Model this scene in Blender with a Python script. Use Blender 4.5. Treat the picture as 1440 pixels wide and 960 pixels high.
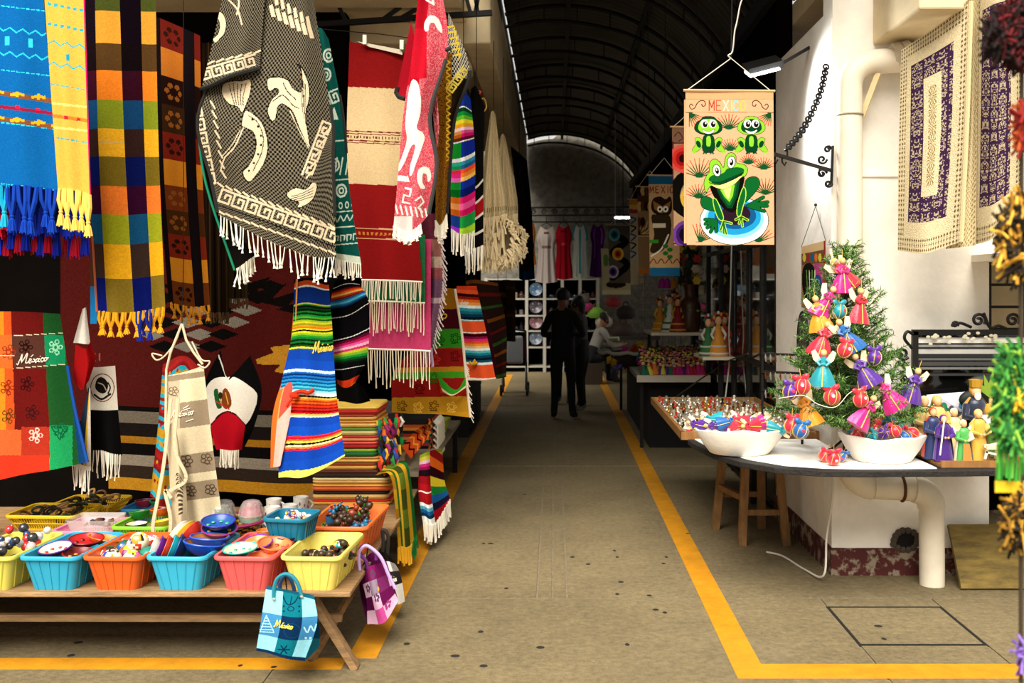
import bpy,bmesh,math,random
import numpy as np
from mathutils import Vector,Matrix
for _o in list(bpy.data.objects):
 bpy.data.objects.remove(_o)
SC=bpy.context.scene
COL=SC.collection
PI=math.pi
rnd=random.Random(7)
# ------------------------------------------------------------------ camera
EYE=1.65
FPX=1400.0
CX,CY=780.0,405.0
cam_d=bpy.data.cameras.new('camera')
cam=bpy.data.objects.new('camera',cam_d)
COL.objects.link(cam)
cam.location=(0,0,EYE)
cam.rotation_euler=(PI/2,0,0)
cam_d.sensor_width=36.0
cam_d.lens=35.0
cam_d.shift_x=-(CX-720)/1440
cam_d.shift_y=-(480-CY)/1440
cam_d.clip_end=200
cam_d.dof.use_dof=True
cam_d.dof.focus_distance=5.2
cam_d.dof.aperture_fstop=4.5
SC.camera=cam
# ------------------------------------------------------------------ sky, sun, exposure
world=bpy.data.worlds.new('overcast_sky')
SC.world=world
world.use_nodes=True
wn=world.node_tree.nodes
bg=wn['Background']
bg.inputs['Color'].default_value=(1.0,0.965,0.90,1)
bg.inputs['Strength'].default_value=.7
sun_d=bpy.data.lights.new('sun','SUN')
sun=bpy.data.objects.new('sun',sun_d)
COL.objects.link(sun)
sun_d.energy=7.2
sun_d.angle=math.radians(45)
sun_d.color=(1.0,0.95,0.86)
sun.rotation_euler=(math.radians(41),0,math.radians(-12))
sun.location=(0,-3,8)
SC.view_settings.view_transform='Standard'
SC.view_settings.look='None'
SC.view_settings.exposure=0.16
SC.view_settings.gamma=1.0
SC.view_settings.use_curve_mapping=False
# ------------------------------------------------------------------ helpers
def W(px,py,d):
 return Vector(((px-CX)/FPX*d,d,EYE-(py-CY)/FPX*d))
def gpx(px,py,z=0.0):
 """ground-like point: where the ray through a pixel meets height z"""
 d=(EYE-z)*FPX/(py-CY)
 return W(px,py,d)
def hx(s):
 s=s.lstrip('#')
 v=[int(s[i:i+2],16)/255 for i in (0,2,4)]
 return tuple(((c+0.055)/1.055)**2.4 if c>0.04045 else c/12.92 for c in v)
MATS={}
def mat(key,color=None,rough=0.7,metal=0.0,bump=0.0,bscale=60.0,var=0.0,vscale=6.0,emit=None,estr=0.0,
  spec=0.5,trans=0.0,attr=None,sheen=0.0,ior=1.45,alpha=1.0,stretch=None):
 if key in MATS:
  return MATS[key]
 m=bpy.data.materials.new(key)
 m.use_nodes=True
 nt=m.node_tree
 b=nt.nodes['Principled BSDF']
 b.inputs['Roughness'].default_value=rough
 b.inputs['Metallic'].default_value=metal
 b.inputs['Specular IOR Level'].default_value=spec
 b.inputs['IOR'].default_value=ior
 b.inputs['Alpha'].default_value=alpha
 if trans:
  b.inputs['Transmission Weight'].default_value=trans
 if sheen:
  b.inputs['Sheen Weight'].default_value=sheen
 tc=nt.nodes.new('ShaderNodeTexCoord')
 src=tc.outputs['Object']
 if stretch:
  mp=nt.nodes.new('ShaderNodeMapping')
  mp.inputs['Scale'].default_value=stretch
  nt.links.new(src,mp.inputs['Vector'])
  src=mp.outputs['Vector']
 csock=None
 if attr:
  a=nt.nodes.new('ShaderNodeAttribute')
  a.attribute_name=attr
  csock=a.outputs['Color']
 elif color is not None:
  col=hx(color) if isinstance(color,str) else color
  b.inputs['Base Color'].default_value=(*col,1)
  if var:
   r=nt.nodes.new('ShaderNodeRGB')
   r.outputs[0].default_value=(*col,1)
   csock=r.outputs[0]
 if csock is not None:
  if var:
   n=nt.nodes.new('ShaderNodeTexNoise')
   n.inputs['Scale'].default_value=vscale
   n.inputs['Detail'].default_value=6
   n.inputs['Roughness'].default_value=0.65
   nt.links.new(src,n.inputs['Vector'])
   mr=nt.nodes.new('ShaderNodeMapRange')
   mr.inputs['From Min'].default_value=0.3
   mr.inputs['From Max'].default_value=0.7
   mr.inputs['To Min'].default_value=1-var
   mr.inputs['To Max'].default_value=1+var*0.6
   nt.links.new(n.outputs['Fac'],mr.inputs['Value'])
   mul=nt.nodes.new('ShaderNodeVectorMath')
   mul.operation='SCALE'
   nt.links.new(csock,mul.inputs[0])
   nt.links.new(mr.outputs['Result'],mul.inputs['Scale'])
   csock=mul.outputs['Vector']
  nt.links.new(csock,b.inputs['Base Color'])
 if bump:
  n2=nt.nodes.new('ShaderNodeTexNoise')
  n2.inputs['Scale'].default_value=bscale
  n2.inputs['Detail'].default_value=4
  nt.links.new(src,n2.inputs['Vector'])
  bp=nt.nodes.new('ShaderNodeBump')
  bp.inputs['Strength'].default_value=bump
  bp.inputs['Distance'].default_value=0.01
  nt.links.new(n2.outputs['Fac'],bp.inputs['Height'])
  nt.links.new(bp.outputs['Normal'],b.inputs['Normal'])
 if emit:
  e=hx(emit) if isinstance(emit,str) else emit
  b.inputs['Emission Color'].default_value=(*e,1)
  b.inputs['Emission Strength'].default_value=estr
 MATS[key]=m
 return m
def plain(color,rough=0.75):
 return mat('plain_%s_%d' %(color.lstrip('#'),rough*100),color,rough,var=0.06,vscale=30)
def yarn(color):
 return mat('yarn_' +color.lstrip('#'),color,0.95,bump=0.3,bscale=400,spec=.1)
CLOTH=mat('woven_cloth',attr='col',rough=0.92,bump=0.35,bscale=350,var=0.10,vscale=90,spec=0)
PAINTED=mat('painted_surface',attr='col',rough=0.35,spec=0.5)
CANVASM=mat('painted_canvas',attr='col',rough=0.9,bump=0.25,bscale=500,var=0.05,vscale=40,spec=0)
LACE=mat('crochet_lace',attr='col',rough=0.95,bump=0.6,bscale=160,var=0.12,vscale=60,spec=0.1)
def link(o,parent=None,world=True):
 COL.objects.link(o)
 if parent is not None:
  o.parent=parent
  if world:
   o.matrix_parent_inverse=parent_matrix(parent).inverted()
 return o
def parent_matrix(p):
 m=p.matrix_basis.copy()
 while p.parent is not None:
  m=p.matrix_parent_inverse @ m
  p=p.parent
  m=p.matrix_basis @ m
 return m
def tag(o,label=None,cat=None,group=None,kind=None):
 if label:
  o['label']=label
 if cat:
  o['category']=cat
 if group:
  o['group']=group
 if kind:
  o['kind']=kind
 return o
def thing(name,label,cat,loc=(0,0,0),rotz=0.0,group=None):
 o=bpy.data.objects.new(name,None)
 o.empty_display_size=0.05
 COL.objects.link(o)
 o.location=loc
 o.rotation_euler=(0,0,rotz)
 return tag(o,label,cat,group)
def copy_tree(root,loc=None,rotz=None,scale=None,label=None,group=None,parent=None,rot=None):
 r=root.copy()
 COL.objects.link(r)
 if parent is not None:
  r.parent=parent
 if loc is not None:
  r.location=loc
 if rotz is not None:
  r.rotation_euler=(r.rotation_euler[0],r.rotation_euler[1],rotz)
 if rot is not None:
  r.rotation_euler=rot
 if scale is not None:
  r.scale=(scale,)*3 if not hasattr(scale,'__len__') else scale
 if label:
  r['label']=label
 if group:
  r['group']=group
 for ch in list(root.children):
  copy_tree(ch,parent=r)
 return r
def recolor(root,mapping):
 """give the copied parts their own material: part base name -> material (object-linked slot)"""
 for ch in [root]+list(root.children):
  k=ch.name.split('.')[0]
  if k in mapping and ch.type=='MESH' and ch.material_slots:
   ch.material_slots[0].link='OBJECT'
   ch.material_slots[0].material=mapping[k]
 return root
class MB:
 """collects shapes into one mesh"""
 def __init__(self):
  self.v,self.f,self.m,self.c=[],[],[],[]
  self.mi=0
  self.col=None
 def _add(self,vs,fs):
  o=len(self.v)
  self.v+=[tuple(p) for p in vs]
  for f in fs:
   self.f.append(tuple(i+o for i in f))
   self.m.append(self.mi)
   self.c.append(self.col)
 def box(self,c,s,rot=None):
  hxs=[k/2 for k in s]
  vs=[Vector((x*hxs[0],y*hxs[1],z*hxs[2])) for x in (-1,1) for y in (-1,1) for z in (-1,1)]
  if rot is not None:
   R=rot if isinstance(rot,Matrix) else Matrix.Rotation(rot,3,'Z')
   vs=[R @ p for p in vs]
  c=Vector(c)
  self._add([p+c for p in vs],[(0,1,3,2),(4,6,7,5),(0,4,5,1),(2,3,7,6),(0,2,6,4),(1,5,7,3)])
  return self
 def lohi(self,a,b):
  return self.box([(p+q)/2 for p,q in zip(a,b)],[abs(q-p) for p,q in zip(a,b)])
 def bar(self,p,q,w,h=None,up=(0,0,1)):
  h=h or w
  p,q=Vector(p),Vector(q)
  d=q-p
  L=d.length
  d.normalize()
  u=Vector(up)
  s=d.cross(u)
  if s.length<1e-4:
   s=d.cross(Vector((1,0,0)))
  s.normalize()
  u=s.cross(d)
  R=Matrix((s,d,u)).transposed()
  return self.box((p+q)/2,(w,L,h),R)
 def tube(self,pts,r,n=6,closed=False,caps=True):
  pts=[Vector(p) for p in pts]
  N=len(pts)
  rs=r if hasattr(r,'__len__') else [r]*N
  vs,fs=[],[]
  ref=None
  for i,p in enumerate(pts):
   a=pts[i-1] if (i>0 or closed) else p
   b=pts[(i+1)%N] if (i<N-1 or closed) else p
   t=b-a
   if t.length<1e-9:
    t=Vector((0,0,1))
   t.normalize()
   if ref is None:
    ref=t.cross(Vector((0,0,1)))
    if ref.length<1e-3:
     ref=t.cross(Vector((1,0,0)))
   ref=ref-t*ref.dot(t)
   if ref.length<1e-6:
    ref=t.orthogonal()
   ref.normalize()
   bi=t.cross(ref)
   for k in range(n):
    a2=2*PI*k/n
    vs.append(p+(ref*math.cos(a2)+bi*math.sin(a2))*rs[i])
  M=N if closed else N-1
  for i in range(M):
   j=(i+1)%N
   for k in range(n):
    k2=(k+1)%n
    fs.append((i*n+k,i*n+k2,j*n+k2,j*n+k))
  if caps and not closed:
   fs.append(tuple(range(n-1,-1,-1)))
   fs.append(tuple((N-1)*n+k for k in range(n)))
  self._add(vs,fs)
  return self
 def lathe(self,prof,c=(0,0,0),n=16,axis=None,sx=1,sy=1):
  c=Vector(c)
  vs,fs=[],[]
  for (r,z) in prof:
   for k in range(n):
    a=2*PI*k/n
    p=Vector((r*math.cos(a)*sx,r*math.sin(a)*sy,z))
    if axis is not None:
     p=axis @ p
    vs.append(p+c)
  for i in range(len(prof)-1):
   for k in range(n):
    k2=(k+1)%n
    fs.append((i*n+k,i*n+k2,(i+1)*n+k2,(i+1)*n+k))
  if prof[0][0]>1e-5:
   fs.append(tuple(range(n-1,-1,-1)))
  self._add(vs,fs)
  return self
 def ball(self,c,r,n=10,m=6,s=(1,1,1),rot=None):
  prof=[(max(1e-6,math.sin(PI*i/m)),-math.cos(PI*i/m)) for i in range(m+1)]
  c=Vector(c)
  vs,fs=[],[]
  for (q,z) in prof:
   for k in range(n):
    a=2*PI*k/n
    p=Vector((q*math.cos(a)*r*s[0],q*math.sin(a)*r*s[1],z*r*s[2]))
    if rot is not None:
     p=rot @ p
    vs.append(p+c)
  for i in range(m):
   for k in range(n):
    k2=(k+1)%n
    fs.append((i*n+k,i*n+k2,(i+1)*n+k2,(i+1)*n+k))
  self._add(vs,fs)
  return self
 def prism(self,poly,off):
  """poly: world points (planar), extruded by vector off"""
  off=Vector(off)
  n=len(poly)
  vs=[Vector(p) for p in poly]+[Vector(p)+off for p in poly]
  fs=[tuple(range(n)),tuple(range(2*n-1,n-1,-1))]
  for i in range(n):
   j=(i+1)%n
   fs.append((i,i+n,j+n,j))
  self._add(vs,fs)
  return self
 def quad(self,a,b,c,d):
  self._add([a,b,c,d],[(0,1,2,3)])
  return self
 def tri(self,a,b,c):
  self._add([a,b,c],[(0,1,2)])
  return self
 def build(self,name,m=None,parent=None,smooth=False,world=True,bevel=0,mats=None):
  me=bpy.data.meshes.new(name)
  me.from_pydata(self.v,[],self.f)
  if mats:
   for k in mats:
    me.materials.append(k)
   me.polygons.foreach_set('material_index',self.m)
  elif m is not None:
   me.materials.append(m)
  if any(c is not None for c in self.c):
   at=me.attributes.new('col','FLOAT_COLOR','FACE')
   arr=np.ones((len(self.f),4),np.float32)
   for i,c in enumerate(self.c):
    if c is not None:
     arr[i,:3]=c
   at.data.foreach_set('color',arr.ravel())
  bm=bmesh.new()
  bm.from_mesh(me)
  bmesh.ops.recalc_face_normals(bm,faces=bm.faces)
  bm.to_mesh(me)
  bm.free()
  if smooth:
   me.polygons.foreach_set('use_smooth',[True]*len(me.polygons))
   try:
    me.set_sharp_from_angle(angle=math.radians(50))
   except Exception:
    pass
  me.update()
  o=bpy.data.objects.new(name,me)
  link(o,parent,world)
  if bevel:
   b=o.modifiers.new('bevel','BEVEL')
   b.width=bevel
   b.segments=2
   b.limit_method='ANGLE'
  return o
def hang(t,cl,z=3.5,u=.5):
 p=cl.at(u,0)
 MB().tube([p,(p.x,p.y,z)],.0025,4).build('hanger_cord',MATS['black_iron'],t)
def struct(name,mb,m,bevel=0,label=None,smooth=False):
 o=mb.build(name,m,bevel=bevel,smooth=smooth)
 o['kind']='structure'
 if label:
  o['label']=label
 return o
# ------------------------------------------------------------------ cloth and painting
def cr_matrix(n,t):
 """Catmull-Rom weights for n equally spaced controls at parameters t in 0..1"""
 t=np.asarray(t,float)
 M=np.zeros((len(t),n))
 if n==1:
  M[:,0]=1
  return M
 s=np.clip(t,0,1)*(n-1)
 k=np.minimum(s.astype(int),n-2)
 f=s-k
 if n==2:
  M[np.arange(len(t)),k]=1-f
  M[np.arange(len(t)),k+1]=f
  return M
 w=[-.5*f+f**2-.5*f**3,1-2.5*f**2+1.5*f**3,.5*f+2*f**2-1.5*f**3,-.5*f**2+.5*f**3]
 for j in range(4):
  idx=k+j-1
  for i in range(len(t)):
   q=idx[i]
   if q<0:
    M[i,0]+=2*w[j][i]
    M[i,1]-=w[j][i]
   elif q>n-1:
    M[i,n-1]+=2*w[j][i]
    M[i,n-2]-=w[j][i]
   else:
    M[i,q]+=w[j][i]
 return M
class Paint:
 """colours for a set of surface cells, addressed by 2D coordinates X, Y"""
 def __init__(self,X,Y,bg):
  self.X,self.Y=X,Y
  self.C=np.empty((len(X),3))
  self.C[:]=hx(bg)
 def put(self,mask,col):
  self.C[mask]=hx(col) if isinstance(col,str) else col
  return self
 def rect(self,x0,y0,x1,y1,col):
  return self.put((self.X>=x0)&(self.X<x1)&(self.Y>=y0)&(self.Y<y1),col)
 def ell(self,cx,cy,rx,ry,col,rot=0,inner=0.0):
  dx,dy=self.X-cx,self.Y-cy
  c,s=math.cos(rot),math.sin(rot)
  a,b=dx*c+dy*s,-dx*s+dy*c
  q=(a/rx)**2+(b/ry)**2
  return self.put((q<=1)&(q>=inner*inner),col)
 def inside(self,pts):
  xs=[p[0] for p in pts]
  ys=[p[1] for p in pts]
  idx=np.where((self.X>=min(xs))&(self.X<=max(xs))&(self.Y>=min(ys))&(self.Y<=max(ys)))[0]
  x,y=self.X[idx],self.Y[idx]
  ins=np.zeros(len(idx),bool)
  n=len(pts)
  for i in range(n):
   x0,y0=pts[i]
   x1,y1=pts[(i+1)%n]
   if y0==y1:
    continue
   c=(y0>y)!=(y1>y)
   ins ^= c&(x<(x1-x0)*(y-y0)/(y1-y0)+x0)
  m=np.zeros(len(self.X),bool)
  m[idx[ins]]=True
  return m
 def poly(self,pts,col,outline=None,w=1.0):
  self.put(self.inside(pts),col)
  if outline:
   self.line(list(pts)+[pts[0]],w,outline)
  return self
 def blob(self,pts,col,outline=None,w=1.0,k=6):
  return self.poly(smooth_loop(pts,k),col,outline,w)
 def line(self,pts,w,col):
  m=np.zeros(len(self.X),bool)
  for (x0,y0),(x1,y1) in zip(pts[:-1],pts[1:]):
   lo,hi=min(x0,x1)-w,max(x0,x1)+w
   l2,h2=min(y0,y1)-w,max(y0,y1)+w
   idx=np.where((self.X>=lo)&(self.X<=hi)&(self.Y>=l2)&(self.Y<=h2))[0]
   if not len(idx):
    continue
   dx,dy=x1-x0,y1-y0
   L=dx*dx+dy*dy or 1e-9
   t=np.clip(((self.X[idx]-x0)*dx+(self.Y[idx]-y0)*dy)/L,0,1)
   d=np.hypot(self.X[idx]-x0-t*dx,self.Y[idx]-y0-t*dy)
   m[idx[d<=w/2]]=True
  return self.put(m,col)
 def curve(self,pts,w,col,k=6):
  return self.line(smooth_line(pts,k),w,col)
 def noise(self,amt,seed=1):
  r=np.random.RandomState(seed)
  self.C *= (1+amt*(r.rand(len(self.C),1)-.5)*2)
  return self
def smooth_line(pts,k=6):
 P=np.array(pts,float)
 t=np.linspace(0,1,(len(pts)-1)*k+1)
 return [tuple(q) for q in cr_matrix(len(pts),t) @ P]
def smooth_loop(pts,k=6):
 P=list(pts)
 Q=P[-2:]+P+P[:3]
 S=smooth_line(Q,k)
 return S[2*k:(2+len(P))*k]
def bands(P,key,seq):
 """seq: list of (end_fraction, colour) along coordinate array key"""
 last=-1e9
 for e,c in seq:
  P.put((key>=last)&(key<e),c)
  last=e
 return P
class Cloth:
 def __init__(self,rows,folds=(),pix=True):
  self.ctrl=np.array([[tuple(W(*p)) if pix else tuple(p) for p in r] for r in rows],float)
  self.folds=folds
  self._g=None
 def grid(self,us,vs,off=0.0):
  Mu,Mv=cr_matrix(self.ctrl.shape[1],us),cr_matrix(self.ctrl.shape[0],vs)
  S=np.einsum('ai,bj,ijk->abk',Mv,Mu,self.ctrl)
  U,V=np.meshgrid(us,vs)
  for f in self.folds:
   fr,amp,ph=f[:3]
   w0,w1=(f[3],f[4]) if len(f)>4 else (0.3,0.7)
   sk=f[5] if len(f)>5 else 0.0
   S[...,1]+=amp*np.sin(2*PI*(fr*U+ph+sk*V))*(w0+w1*V)
  S[...,1]-=off
  return S
 def at(self,u,v,off=0.0):
  return Vector(self.grid(np.array([u]),np.array([v]),off)[0,0])
 def inv(self,px,py):
  if self._g is None:
   us=np.linspace(0,1,161)
   S=self.grid(us,us)
   self._g=(us,CX+FPX*S[...,0]/S[...,1],CY-FPX*(S[...,2]-EYE)/S[...,1])
  us,A,B=self._g
  k=np.argmin((A-px)**2+(B-py)**2)
  j,i=divmod(int(k),161)
  return us[i],us[j]
 def paint(self,nu,nv,bg,mode='uv'):
  us,vs=np.linspace(0,1,nu+1),np.linspace(0,1,nv+1)
  self.nu,self.nv=nu,nv
  S=self.grid(us,vs)
  self.S=S
  uc,vc=(us[1:]+us[:-1])/2,(vs[1:]+vs[:-1])/2
  U,V=np.meshgrid(uc,vc)
  if mode=='px':
   T=self.grid(uc,vc)
   X=CX+FPX*T[...,0]/T[...,1]
   Y=CY-FPX*(T[...,2]-EYE)/T[...,1]
   p=Paint(X.ravel(),Y.ravel(),bg)
  else:
   p=Paint(U.ravel(),V.ravel(),bg)
  p.U,p.V=U.ravel(),V.ravel()
  return p
 def build(self,name,P,m=None,parent=None,keep=None,thick=0.0):
  nu,nv=self.nu,self.nv
  verts=self.S.reshape(-1,3)
  j,i=np.meshgrid(np.arange(nv),np.arange(nu),indexing='ij')
  a=(j*(nu+1)+i).ravel()
  F=np.stack([a,a+nu+1,a+nu+2,a+1],1)
  C=P.C
  if keep is not None:
   F,C=F[keep],C[keep]
  me=bpy.data.meshes.new(name)
  me.vertices.add(len(verts))
  me.vertices.foreach_set('co',verts.ravel().astype(np.float32))
  n=len(F)
  me.loops.add(n*4)
  me.loops.foreach_set('vertex_index',F.ravel().astype(np.int32))
  me.polygons.add(n)
  me.polygons.foreach_set('loop_start',np.arange(0,n*4,4,dtype=np.int32))
  me.polygons.foreach_set('use_smooth',np.ones(n,bool))
  me.update(calc_edges=True)
  at=me.attributes.new('col','FLOAT_COLOR','FACE')
  arr=np.ones((n,4),np.float32)
  arr[:,:3]=np.clip(C,0,1)
  at.data.foreach_set('color',arr.ravel())
  me.materials.append(m or CLOTH)
  me.validate()
  if keep is not None:
   bm=bmesh.new()
   bm.from_mesh(me)
   bmesh.ops.delete(bm,geom=[q for q in bm.verts if not q.link_faces],context='VERTS')
   bm.to_mesh(me)
   bm.free()
  o=bpy.data.objects.new(name,me)
  link(o,parent)
  if thick:
   s=o.modifiers.new('thickness','SOLIDIFY')
   s.thickness=thick
   s.offset=0
  return o
 def strokes(self,name,polys,r,m,parent,pix=False,n=4,off=0.002):
  b=MB()
  for pl in polys:
   q=[self.inv(*p) for p in pl] if pix else pl
   b.tube([self.at(u,v,off) for u,v in q],r,n)
  return b.build(name,m,parent)
 def edge(self,name,pts,r,m,parent,n=6,off=0.0,k=5):
  """tube along a uv path"""
  q=smooth_line(pts,k) if len(pts)>2 else [tuple(np.array(pts[0])*(1-t)+np.array(pts[1])*t) for t in np.linspace(0,1,14)]
  return MB().tube([self.at(u,v,off) for u,v in q],r,n).build(name,m,parent,smooth=True)
 def fringe(self,name,n,L,r,m,parent,u0=0.01,u1=0.99,v=1.0,knot=0.0,seed=1,side=None,splay=0.01,off=0.0):
  rr=random.Random(seed)
  b=MB()
  for i in range(n):
   t=u0+(u1-u0)*(i+0.5+rr.uniform(-.3,.3))/n
   p=self.at(t,v,off) if side is None else self.at(side,t,off)
   l=L*rr.uniform(0.8,1.15)
   dx,dy=rr.uniform(-1,1)*splay,rr.uniform(-1,1)*splay
   if side is not None:
    dx+=(0.5 if side>.5 else -0.5)*l
   pts=[p+Vector((0,0,.004)),p+Vector((dx*.4,dy*.4,-l*.45)),p+Vector((dx*.8+rr.uniform(-.003,.003),dy,-l*.8)),p+Vector((dx,dy,-l))]
   rs=[r,r*.9,r*.9,r*1.1]
   if knot:
    pts=[pts[0],pts[1],pts[2],pts[2]+Vector((0,0,-.006)),pts[3]]
    rs=[r,r*.9,knot,r,knot*1.25]
   b.tube(pts,rs,4)
  o=b.build(name,m,parent)
  o['kind']='stuff'
  return o
def rows_rect(px0,py0,px1,py1,d,d2=None,skew=0):
 d2=d if d2 is None else d2
 return [[(px0,py0,d),(px1,py0,d2)],[(px0+skew,py1,d),(px1+skew,py1,d2)]]
MEX=[
 [(-.1,.12),(.1,0),(.33,1.15),(.42,1.35),(.5,.1),(.92,1.28),(1.02,1.35),(1.0,.1),(1.15,0),(1.3,.15)],
 [(1.3,.15),(1.6,.35),(1.6,.55),(1.45,.62),(1.35,.35),(1.45,.05),(1.65,.05),(1.85,.25)],[(1.55,.85),(1.78,1.1)],
 [(1.85,.5),(2.0,.55),(2.2,.05),(2.35,.1)],[(2.42,.58),(2.2,.35),(1.9,0)],
 [(2.4,.1),(2.58,.58),(2.55,.1),(2.72,.1)],[(2.64,.82),(2.7,.88)],
 [(3.12,.5),(2.95,.6),(2.82,.3),(2.95,.03),(3.2,.14)],
 [(3.4,.58),(3.24,.45),(3.25,.15),(3.4,.02),(3.57,.2),(3.53,.45),(3.4,.58),(3.75,.52)]]
def mexico(x,y,w,h,slope=0.0,slant=0.15):
 """cursive word as polylines; x,y left end of the baseline, y grows downwards"""
 out=[]
 for pl in MEX:
  q=smooth_line(pl,3) if len(pl)>2 else pl
  out.append([(x+(a+slant*b)/3.9*w,y-b/1.35*h+slope*a/3.9*w) for a,b in q])
 return out
CAPS={'M':[[(0,0),(0,1),(.4,.3),(.8,1),(.8,0)]],'E':[[(.7,0),(0,0),(0,1),(.7,1)],[(0,.5),(.55,.5)]],
  'X':[[(0,0),(.8,1)],[(0,1),(.8,0)]],'I':[[(.2,0),(.2,1)]],
  'C':[[(.75,.82),(.5,1),(.2,.95),(0,.5),(.2,.05),(.5,0),(.75,.18)]],
  'O':[[(.4,1),(.1,.85),(0,.5),(.1,.15),(.4,0),(.7,.15),(.8,.5),(.7,.85),(.4,1)]]}
def greek_path(n):
 """meander for n units of width 1, height 1"""
 pts=[]
 for i in range(n):
  pts+=[(i,1),(i,0),(i+.75,0),(i+.75,.68),(i+.38,.68),(i+.38,.36),(i+.38,.68),(i+.75,.68),(i+.75,0),(i,0),(i,1),(i+1,1)]
 return pts
def greek(P,p0,p1,h,n,w,col):
 """meander from p0 to p1 with height h to the left-hand side"""
 dx,dy=(p1[0]-p0[0])/n,(p1[1]-p0[1])/n
 L=math.hypot(dx,dy)
 nx,ny=dy/L*h,-dx/L*h
 P.line([(p0[0]+a*dx+b*nx,p0[1]+a*dy+b*ny) for a,b in greek_path(n)],w,col)
SARAPE=['#0a2f8c','#0a2f8c','#0d3da8','#f2f2ea','#0f6a3c','#12843f','#7fb51e','#f0e335','#0b0b0b','#f5e63a','#9ac21f','#118040','#0a3a20']
# ------------------------------------------------------------------ the setting
CONC=mat('concrete_floor','#86765a',0.85,bump=0.5,bscale=45,var=0.5,vscale=3.2)
def speckle(m,col,big,fine):
 nt=m.node_tree
 tc=nt.nodes.new('ShaderNodeTexCoord')
 last=None
 for sc,amt,det in ((1.1,big,5),(28,fine,10),(190,fine*.8,3)):
  n=nt.nodes.new('ShaderNodeTexNoise')
  n.inputs['Scale'].default_value=sc
  n.inputs['Detail'].default_value=det
  n.inputs['Roughness'].default_value=.75
  nt.links.new(tc.outputs['Object'],n.inputs['Vector'])
  r=nt.nodes.new('ShaderNodeMapRange')
  r.inputs['From Min'].default_value,r.inputs['From Max'].default_value=.3,.7
  r.inputs['To Min'].default_value,r.inputs['To Max'].default_value=1-amt,1+amt*.7
  nt.links.new(n.outputs['Fac'],r.inputs['Value'])
  v=nt.nodes.new('ShaderNodeVectorMath')
  v.operation='SCALE'
  if last is None:
   v.inputs[0].default_value=hx(col)
  else:
   nt.links.new(last,v.inputs[0])
  nt.links.new(r.outputs['Result'],v.inputs['Scale'])
  last=v.outputs['Vector']
 nt.links.new(last,nt.nodes['Principled BSDF'].inputs['Base Color'])
speckle(CONC,'#7a6b4c',.26,.42)
CONC_D=mat('concrete_joint','#7c7058',0.95,var=.3,vscale=20)
GAP=mat('cover_gap','#15120e',1)
PLASTER=mat('white_plaster','#f0e8da',0.85,bump=0.3,bscale=18,var=0.16,vscale=2.6)
SOFFIT=mat('soffit_plaster','#d6c29a',0.9,bump=0.25,bscale=20,var=0.22,vscale=2.5)
ROUGHW=mat('rough_concrete','#6b665c',0.95,bump=0.8,bscale=30,var=0.5,vscale=8)
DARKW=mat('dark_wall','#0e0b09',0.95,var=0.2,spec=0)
YELLOW=mat('yellow_floor_paint','#c8860a',0.7,bump=0.25,bscale=60,var=0.22,vscale=9)
IRON=mat('black_iron','#14110f',0.55,metal=0.4)
STEEL=mat('dark_steel','#161412',0.7,metal=0.3)
SHEET=mat('corrugated_sheet','#3a362f',0.6,metal=0.5,var=0.3,vscale=3)
MAROON=mat('maroon_paint','#4a1712',0.8,bump=0.3,bscale=40,var=0.45,vscale=14)
_nt=MAROON.node_tree
_r=_nt.nodes.new('ShaderNodeValToRGB')
_r.color_ramp.elements[0].position,_r.color_ramp.elements[1].position=.50,.58
_r.color_ramp.elements[0].color=(*hx('#4a1712'),1)
_r.color_ramp.elements[1].color=(*hx('#8a7a66'),1)
_n=[q for q in _nt.nodes if q.type=='TEX_NOISE'][0]
_nt.links.new(_n.outputs['Fac'],_r.inputs['Fac'])
_nt.links.new(_r.outputs['Color'],_nt.nodes['Principled BSDF'].inputs['Base Color'])
PVC=mat('painted_pipe','#e2d6bf',0.55,var=0.10,vscale=7)
WOODW=mat('worn_wood','#b08a58',0.7,var=0.4,vscale=9,bump=0.3,bscale=40,stretch=(1,1,6))
b=MB().lohi((-7,-4,-0.3),(7,24,-0.006))
floor=struct('floor',b,CONC_D)
G=0.006
def slab(x0,y0,x1,y1):
 o=MB().lohi((x0+G,y0+2.5*G,-0.006),(x1-G,y1-2.5*G,0)).build('concrete_slab',CONC,floor)
 return o
xs1=[-7,-4.4,-1.217,1.797,4.6,7]
for a,c in zip(xs1[:-1],xs1[1:]):
 if a==1.797 or c==1.797:
  continue
 slab(a,-4,c,5.31)
# the slabs round the inspection cover
slab(-1.217,-4,1.41,5.31)
slab(1.41,-4,2.0,4.61)
slab(1.41,5.16,2.0,5.31)
slab(2.0,-4,4.6,5.31)
MB().lohi((1.41-.01,4.61-.012,-0.006),(2.0+.01,5.16+.012,-.003)).build('cover_gap',GAP,floor)
MB().lohi((1.41+.012,4.61+.016,-0.003),(2.0-.012,5.16-.016,0)).build('inspection_cover',CONC,floor,bevel=.004)
for (y0,y1) in ((5.31,9.24),(9.24,14.0),(14.0,18.5),(18.5,24)):
 xs=[-7,-3.6,-0.095,-0.012,0.065,2.6,7] if y0<9 else [-7,-3.6,0.0,2.6,7]
 for a,c in zip(xs[:-1],xs[1:]):
  slab(a,y0,c,y1)
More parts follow.
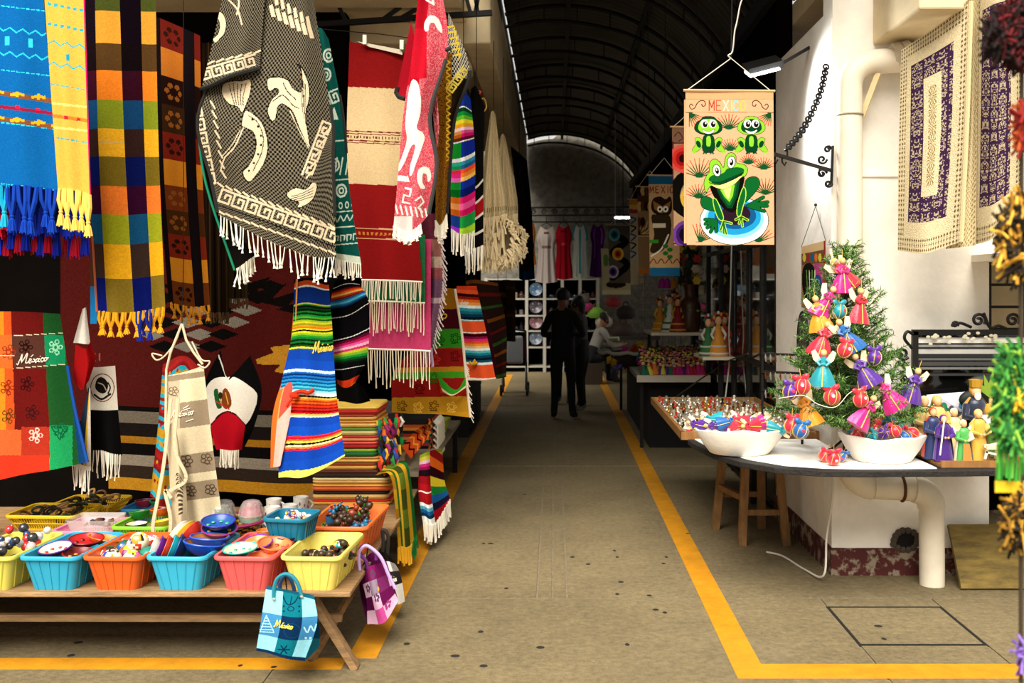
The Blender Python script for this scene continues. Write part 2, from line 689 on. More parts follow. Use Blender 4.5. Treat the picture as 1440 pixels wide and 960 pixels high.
# gum spots and oil drops on the slabs
b=MB()
GUM=mat('old_gum','#1d1a16',0.9)
for (px,py) in [(676,888),(712,827),(680,936),(882,906),(922,857),(827,793),(868,783),(873,818),(868,835),(805,783),(864,774),(937,783),(967,750),(1235,880),(1243,898),(338,936),(385,938),(110,903),(100,921),(572,905),(640,922),(680,764),(690,764),(738,695),(933,792),(935,861),(913,837),(760,910)]:
 g=gpx(px,py)
 b.lathe([(1e-4,.003),(.014,.002),(.018,0)],(g.x,g.y,0),8,sx=rnd.uniform(.6,1.3))
o=b.build('gum_spots',GUM,floor)
o['kind']='stuff'
for nm,lo,hi in (('trim_1',(-0.925,4.44,0),(-0.795,19,.002)),('trim_2',(0.775,4.21,0),(0.905,19,.002)),
     ('trim_3',(-6,4.31,0),(-0.925,4.44,.002)),('trim_4',(0.905,4.21,0),(6,4.37,.002))):
 struct(nm,MB().lohi(lo,hi),YELLOW,label='yellow painted line on the concrete floor')
# right-hand building: front wall y=5.73, side wall x=1.6
WY,WX=5.73,1.6
b=MB()
hole=gpx(1275,790)
b.lohi((WX,WY,.156),(2.50,WY+.2,3.55))
b.lohi((2.50,WY,1.83),(5.0,WY+.2,3.55))
b.lohi((WX,WY+.2,.156),(WX+.18,7.2,3.27))
struct('wall_right',b,PLASTER,label='white plastered corner wall beside the aisle')
b=MB()
b.lohi((WX-.012,WY-.012,0),(2.50,WY+.19,.156))
b.lohi((WX-.012,WY+.19,0),(WX+.17,7.2,.156))
struct('baseboard_right',b,MAROON,label='peeling maroon painted base of the white wall')
# broken-out hole in the wall base
hc=W(1272,758,WY)
b=MB()
for k in range(14):
 a=2*PI*k/14
 b.ball((hc.x+.075*math.cos(a)*rnd.uniform(.8,1.1),WY-.015,hc.z+.055*math.sin(a)),.022,6,4,s=(1,.6,.9))
struct('trim_5',b,mat('broken_plaster','#4b4034',.95,bump=.6,bscale=50),label='broken plaster rim of a hole in the wall')
b=MB().lathe([(1e-4,0),(.068,0),(.075,.004)],(hc.x,WY-.02,hc.z),14,axis=Matrix.Rotation(PI/2,3,'X'),sy=.72)
struct('trim_6',b,mat('hole_dark','#0d0a08',1),label='dark hole broken into the wall base')
# interior of that building
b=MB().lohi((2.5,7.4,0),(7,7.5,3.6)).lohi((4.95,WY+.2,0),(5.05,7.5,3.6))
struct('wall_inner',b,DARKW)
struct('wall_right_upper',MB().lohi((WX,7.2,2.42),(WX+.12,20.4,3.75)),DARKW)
b=MB().lohi((WX+.12,WY+.25,3.55),(7,21,3.7))
struct('ceiling_right',b,SOFFIT)
b=MB()
b.lohi((1.83,5.0,3.05),(2.06,WY,3.55))
b.lohi((2.06,5.45,3.2),(5.0,WY+.25,3.55))
struct('ceiling_beam_right',b,SOFFIT,bevel=.012,label='cream concrete beam jutting over the white wall')
b=MB().lohi((2.40,5.0,1.80),(3.2,WY,1.84))
struct('trim_7',b,PLASTER,label='thin cream ledge below the crochet hangings')
# left-hand stall: rear wall, ceiling slab, eaves beam
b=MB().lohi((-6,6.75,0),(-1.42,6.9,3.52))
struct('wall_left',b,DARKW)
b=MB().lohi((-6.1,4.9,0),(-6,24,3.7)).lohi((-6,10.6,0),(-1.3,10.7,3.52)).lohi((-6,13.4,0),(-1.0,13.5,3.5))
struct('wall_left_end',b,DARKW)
b=MB().lohi((-6,5.5,3.52),(-0.62,13.6,3.7))
struct('ceiling_left',b,SOFFIT)
b=MB().lohi((-6,7.0,3.37),(-.62,7.22,3.52)).lohi((-.64,7.0,3.37),(-.45,16,3.92)).lohi((-6,7.6,3.30),(-.64,7.8,3.52))
struct('ceiling_beam_left',b,SOFFIT,bevel=.012,label='cream concrete eaves beam along the aisle')
# aisle roof
PROF=[(-.55,4.68),(-.2,4.76),(.25,4.77),(.7,4.68),(1.1,4.48),(1.45,4.18),(1.78,3.74)]
prof=smooth_line(PROF,5)
Y0,Y1=4.5,20.4
b=MB()
n=int((Y1-Y0)/.035)
ys=[Y0+(Y1-Y0)*i/n for i in range(n+1)]
vs=[(x,y,z+.05+.012*math.sin(2*PI*y/.14)) for y in ys for (x,z) in prof]
K=len(prof)
fs=[(i*K+k,i*K+k+1,(i+1)*K+k+1,(i+1)*K+k) for i in range(n) for k in range(K-1)]
b._add(vs,fs)
struct('ceiling',b,SHEET,label='curved corrugated metal roof over the aisle',smooth=True)
# clerestory sheet above the eaves beam, with two open slits
b=MB()
x0,x1=-.60,-.57
b.lohi((x0,Y0,3.9),(x1,Y1,4.10)).lohi((x0,Y0,4.23),(x1,Y1,4.50)).lohi((x0,Y0,4.60),(x1,Y1,4.76))
b.lohi((x0,Y0,4.10),(x1,8.3,4.23)).lohi((x0,10.6,4.10),(x1,Y1,4.23)).lohi((x0,Y0,4.5),(x1,10.8,4.6)).lohi((x0,13.2,4.5),(x1,Y1,4.6))
struct('wall_clerestory',b,SHEET)
# back wall, its top following the roof with a thin slit of daylight at the left
b=MB()
top=[(x,z-(.05 if x<0 else -.03)) for x,z in prof]
poly=[(-6,20.5,0),(-6,20.5,4.5)]+[(x,20.5,z) for x,z in top]+[(2.2,20.5,3.55),(7,20.5,3.55),(7,20.5,0)]
b.prism(poly,(0,.15,0))
struct('wall_back',b,ROUGHW,label='rough grey concrete end wall below the arched roof')
# roof trusses: one thing each
for i,y in enumerate([8.3,9.6,11.0,12.4,13.9,15.4,17.0,18.7,20.2]):
 t=thing('roof_truss','black arched steel truss, number %s from the front under the corrugated roof' %['one','two','three','four','five','six','seven','eight','nine'][i],'truss',(0,y,4.4))
 up=[Vector((x,y,z-.01)) for x,z in prof]
 lo=[Vector((x,y,z-.20+.05*abs(x-.5))) for x,z in prof]
 MB().tube(up,.022,5).build('top_chord',STEEL,t)
 MB().tube(lo,.022,5).build('bottom_chord',STEEL,t)
 for k in range(2,len(prof)-1,4):
  MB().bar(up[k],lo[k],.014,.014,up=(0,1,0)).build('web_bar',STEEL,t)
for x,z in ((.15,4.72),(.95,4.52)):
 tag(MB().bar((x,Y0,z),(x,Y1,z),.05,.05).build('purlin',STEEL),'dark steel purlin running along the aisle roof, %s' %('near its crown' if x<.5 else 'on its right slope'),'purlin','roof purlins')
b=MB()
tag(b.lohi((1.52,6.0,3.70),(1.58,20.4,3.82)).build('eaves_girder',STEEL),'dark steel girder carrying the right edge of the roof','girder')
# black steel truss across the left stall front
t=thing('ceiling_truss','black steel truss across the ceiling of the textile stall','truss',(-2,6.65,3.5))
a0,a1=W(425,36,6.65),W(692,18,6.65)
MB().bar(a0,a1,.035,.035).build('bottom_chord',IRON,t)
MB().bar(W(425,-45,6.65),W(692,-50,6.65),.035,.035).build('top_chord',IRON,t)
for (p,q) in (((455,-40),(487,32)),((535,30),(590,-10)),((560,28),(640,-20)),((645,-45),(662,20)),((662,-45),(672,19)),((680,-45),(668,20)),((430,-30),(448,8)),((448,8),(462,-30))):
 MB().bar(W(*p,6.65),W(*q,6.65),.025,.025,up=(0,1,0)).build('web_bar',IRON,t)
# rails that carry the hanging textiles
for (p,q,nm) in (((-.72,4.9),(-.72,9.9),'along the aisle edge of the left stall'),((-4.2,4.6),(-1.3,4.6),'above the shawls at the front of the left stall'),((-4.2,5.35),(-1.0,5.35),'above the black poncho in the left stall')):
 tag(MB().tube([(p[0],p[1],3.28),(q[0],q[1],3.28)],.014,6).build('hanging_rail',IRON),'dark steel hanging rail ' +nm,'rail')
# ------------------------------------------------------------------ left stall: hanging textiles
WHITE_Y=yarn('#efe6d2')
CREAM_Y=yarn('#d8c39a')
BLACKB=mat('black_binding','#15130f',0.9,bump=.3,bscale=200)
def cloth_root(name,label,cat,cl,group=None):
 p=cl.at(.5,1)
 return thing(name,label,cat,(p.x,p.y,p.z),0,group)
def tassel(p,L,r,m,parent,name='tassel',seed=0):
 rr=random.Random(seed)
 b=MB()
 b.tube([p+Vector((0,0,.012)),p],[r*.35,r*.5],6)
 b.ball(p+Vector((0,0,-.006)),r*.75,7,4)
 b.lathe([(r*.5,-.010),(r*.75,-.02),(r*.8,-L*.5),(r*1.25,-L)],p,8)
 for k in range(8):
  a=2*PI*k/8
  b.tube([p+Vector((r*.6*math.cos(a),r*.6*math.sin(a),-.02)),p+Vector((r*1.3*math.cos(a),r*1.3*math.sin(a),-L*rr.uniform(.95,1.15)))],[r*.25,r*.2],4)
 return b.build(name,m,parent)
def warp_twists(cl,n,L,r,m,parent,u0=.03,u1=.97,seed=3,tas=None):
 """loose bundles from the hem gathered two by two into tassels"""
 rr=random.Random(seed)
 for i in range(n):
  t=u0+(u1-u0)*(i+.5)/n
  p=cl.at(t,1.0)
  q=p+Vector((rr.uniform(-.012,.012),rr.uniform(-.015,.01),-L*rr.uniform(.75,1.1)))
  for s in (-1,1):
   p2=cl.at(min(.995,max(.005,t+s*.35*(u1-u0)/n)),1.0)
   MB().tube([p2+Vector((0,0,.004)),(p2+q)/2+Vector((s*.006,-.004,0)),q],[r,r*1.1,r*.8],5).build('warp_twist',m,parent)
  tassel(q,L*.55,r*1.5,tas or m,parent,seed=i)
# 1 blue shawl -----------------------------------------------------
d=4.55
cl=Cloth([[(-40,-30,d),(20,-30,d),(58,-30,d)],[(-40,120,d),(22,120,d-.02),(70,120,d)],[(-40,262,d),(30,262,d-.01),(80,268,d)]],[(1.3,.02,.1)])
P=cl.paint(130,240,'#0f5c9c','px')
rs=np.random.RandomState(2)
for y,wd in ((8,1.6),(98,1.6),(172,1.8),(258,1.6)):
 for x in range(-40,90,7):
  P.line([(x,y+x*.12),(x+4,y+.5+x*.12)],wd,'#2fc4d8')
for y in (40,74):
 P.line([(x,y+x*.12+(3 if (i%2) else -3)) for i,x in enumerate(range(-40,92,9))],1.8,'#2cc0d6')
for x in (7,40,70):
 P.rect(x,50+x*.1,x+6,63+x*.1,'#35c6da')
for y,c in ((130,'#7a4a2c'),(166,'#7a4a2c')):
 P.poly([(-40,y-4-5),(90,y+11),(90,y+18),(-40,y+3-5)],c)
 for x in (-8,20,50,78):
  for dx,dy in ((0,0),(4,2),(4,-2),(8,0),(-4,1),(12,1)):
   P.rect(x+dx-2,y+x*.12+dy-2,x+dx+2,y+x*.12+dy+2,'#f0a51e')
P.poly([(-40,142),(90,159),(90,164),(-40,147)],'#8e1d3a')
for x in (-10,22,50):
 P.rect(x,146+x*.12,x+6,150+x*.12,'#e01f3d')
P.noise(.10)
t=cloth_root('embroidered_shawl','blue woven shawl with brown and turquoise embroidered bands, leftmost at front','shawl',cl)
cl.build('woven_panel',P,parent=t)
warp_twists(cl,5,.13,.010,yarn('#123ba0'),t,.34,.98,5)
warp_twists(cl,3,.13,.010,yarn('#1fa6c8'),t,.02,.38,6)
# 2 yellow shawl ---------------------------------------------------
d=4.50
cl=Cloth([[(60,-30,d),(90,-30,d-.01),(119,-30,d)],[(70,120,d),(95,120,d-.02),(124,125,d)],[(80,266,d),(105,268,d-.01),(129,276,d)]],[(1.5,.010,.2)])
P=cl.paint(80,240,'#d0a544','px')
for y in (2,30):
 for x in range(58,130,9):
  P.rect(x,y+(x-60)*.2,x+5,y+4+(x-60)*.2,'#2e9fae')
for y in (58,88):
 P.line([(x,y+(x-60)*.14+(3 if (i%2) else -3)) for i,x in enumerate(range(58,134,9))],1.8,'#2aa3b4')
for y in (116,190,268):
 for x in range(58,132,7):
  P.line([(x,y+(x-60)*.17),(x+4,y+.6+(x-60)*.17)],1.7,'#2aa0ae')
P.rect(93,76,98,85,'#1f96b0')
P.poly([(58,158),(132,168),(132,173),(58,163)],'#e2762a')
P.rect(90,163,96,168,'#d3202c').rect(108,166,113,170,'#d3202c')
P.poly([(58,142),(132,150),(132,153),(58,145)],'#f0d070').poly([(58,176),(132,183),(132,186),(58,179)],'#f0d070')
P.put(P.U>.96,'#d81e5a')
P.noise(.08,4)
t=cloth_root('embroidered_shawl','yellow woven shawl with turquoise stitching and pink selvedge, at front','shawl',cl)
cl.build('woven_panel',P,parent=t)
warp_twists(cl,5,.12,.009,yarn('#f2c75c'),t,.02,.98,9)
# 3 shawl behind: only dense red and blue tassels below
d=4.72
cl=Cloth([[(-40,230,d),(40,230,d),(128,238,d)],[(-40,300,d),(40,300,d),(128,312,d)]],[(3,.02,0)])
P=cl.paint(30,20,'#10206e','uv')
t=cloth_root('tasselled_shawl','dark shawl ending in red and royal blue tassels behind the blue shawl','shawl',cl)
cl.build('woven_panel',P,parent=t)
for i in range(16):
 u=.02+i/16*.96
 c='#1a2fb0' if (i>5 or i%3==0) else '#b8142a'
 p=cl.at(u,1.0)+Vector((0,rnd.uniform(-.04,.02),rnd.uniform(.0,.05)))
 tassel(p,.12,.016,yarn(c),t,seed=i)
 tassel(p+Vector((.015,.03,-.09)),.12,.016,yarn('#16269c' if i%2 else '#a01226'),t,seed=i+40)
# 4 plaid shawl ----------------------------------------------------
d=4.95
def plaid_cols(P,cols,rowsq,base):
 pass
cl=Cloth([[(116,-30,d),(165,-30,d),(218,-30,d)],[(122,200,d),(172,200,d-.03),(222,200,d)],[(135,438,d),(185,440,d-.02),(231,432,d)]],[(2.2,.015,.15),(1,.02,.5)])
P=cl.paint(60,300,'#101018')
U,V=P.U,P.V
rowc=[('#3e441a','#150c14'),('#c98a2e','#150c14'),('#4a3218','#160d10'),('#d9741f','#3a1020'),('#78821e','#1a4a78'),('#dca022','#3a2420'),('#6e5a1a','#101a5c'),('#e0742a','#3c1030'),('#94981f','#1c5a86'),('#e2a41e','#42302a'),('#7a6420','#121c70')]
edges=[-1,.1,.2,.285,.372,.46,.545,.63,.715,.80,.90,2]
for k,(lt,dk) in enumerate(rowc):
 m=(V>=edges[k])&(V<edges[k+1])
 P.put(m,dk)
 P.put(m&(U>.19)&(U<.52),lt)
 P.put(m&(U>.80),lt)
 P.put(m&(U>.52)&(U<.80),tuple(.55*q for q in hx(dk)))
P.put((U>.19)&(U<.52)&(np.abs(V-.5)<.003),'#caa050')
P.noise(.10,5)
t=cloth_root('plaid_shawl','long plaid shawl of orange, olive, yellow and navy squares','shawl',cl)
cl.build('woven_panel',P,parent=t)
warp_twists(cl,10,.075,.008,yarn('#e0a020'),t,.02,.98,12)
warp_twists(cl,3,.09,.008,yarn('#16247e'),t,.55,.78,15)
cl.edge('selvedge',[(0,.78),(0,1.0)],.006,yarn('#c96a48'),t)
# thin blue and brown strip at its left (folded rear edge)
cl2=Cloth(rows_rect(127,350,136,455,d+.03,d+.01),())
P=cl2.paint(8,60,'#5a3c28')
P.put(P.V>.5,'#1c7ab8')
cl2.build('rear_fold',P,parent=t)
# 5 dark orange glyph shawl ---------------------------------------
d=5.45
cl=Cloth([[(216,22,d),(250,36,d),(281,50,d)],[(222,240,d),(255,245,d-.02),(284,250,d)],[(236,425,d),(268,432,d-.02),(294,430,d)]],[(2,.015,.3)])
P=cl.paint(60,220,'#120c0e')
U,V=P.U,P.V
seq=['#5c1810','#a05a1c','#1c0c08','#2e1a0c','#6a1c10','#b8701c','#642a10','#3c200c','#6c2010','#b8741c','#5c2c10']
for k,c in enumerate(seq):
 m=(V>=k/11)&(V<(k+1)/11)&(((U>.14)&(U<.62))|(U>.86))
 P.put(m,c)
 if k not in (1,5,9):
  cy=(k+.5)/11
  for a in range(6):
   P.ell(.38+.13*math.cos(a*1.05),cy+.022*math.sin(a*1.05),.05,.008,'#24100a' if k in (0,4,8,10) else '#7a4418')
t=cloth_root('glyph_shawl','dark shawl with brick red and ochre glyph squares beside the plaid one','shawl',cl)
cl.build('woven_panel',P,parent=t)
warp_twists(cl,6,.06,.007,yarn('#b8781c'),t,.05,.98,22)
# 6 brown shawls in the dark behind
d=6.0
for i,(x0,x1,c,y1) in enumerate(((284,318,'#20150e',460),(312,345,'#2b2012',440))):
 d=6.0+.15*i
 cl=Cloth([[(x0,60,d),((x0+x1)/2,60,d-.03),(x1,60,d)],[(x0+4,y1-20,d),((x0+x1)/2+4,y1-20,d-.03),(x1+4,y1-20,d)]],[(2.5,.02,0)])
 P=cl.paint(40,60,c)
 for k in range(6):
  P.rect(.1+k*.15,0,.14+k*.15,1,'#3a2a16' if k%2 else '#120c08')
 t=cloth_root('dark_shawl',('blackish brown' if i==0 else 'olive brown')+' shawl hanging in the dark before the zigzag rug','shawl',cl)
 cl.build('woven_panel',P,parent=t)
 cl.fringe('fringe',22,.06,.004,yarn('#4a3a20'),t,seed=i)
# 7 red-orange-green tablecloth with lettering --------------------
d=5.15
cl=Cloth([[(-40,438,d),(30,438,d),(84,441,d)],[(-40,560,d-.02),(34,560,d-.05),(102,560,d-.01)],[(-40,683,d-.02),(30,668,d-.07),(122,650,d-.02)]],[(2.0,.02,.2),(.8,.02,.1)])
P=cl.paint(150,200,'#5a1210','px')
X,Y=P.X,P.Y
P.put(X<16+(Y-440)*.03,'#b8491c')
P.put(X<5+(Y-440)*.02,'#d8761c')
P.put(X>60+(Y-440)*.06,'#1a4a20')
P.put(X>86+(Y-440)*.12,'#123a66')
P.put((Y>471)&(Y<518)&(X<16+(Y-440)*.03),'#d05a24')
P.put((Y>471)&(Y<518)&(X>16+(Y-440)*.03)&(X<=60+(Y-440)*.06),'#4a2a22')
P.put((Y>471)&(Y<513)&(X>60+(Y-440)*.06)&(X<92),'#168050')
P.put((Y>600)&(X>30)&(X<70),'#9c2c1c').put((Y>598)&(X>70)&(X<102),'#1c8a4e')
P.put((Y>604)&(X<=30),'#d8562a')
P.put((Y>640)&(X<=70),'#c8301c')
for (cx,cy,c) in ((78,488,'#8fd0a8'),(36,488,'#1e0c0a'),(38,540,'#2a0a0a'),(45,580,'#301010'),(85,605,'#0f5a34'),(50,612,'#d8b0a0'),(12,495,'#8a2c14'),(10,545,'#7a2412'),(12,585,'#5a3010')):
 for a in range(5):
  P.ell(cx+7*math.cos(a*1.26),cy+8*math.sin(a*1.26),3.4,3.4,c,inner=.55)
 P.ell(cx,cy,4,5,c,inner=.5)
P.line([(72,600),(96,600),(84,618),(72,600)],1.6,'#0d5030')
P.line([(0,500),(20,500)],1,'#e8b090').line([(18,472),(90,468)],.9,'#c8c0a0').line([(18,518),(92,512)],.9,'#c8c0a0')
P.noise(.10,6)
t=cloth_root('tablecloth','red, orange and green checked tablecloth lettered in white, far left','tablecloth',cl)
cl.build('woven_panel',P,parent=t)
cl.strokes('lettering',mexico(25,512,45,13,-.10),.0028,WHITE_Y,t,pix=True,off=.004)
cl.edge('hem',[(1,.3),(1,.6),(1,1)],.008,yarn('#1c4a9c'),t)
# 8 small flag-coloured poncho, seen edge on, with an emblem square -
d=5.2
t=thing('flag_poncho','small white, red and black poncho with a round eagle emblem','poncho',W(130,690,d))
cl=Cloth([[(116,434,d),(121,432,d)],[(103,482,d-.03),(127,484,d)]],[(1,.012,0,.5,.5)])
cl.build('white_yoke',cl.paint(14,24,'#e6e0d4'),parent=t)
cl=Cloth([[(106,484,d-.02),(120,490,d-.05),(127,480,d)],[(104,530,d),(122,520,d-.05),(133,505,d)],[(113,548,d),(118,547,d-.02),(124,535,d)]],[(1.2,.01,0)])
P=cl.paint(20,40,'#9c1416')
cl.build('red_side',P,parent=t)
d2=5.3
cl=Cloth([[(118,516,d2),(140,516,d2),(162,514,d2)],[(126,576,d2),(146,577,d2),(166,576,d2)]])
P=cl.paint(90,110,'#cfc6b4','px')
P.ell(144,545,17,20,'#6e1a18',inner=.93)
P.blob([(136,534),(142,530),(149,534),(152,543),(148,552),(140,552),(134,545)],'#1a1712')
P.curve([(133,555),(143,561),(155,554)],3,'#1f1c14')
P.curve([(138,538),(145,541),(149,548)],1.4,'#b8ac94').curve([(152,538),(155,545),(152,553)],2,'#1c1912')
cl.build('emblem_panel',P,parent=t)
cl=Cloth([[(126,576,d2),(146,577,d2-.02),(166,576,d2)],[(130,634,d2),(150,636,d2-.03),(172,640,d2)]],[(1,.02,0)])
cl.build('black_skirt',cl.paint(20,20,'#0c0b0b'),parent=t)
cl.fringe('fringe',15,.13,.0035,WHITE_Y,t,seed=4)
cl=Cloth([[(124,545,d),(127,545,d)],[(100,655,d),(128,662,d)]],[(1,.01,0)])
P=cl.paint(10,40,'#20324a')
P.put(P.U>.8,'#c8c0b0').put((P.U>.6)&(P.U<.8),'#c89a28')
P.put(P.V>.95,'#e8e2d6')
cl.build('side_panel',P,parent=t)
cl.fringe('side_fringe',12,.12,.0035,WHITE_Y,t,seed=5)
cl.strokes('lettering',[],.002,WHITE_Y,t) if False else None
# 9 rugs on the rear wall -----------------------------------------
d=6.65
cl=Cloth([[(85,270,d),(260,265,d),(440,250,d)],[(85,592,d),(260,592,d),(440,592,d)]])
P=cl.paint(330,250,'#431310','px')
for r in range(6):
 for k in range(7):
  cx,cy=215+k*33+(16 if r%2 else 0),402+r*17
  if cx>345+(3-r)*22:
   continue
  P.poly([(cx-22,cy),(cx,cy-8.5),(cx+22,cy),(cx,cy+8.5)],'#0c0a09' if (k+r)%2 else '#6f675a')
for s in range(5):
 x0=300+s*22
 P.poly([(x0,395+s*10),(x0+60,380+s*9),(x0+40,398+s*10),(x0+62,412+s*9)],'#0d0a09')
P.poly([(360,505),(385,496),(380,488),(420,483),(420,530),(385,522),(395,513),(362,512)],'#b07a22')
P.rect(85,270,440,300,'#150c0a')
for y in (497,):
 P.line([(128,y),(134,y+10)],1,'#8a3a32').line([(134,y),(128,y+10)],1,'#8a3a32').line([(140,y),(140,y+10)],1.2,'#8a3a32')
P.noise(.18,8)
t=cloth_root('zigzag_rug','dark red wool rug with black and grey stepped diamonds on the stall wall','rug',cl)
cl.build('woven_panel',P,parent=t)
d=6.45
cl=Cloth([[(150,570,d),(300,575,d),(462,578,d)],[(150,688,d),(300,692,d-.06),(464,698,d-.02)]],[(2,.03,.2)])
P=cl.paint(160,140,'#0d0a09')
for a,c_,c in ((.06,.20,'#5e5547'),(.2,.36,'#171210'),(.36,.44,'#8a5c18'),(.44,.58,'#0e0b0a'),(.58,.71,'#7d7160'),(.71,.86,'#2c2119'),(.86,1.1,'#a8741c')):
 P.put((P.V>=a)&(P.V<c_),c)
P.noise(.2,9)
t=cloth_root('striped_rug','striped wool rug in grey, black, brown and ochre below the zigzag rug','rug',cl)
cl.build('woven_panel',P,parent=t)
# 10 shopping bags hanging: cream glyph bag and multicolour bag ----
d=4.85
t=thing('cream_bag','cream and taupe woven apron lettered in white, hanging from a cord loop','apron',W(270,742,d))
cl=Cloth([[(236,528,d),(262,522,d-.02),(286,514,d)],[(236,630,d-.01),(266,630,d-.05),(298,622,d)],[(255,742,d),(285,735,d-.04),(312,728,d)]],[(1.3,.012,.1)])
P=cl.paint(110,260,'#cdbd9a','px')
X,Y=P.X,P.Y
yy=Y+(X-255)*.14
for a,c_ in ((526,534),(566,602),(640,668),(680,705)):
 P.put((yy>a)&(yy<c_),'#8c7a62')
P.put((yy<602)&(P.U<.32)&(yy>534),'#b8a68a')
rs=random.Random(4)
for (cx,cy,r,c) in ((244,550,7,'#6e5c46'),(262,648,9,'#4f4030'),(290,645,8,'#4f4030'),(268,690,8,'#4a3c2c'),(296,688,8,'#4a3c2c')):
 for a in range(5):
  P.ell(cx+r*.6*math.cos(a*1.3),cy+r*.6*math.sin(a*1.3),r*.5,r*.42,c,inner=.6)
 P.line([(cx-r*.6,cy+r*.7),(cx+r*.8,cy+r*.9)],1.3,c)
P.noise(.07,3)
cl.build('apron_panel',P,parent=t)
cl.strokes('lettering',mexico(240,588,34,10,-.18)+[[(258,574),(266,570)],[(258,577),(268,573)],[(262,592),(272,589)]],.0022,WHITE_Y,t,pix=True,off=.004)
cord=yarn('#cfc0a0')
top=W(256,455,d)
MB().tube([top,W(250,470,d),W(240,495,d-.01),W(234,520,d),W(233,600,d-.02),W(240,660,d-.03)],.006,6).build('cord',cord,t)
MB().tube([top,W(262,478,d),W(272,495,d),W(285,512,d)],.006,6).build('cord',cord,t)
MB().tube(smooth_line([tuple(W(*q,d)) for q in ((228,500),(214,497),(220,506),(232,500),(247,480),(253,462))],5),.004,6).build('cord_knot',cord,t)
MB().tube(smooth_line([tuple(W(*q,d)) for q in ((278,512),(288,517),(295,508),(283,505),(270,480))],5),.004,6).build('cord_knot',cord,t)
MB().tube([top,W(256,430,d+.1),W(258,380,d+.4),W(258,-60,d+.5)],.002,4).build('hanging_string',IRON,t)
t=thing('multicolour_bag','narrow turquoise, red and mustard woven bag beside the cream apron','bag',W(228,700,d+.05))
dd=d+.17
cl=Cloth([[(229,512,dd),(258,500,dd),(284,518,dd+.02)],[(222,600,dd-.02),(242,600,dd-.05),(256,590,dd)],[(211,698,dd),(228,712,dd-.05),(250,716,dd)]],[(2,.015,0)])
P=cl.paint(60,160,'#7c1c18')
cs=['#7c1c18','#a87a1c','#1f8a9c','#8c1c1c','#2394a4','#a87c20','#6c1818']
for k in range(34):
 P.put((P.V>=k/34+.04*np.sin(P.U*9)*.5)&(P.V<2),cs[(k*3+k//5)%7])
for k in range(7):
 for q in range(9):
  P.ell(.08+q*.11,.1+k*.13,.03,.012,cs[(k+q)%7])
cl.build('woven_panel',P,parent=t)
t=thing('cotton_bag','cream cotton bag with long tie straps, hanging among the aprons','bag',W(247,770,d-.1))
dd=d-.12
cl=Cloth([[(234,600,dd),(246,596,dd-.03),(254,640,dd)],[(240,700,dd),(250,680,dd-.03),(262,690,dd)],[(244,768,dd),(252,764,dd-.02),(262,745,dd)]],[(1,.01,0)])
P=cl.paint(40,120,'#c4b290')
for k in range(6):
 P.ell(.6,.42+k*.035,.25,.012,'#4a3c2a',inner=.4)
 P.rect(.5,.55+k*.04,.8,.57+k*.04,'#4a3c2a')
cl.build('cloth_panel',P,parent=t)
for pts in (((240,560),(232,640),(224,690),(215,740),(219,762)),((250,560),(246,630),(262,672),(238,690)),((241,700),(232,690),(240,730),(236,770))):
 q=smooth_line([tuple(W(*p_,dd-.03)) for p_ in pts],5)
 b=MB()
 for a_,c_ in zip(q[:-1],q[1:]):
  b.bar(a_,c_,.016,.004,up=(0,1,0))
 b.build('strap',mat('cream_strap','#c4b290',.9,bump=.2,bscale=200),t)
# 11 white-black-red poncho with eagle crest ----------------------
d=5.6
cl=Cloth([[(310,492,d),(320,530,d-.02),(352,500,d)],[(288,540,d-.01),(322,545,d-.05),(368,548,d)],[(292,590,d-.01),(323,600,d-.06),(358,598,d)],[(304,632,d),(322,634,d-.04),(342,632,d)]],[(1,.015,0)])
P=cl.paint(130,200,'#0d0c0c','px')
P.blob([(289,548),(300,533),(316,530),(322,534),(330,530),(350,542),(362,556),(356,580),(344,597),(332,582),(318,578),(305,585),(296,600),(289,575)],'#e6ddcc')
P.poly([(296,596),(310,582),(320,577),(333,583),(345,596),(340,634),(302,634)],'#b01220')
P.line([(296,598),(310,583),(320,578),(333,584),(346,598)],1.3,'#141010')
P.line([(308,500),(320,534),(334,502)],2.6,'#e0d8c8').line([(308,496),(320,530),(336,498)],1.6,'#101010')
P.blob([(301,549),(306,547),(308,560),(312,572),(306,574),(302,562)],'#1c5a2c')
P.blob([(313,550),(318,546),(324,556),(325,570),(318,575),(312,568)],'#7a3c18')
P.line([(308,552),(312,570)],1.6,'#b8862c').line([(305,565),(322,575)],1.8,'#c02020').line([(317,552),(321,568)],1.5,'#d8a040').ell(310,556,3,5,'#2c2a1c')
t=cloth_root('crest_poncho','black, white and red poncho with an eagle crest, before the zigzag rug','poncho',cl)
cl.build('woven_panel',P,parent=t)
cl.fringe('fringe',16,.09,.004,WHITE_Y,t,.12,.88,seed=6)
# 12 large black and cream poncho ----------------------------------
d=4.9
cl=Cloth([[(352,-30,d-.02),(372,-30,d-.06),(398,-30,d-.1),(425,-30,d-.06),(436,-30,d)],
   [(318,70,d),(345,72,d-.08),(385,72,d-.12),(425,70,d-.1),(452,70,d-.02)],
   [(278,165,d),(320,175,d-.10),(370,178,d-.14),(425,172,d-.12),(468,178,d-.02)],
   [(296,250,d),(335,262,d-.08),(380,275,d-.12),(430,278,d-.12),(468,225,d-.02)],
   [(306,302,d),(345,322,d-.06),(390,345,d-.09),(440,362,d-.08),(473,362,d-.02)]],[(2.2,.012,.1),(1.2,.02,.45)])
P=cl.paint(210,380,'#171510','px')
chk=(np.floor(P.U*70).astype(int)+np.floor(P.V*127).astype(int))%2==0
P.put(chk,'#6f6654')
CRM='#d8c2a0'
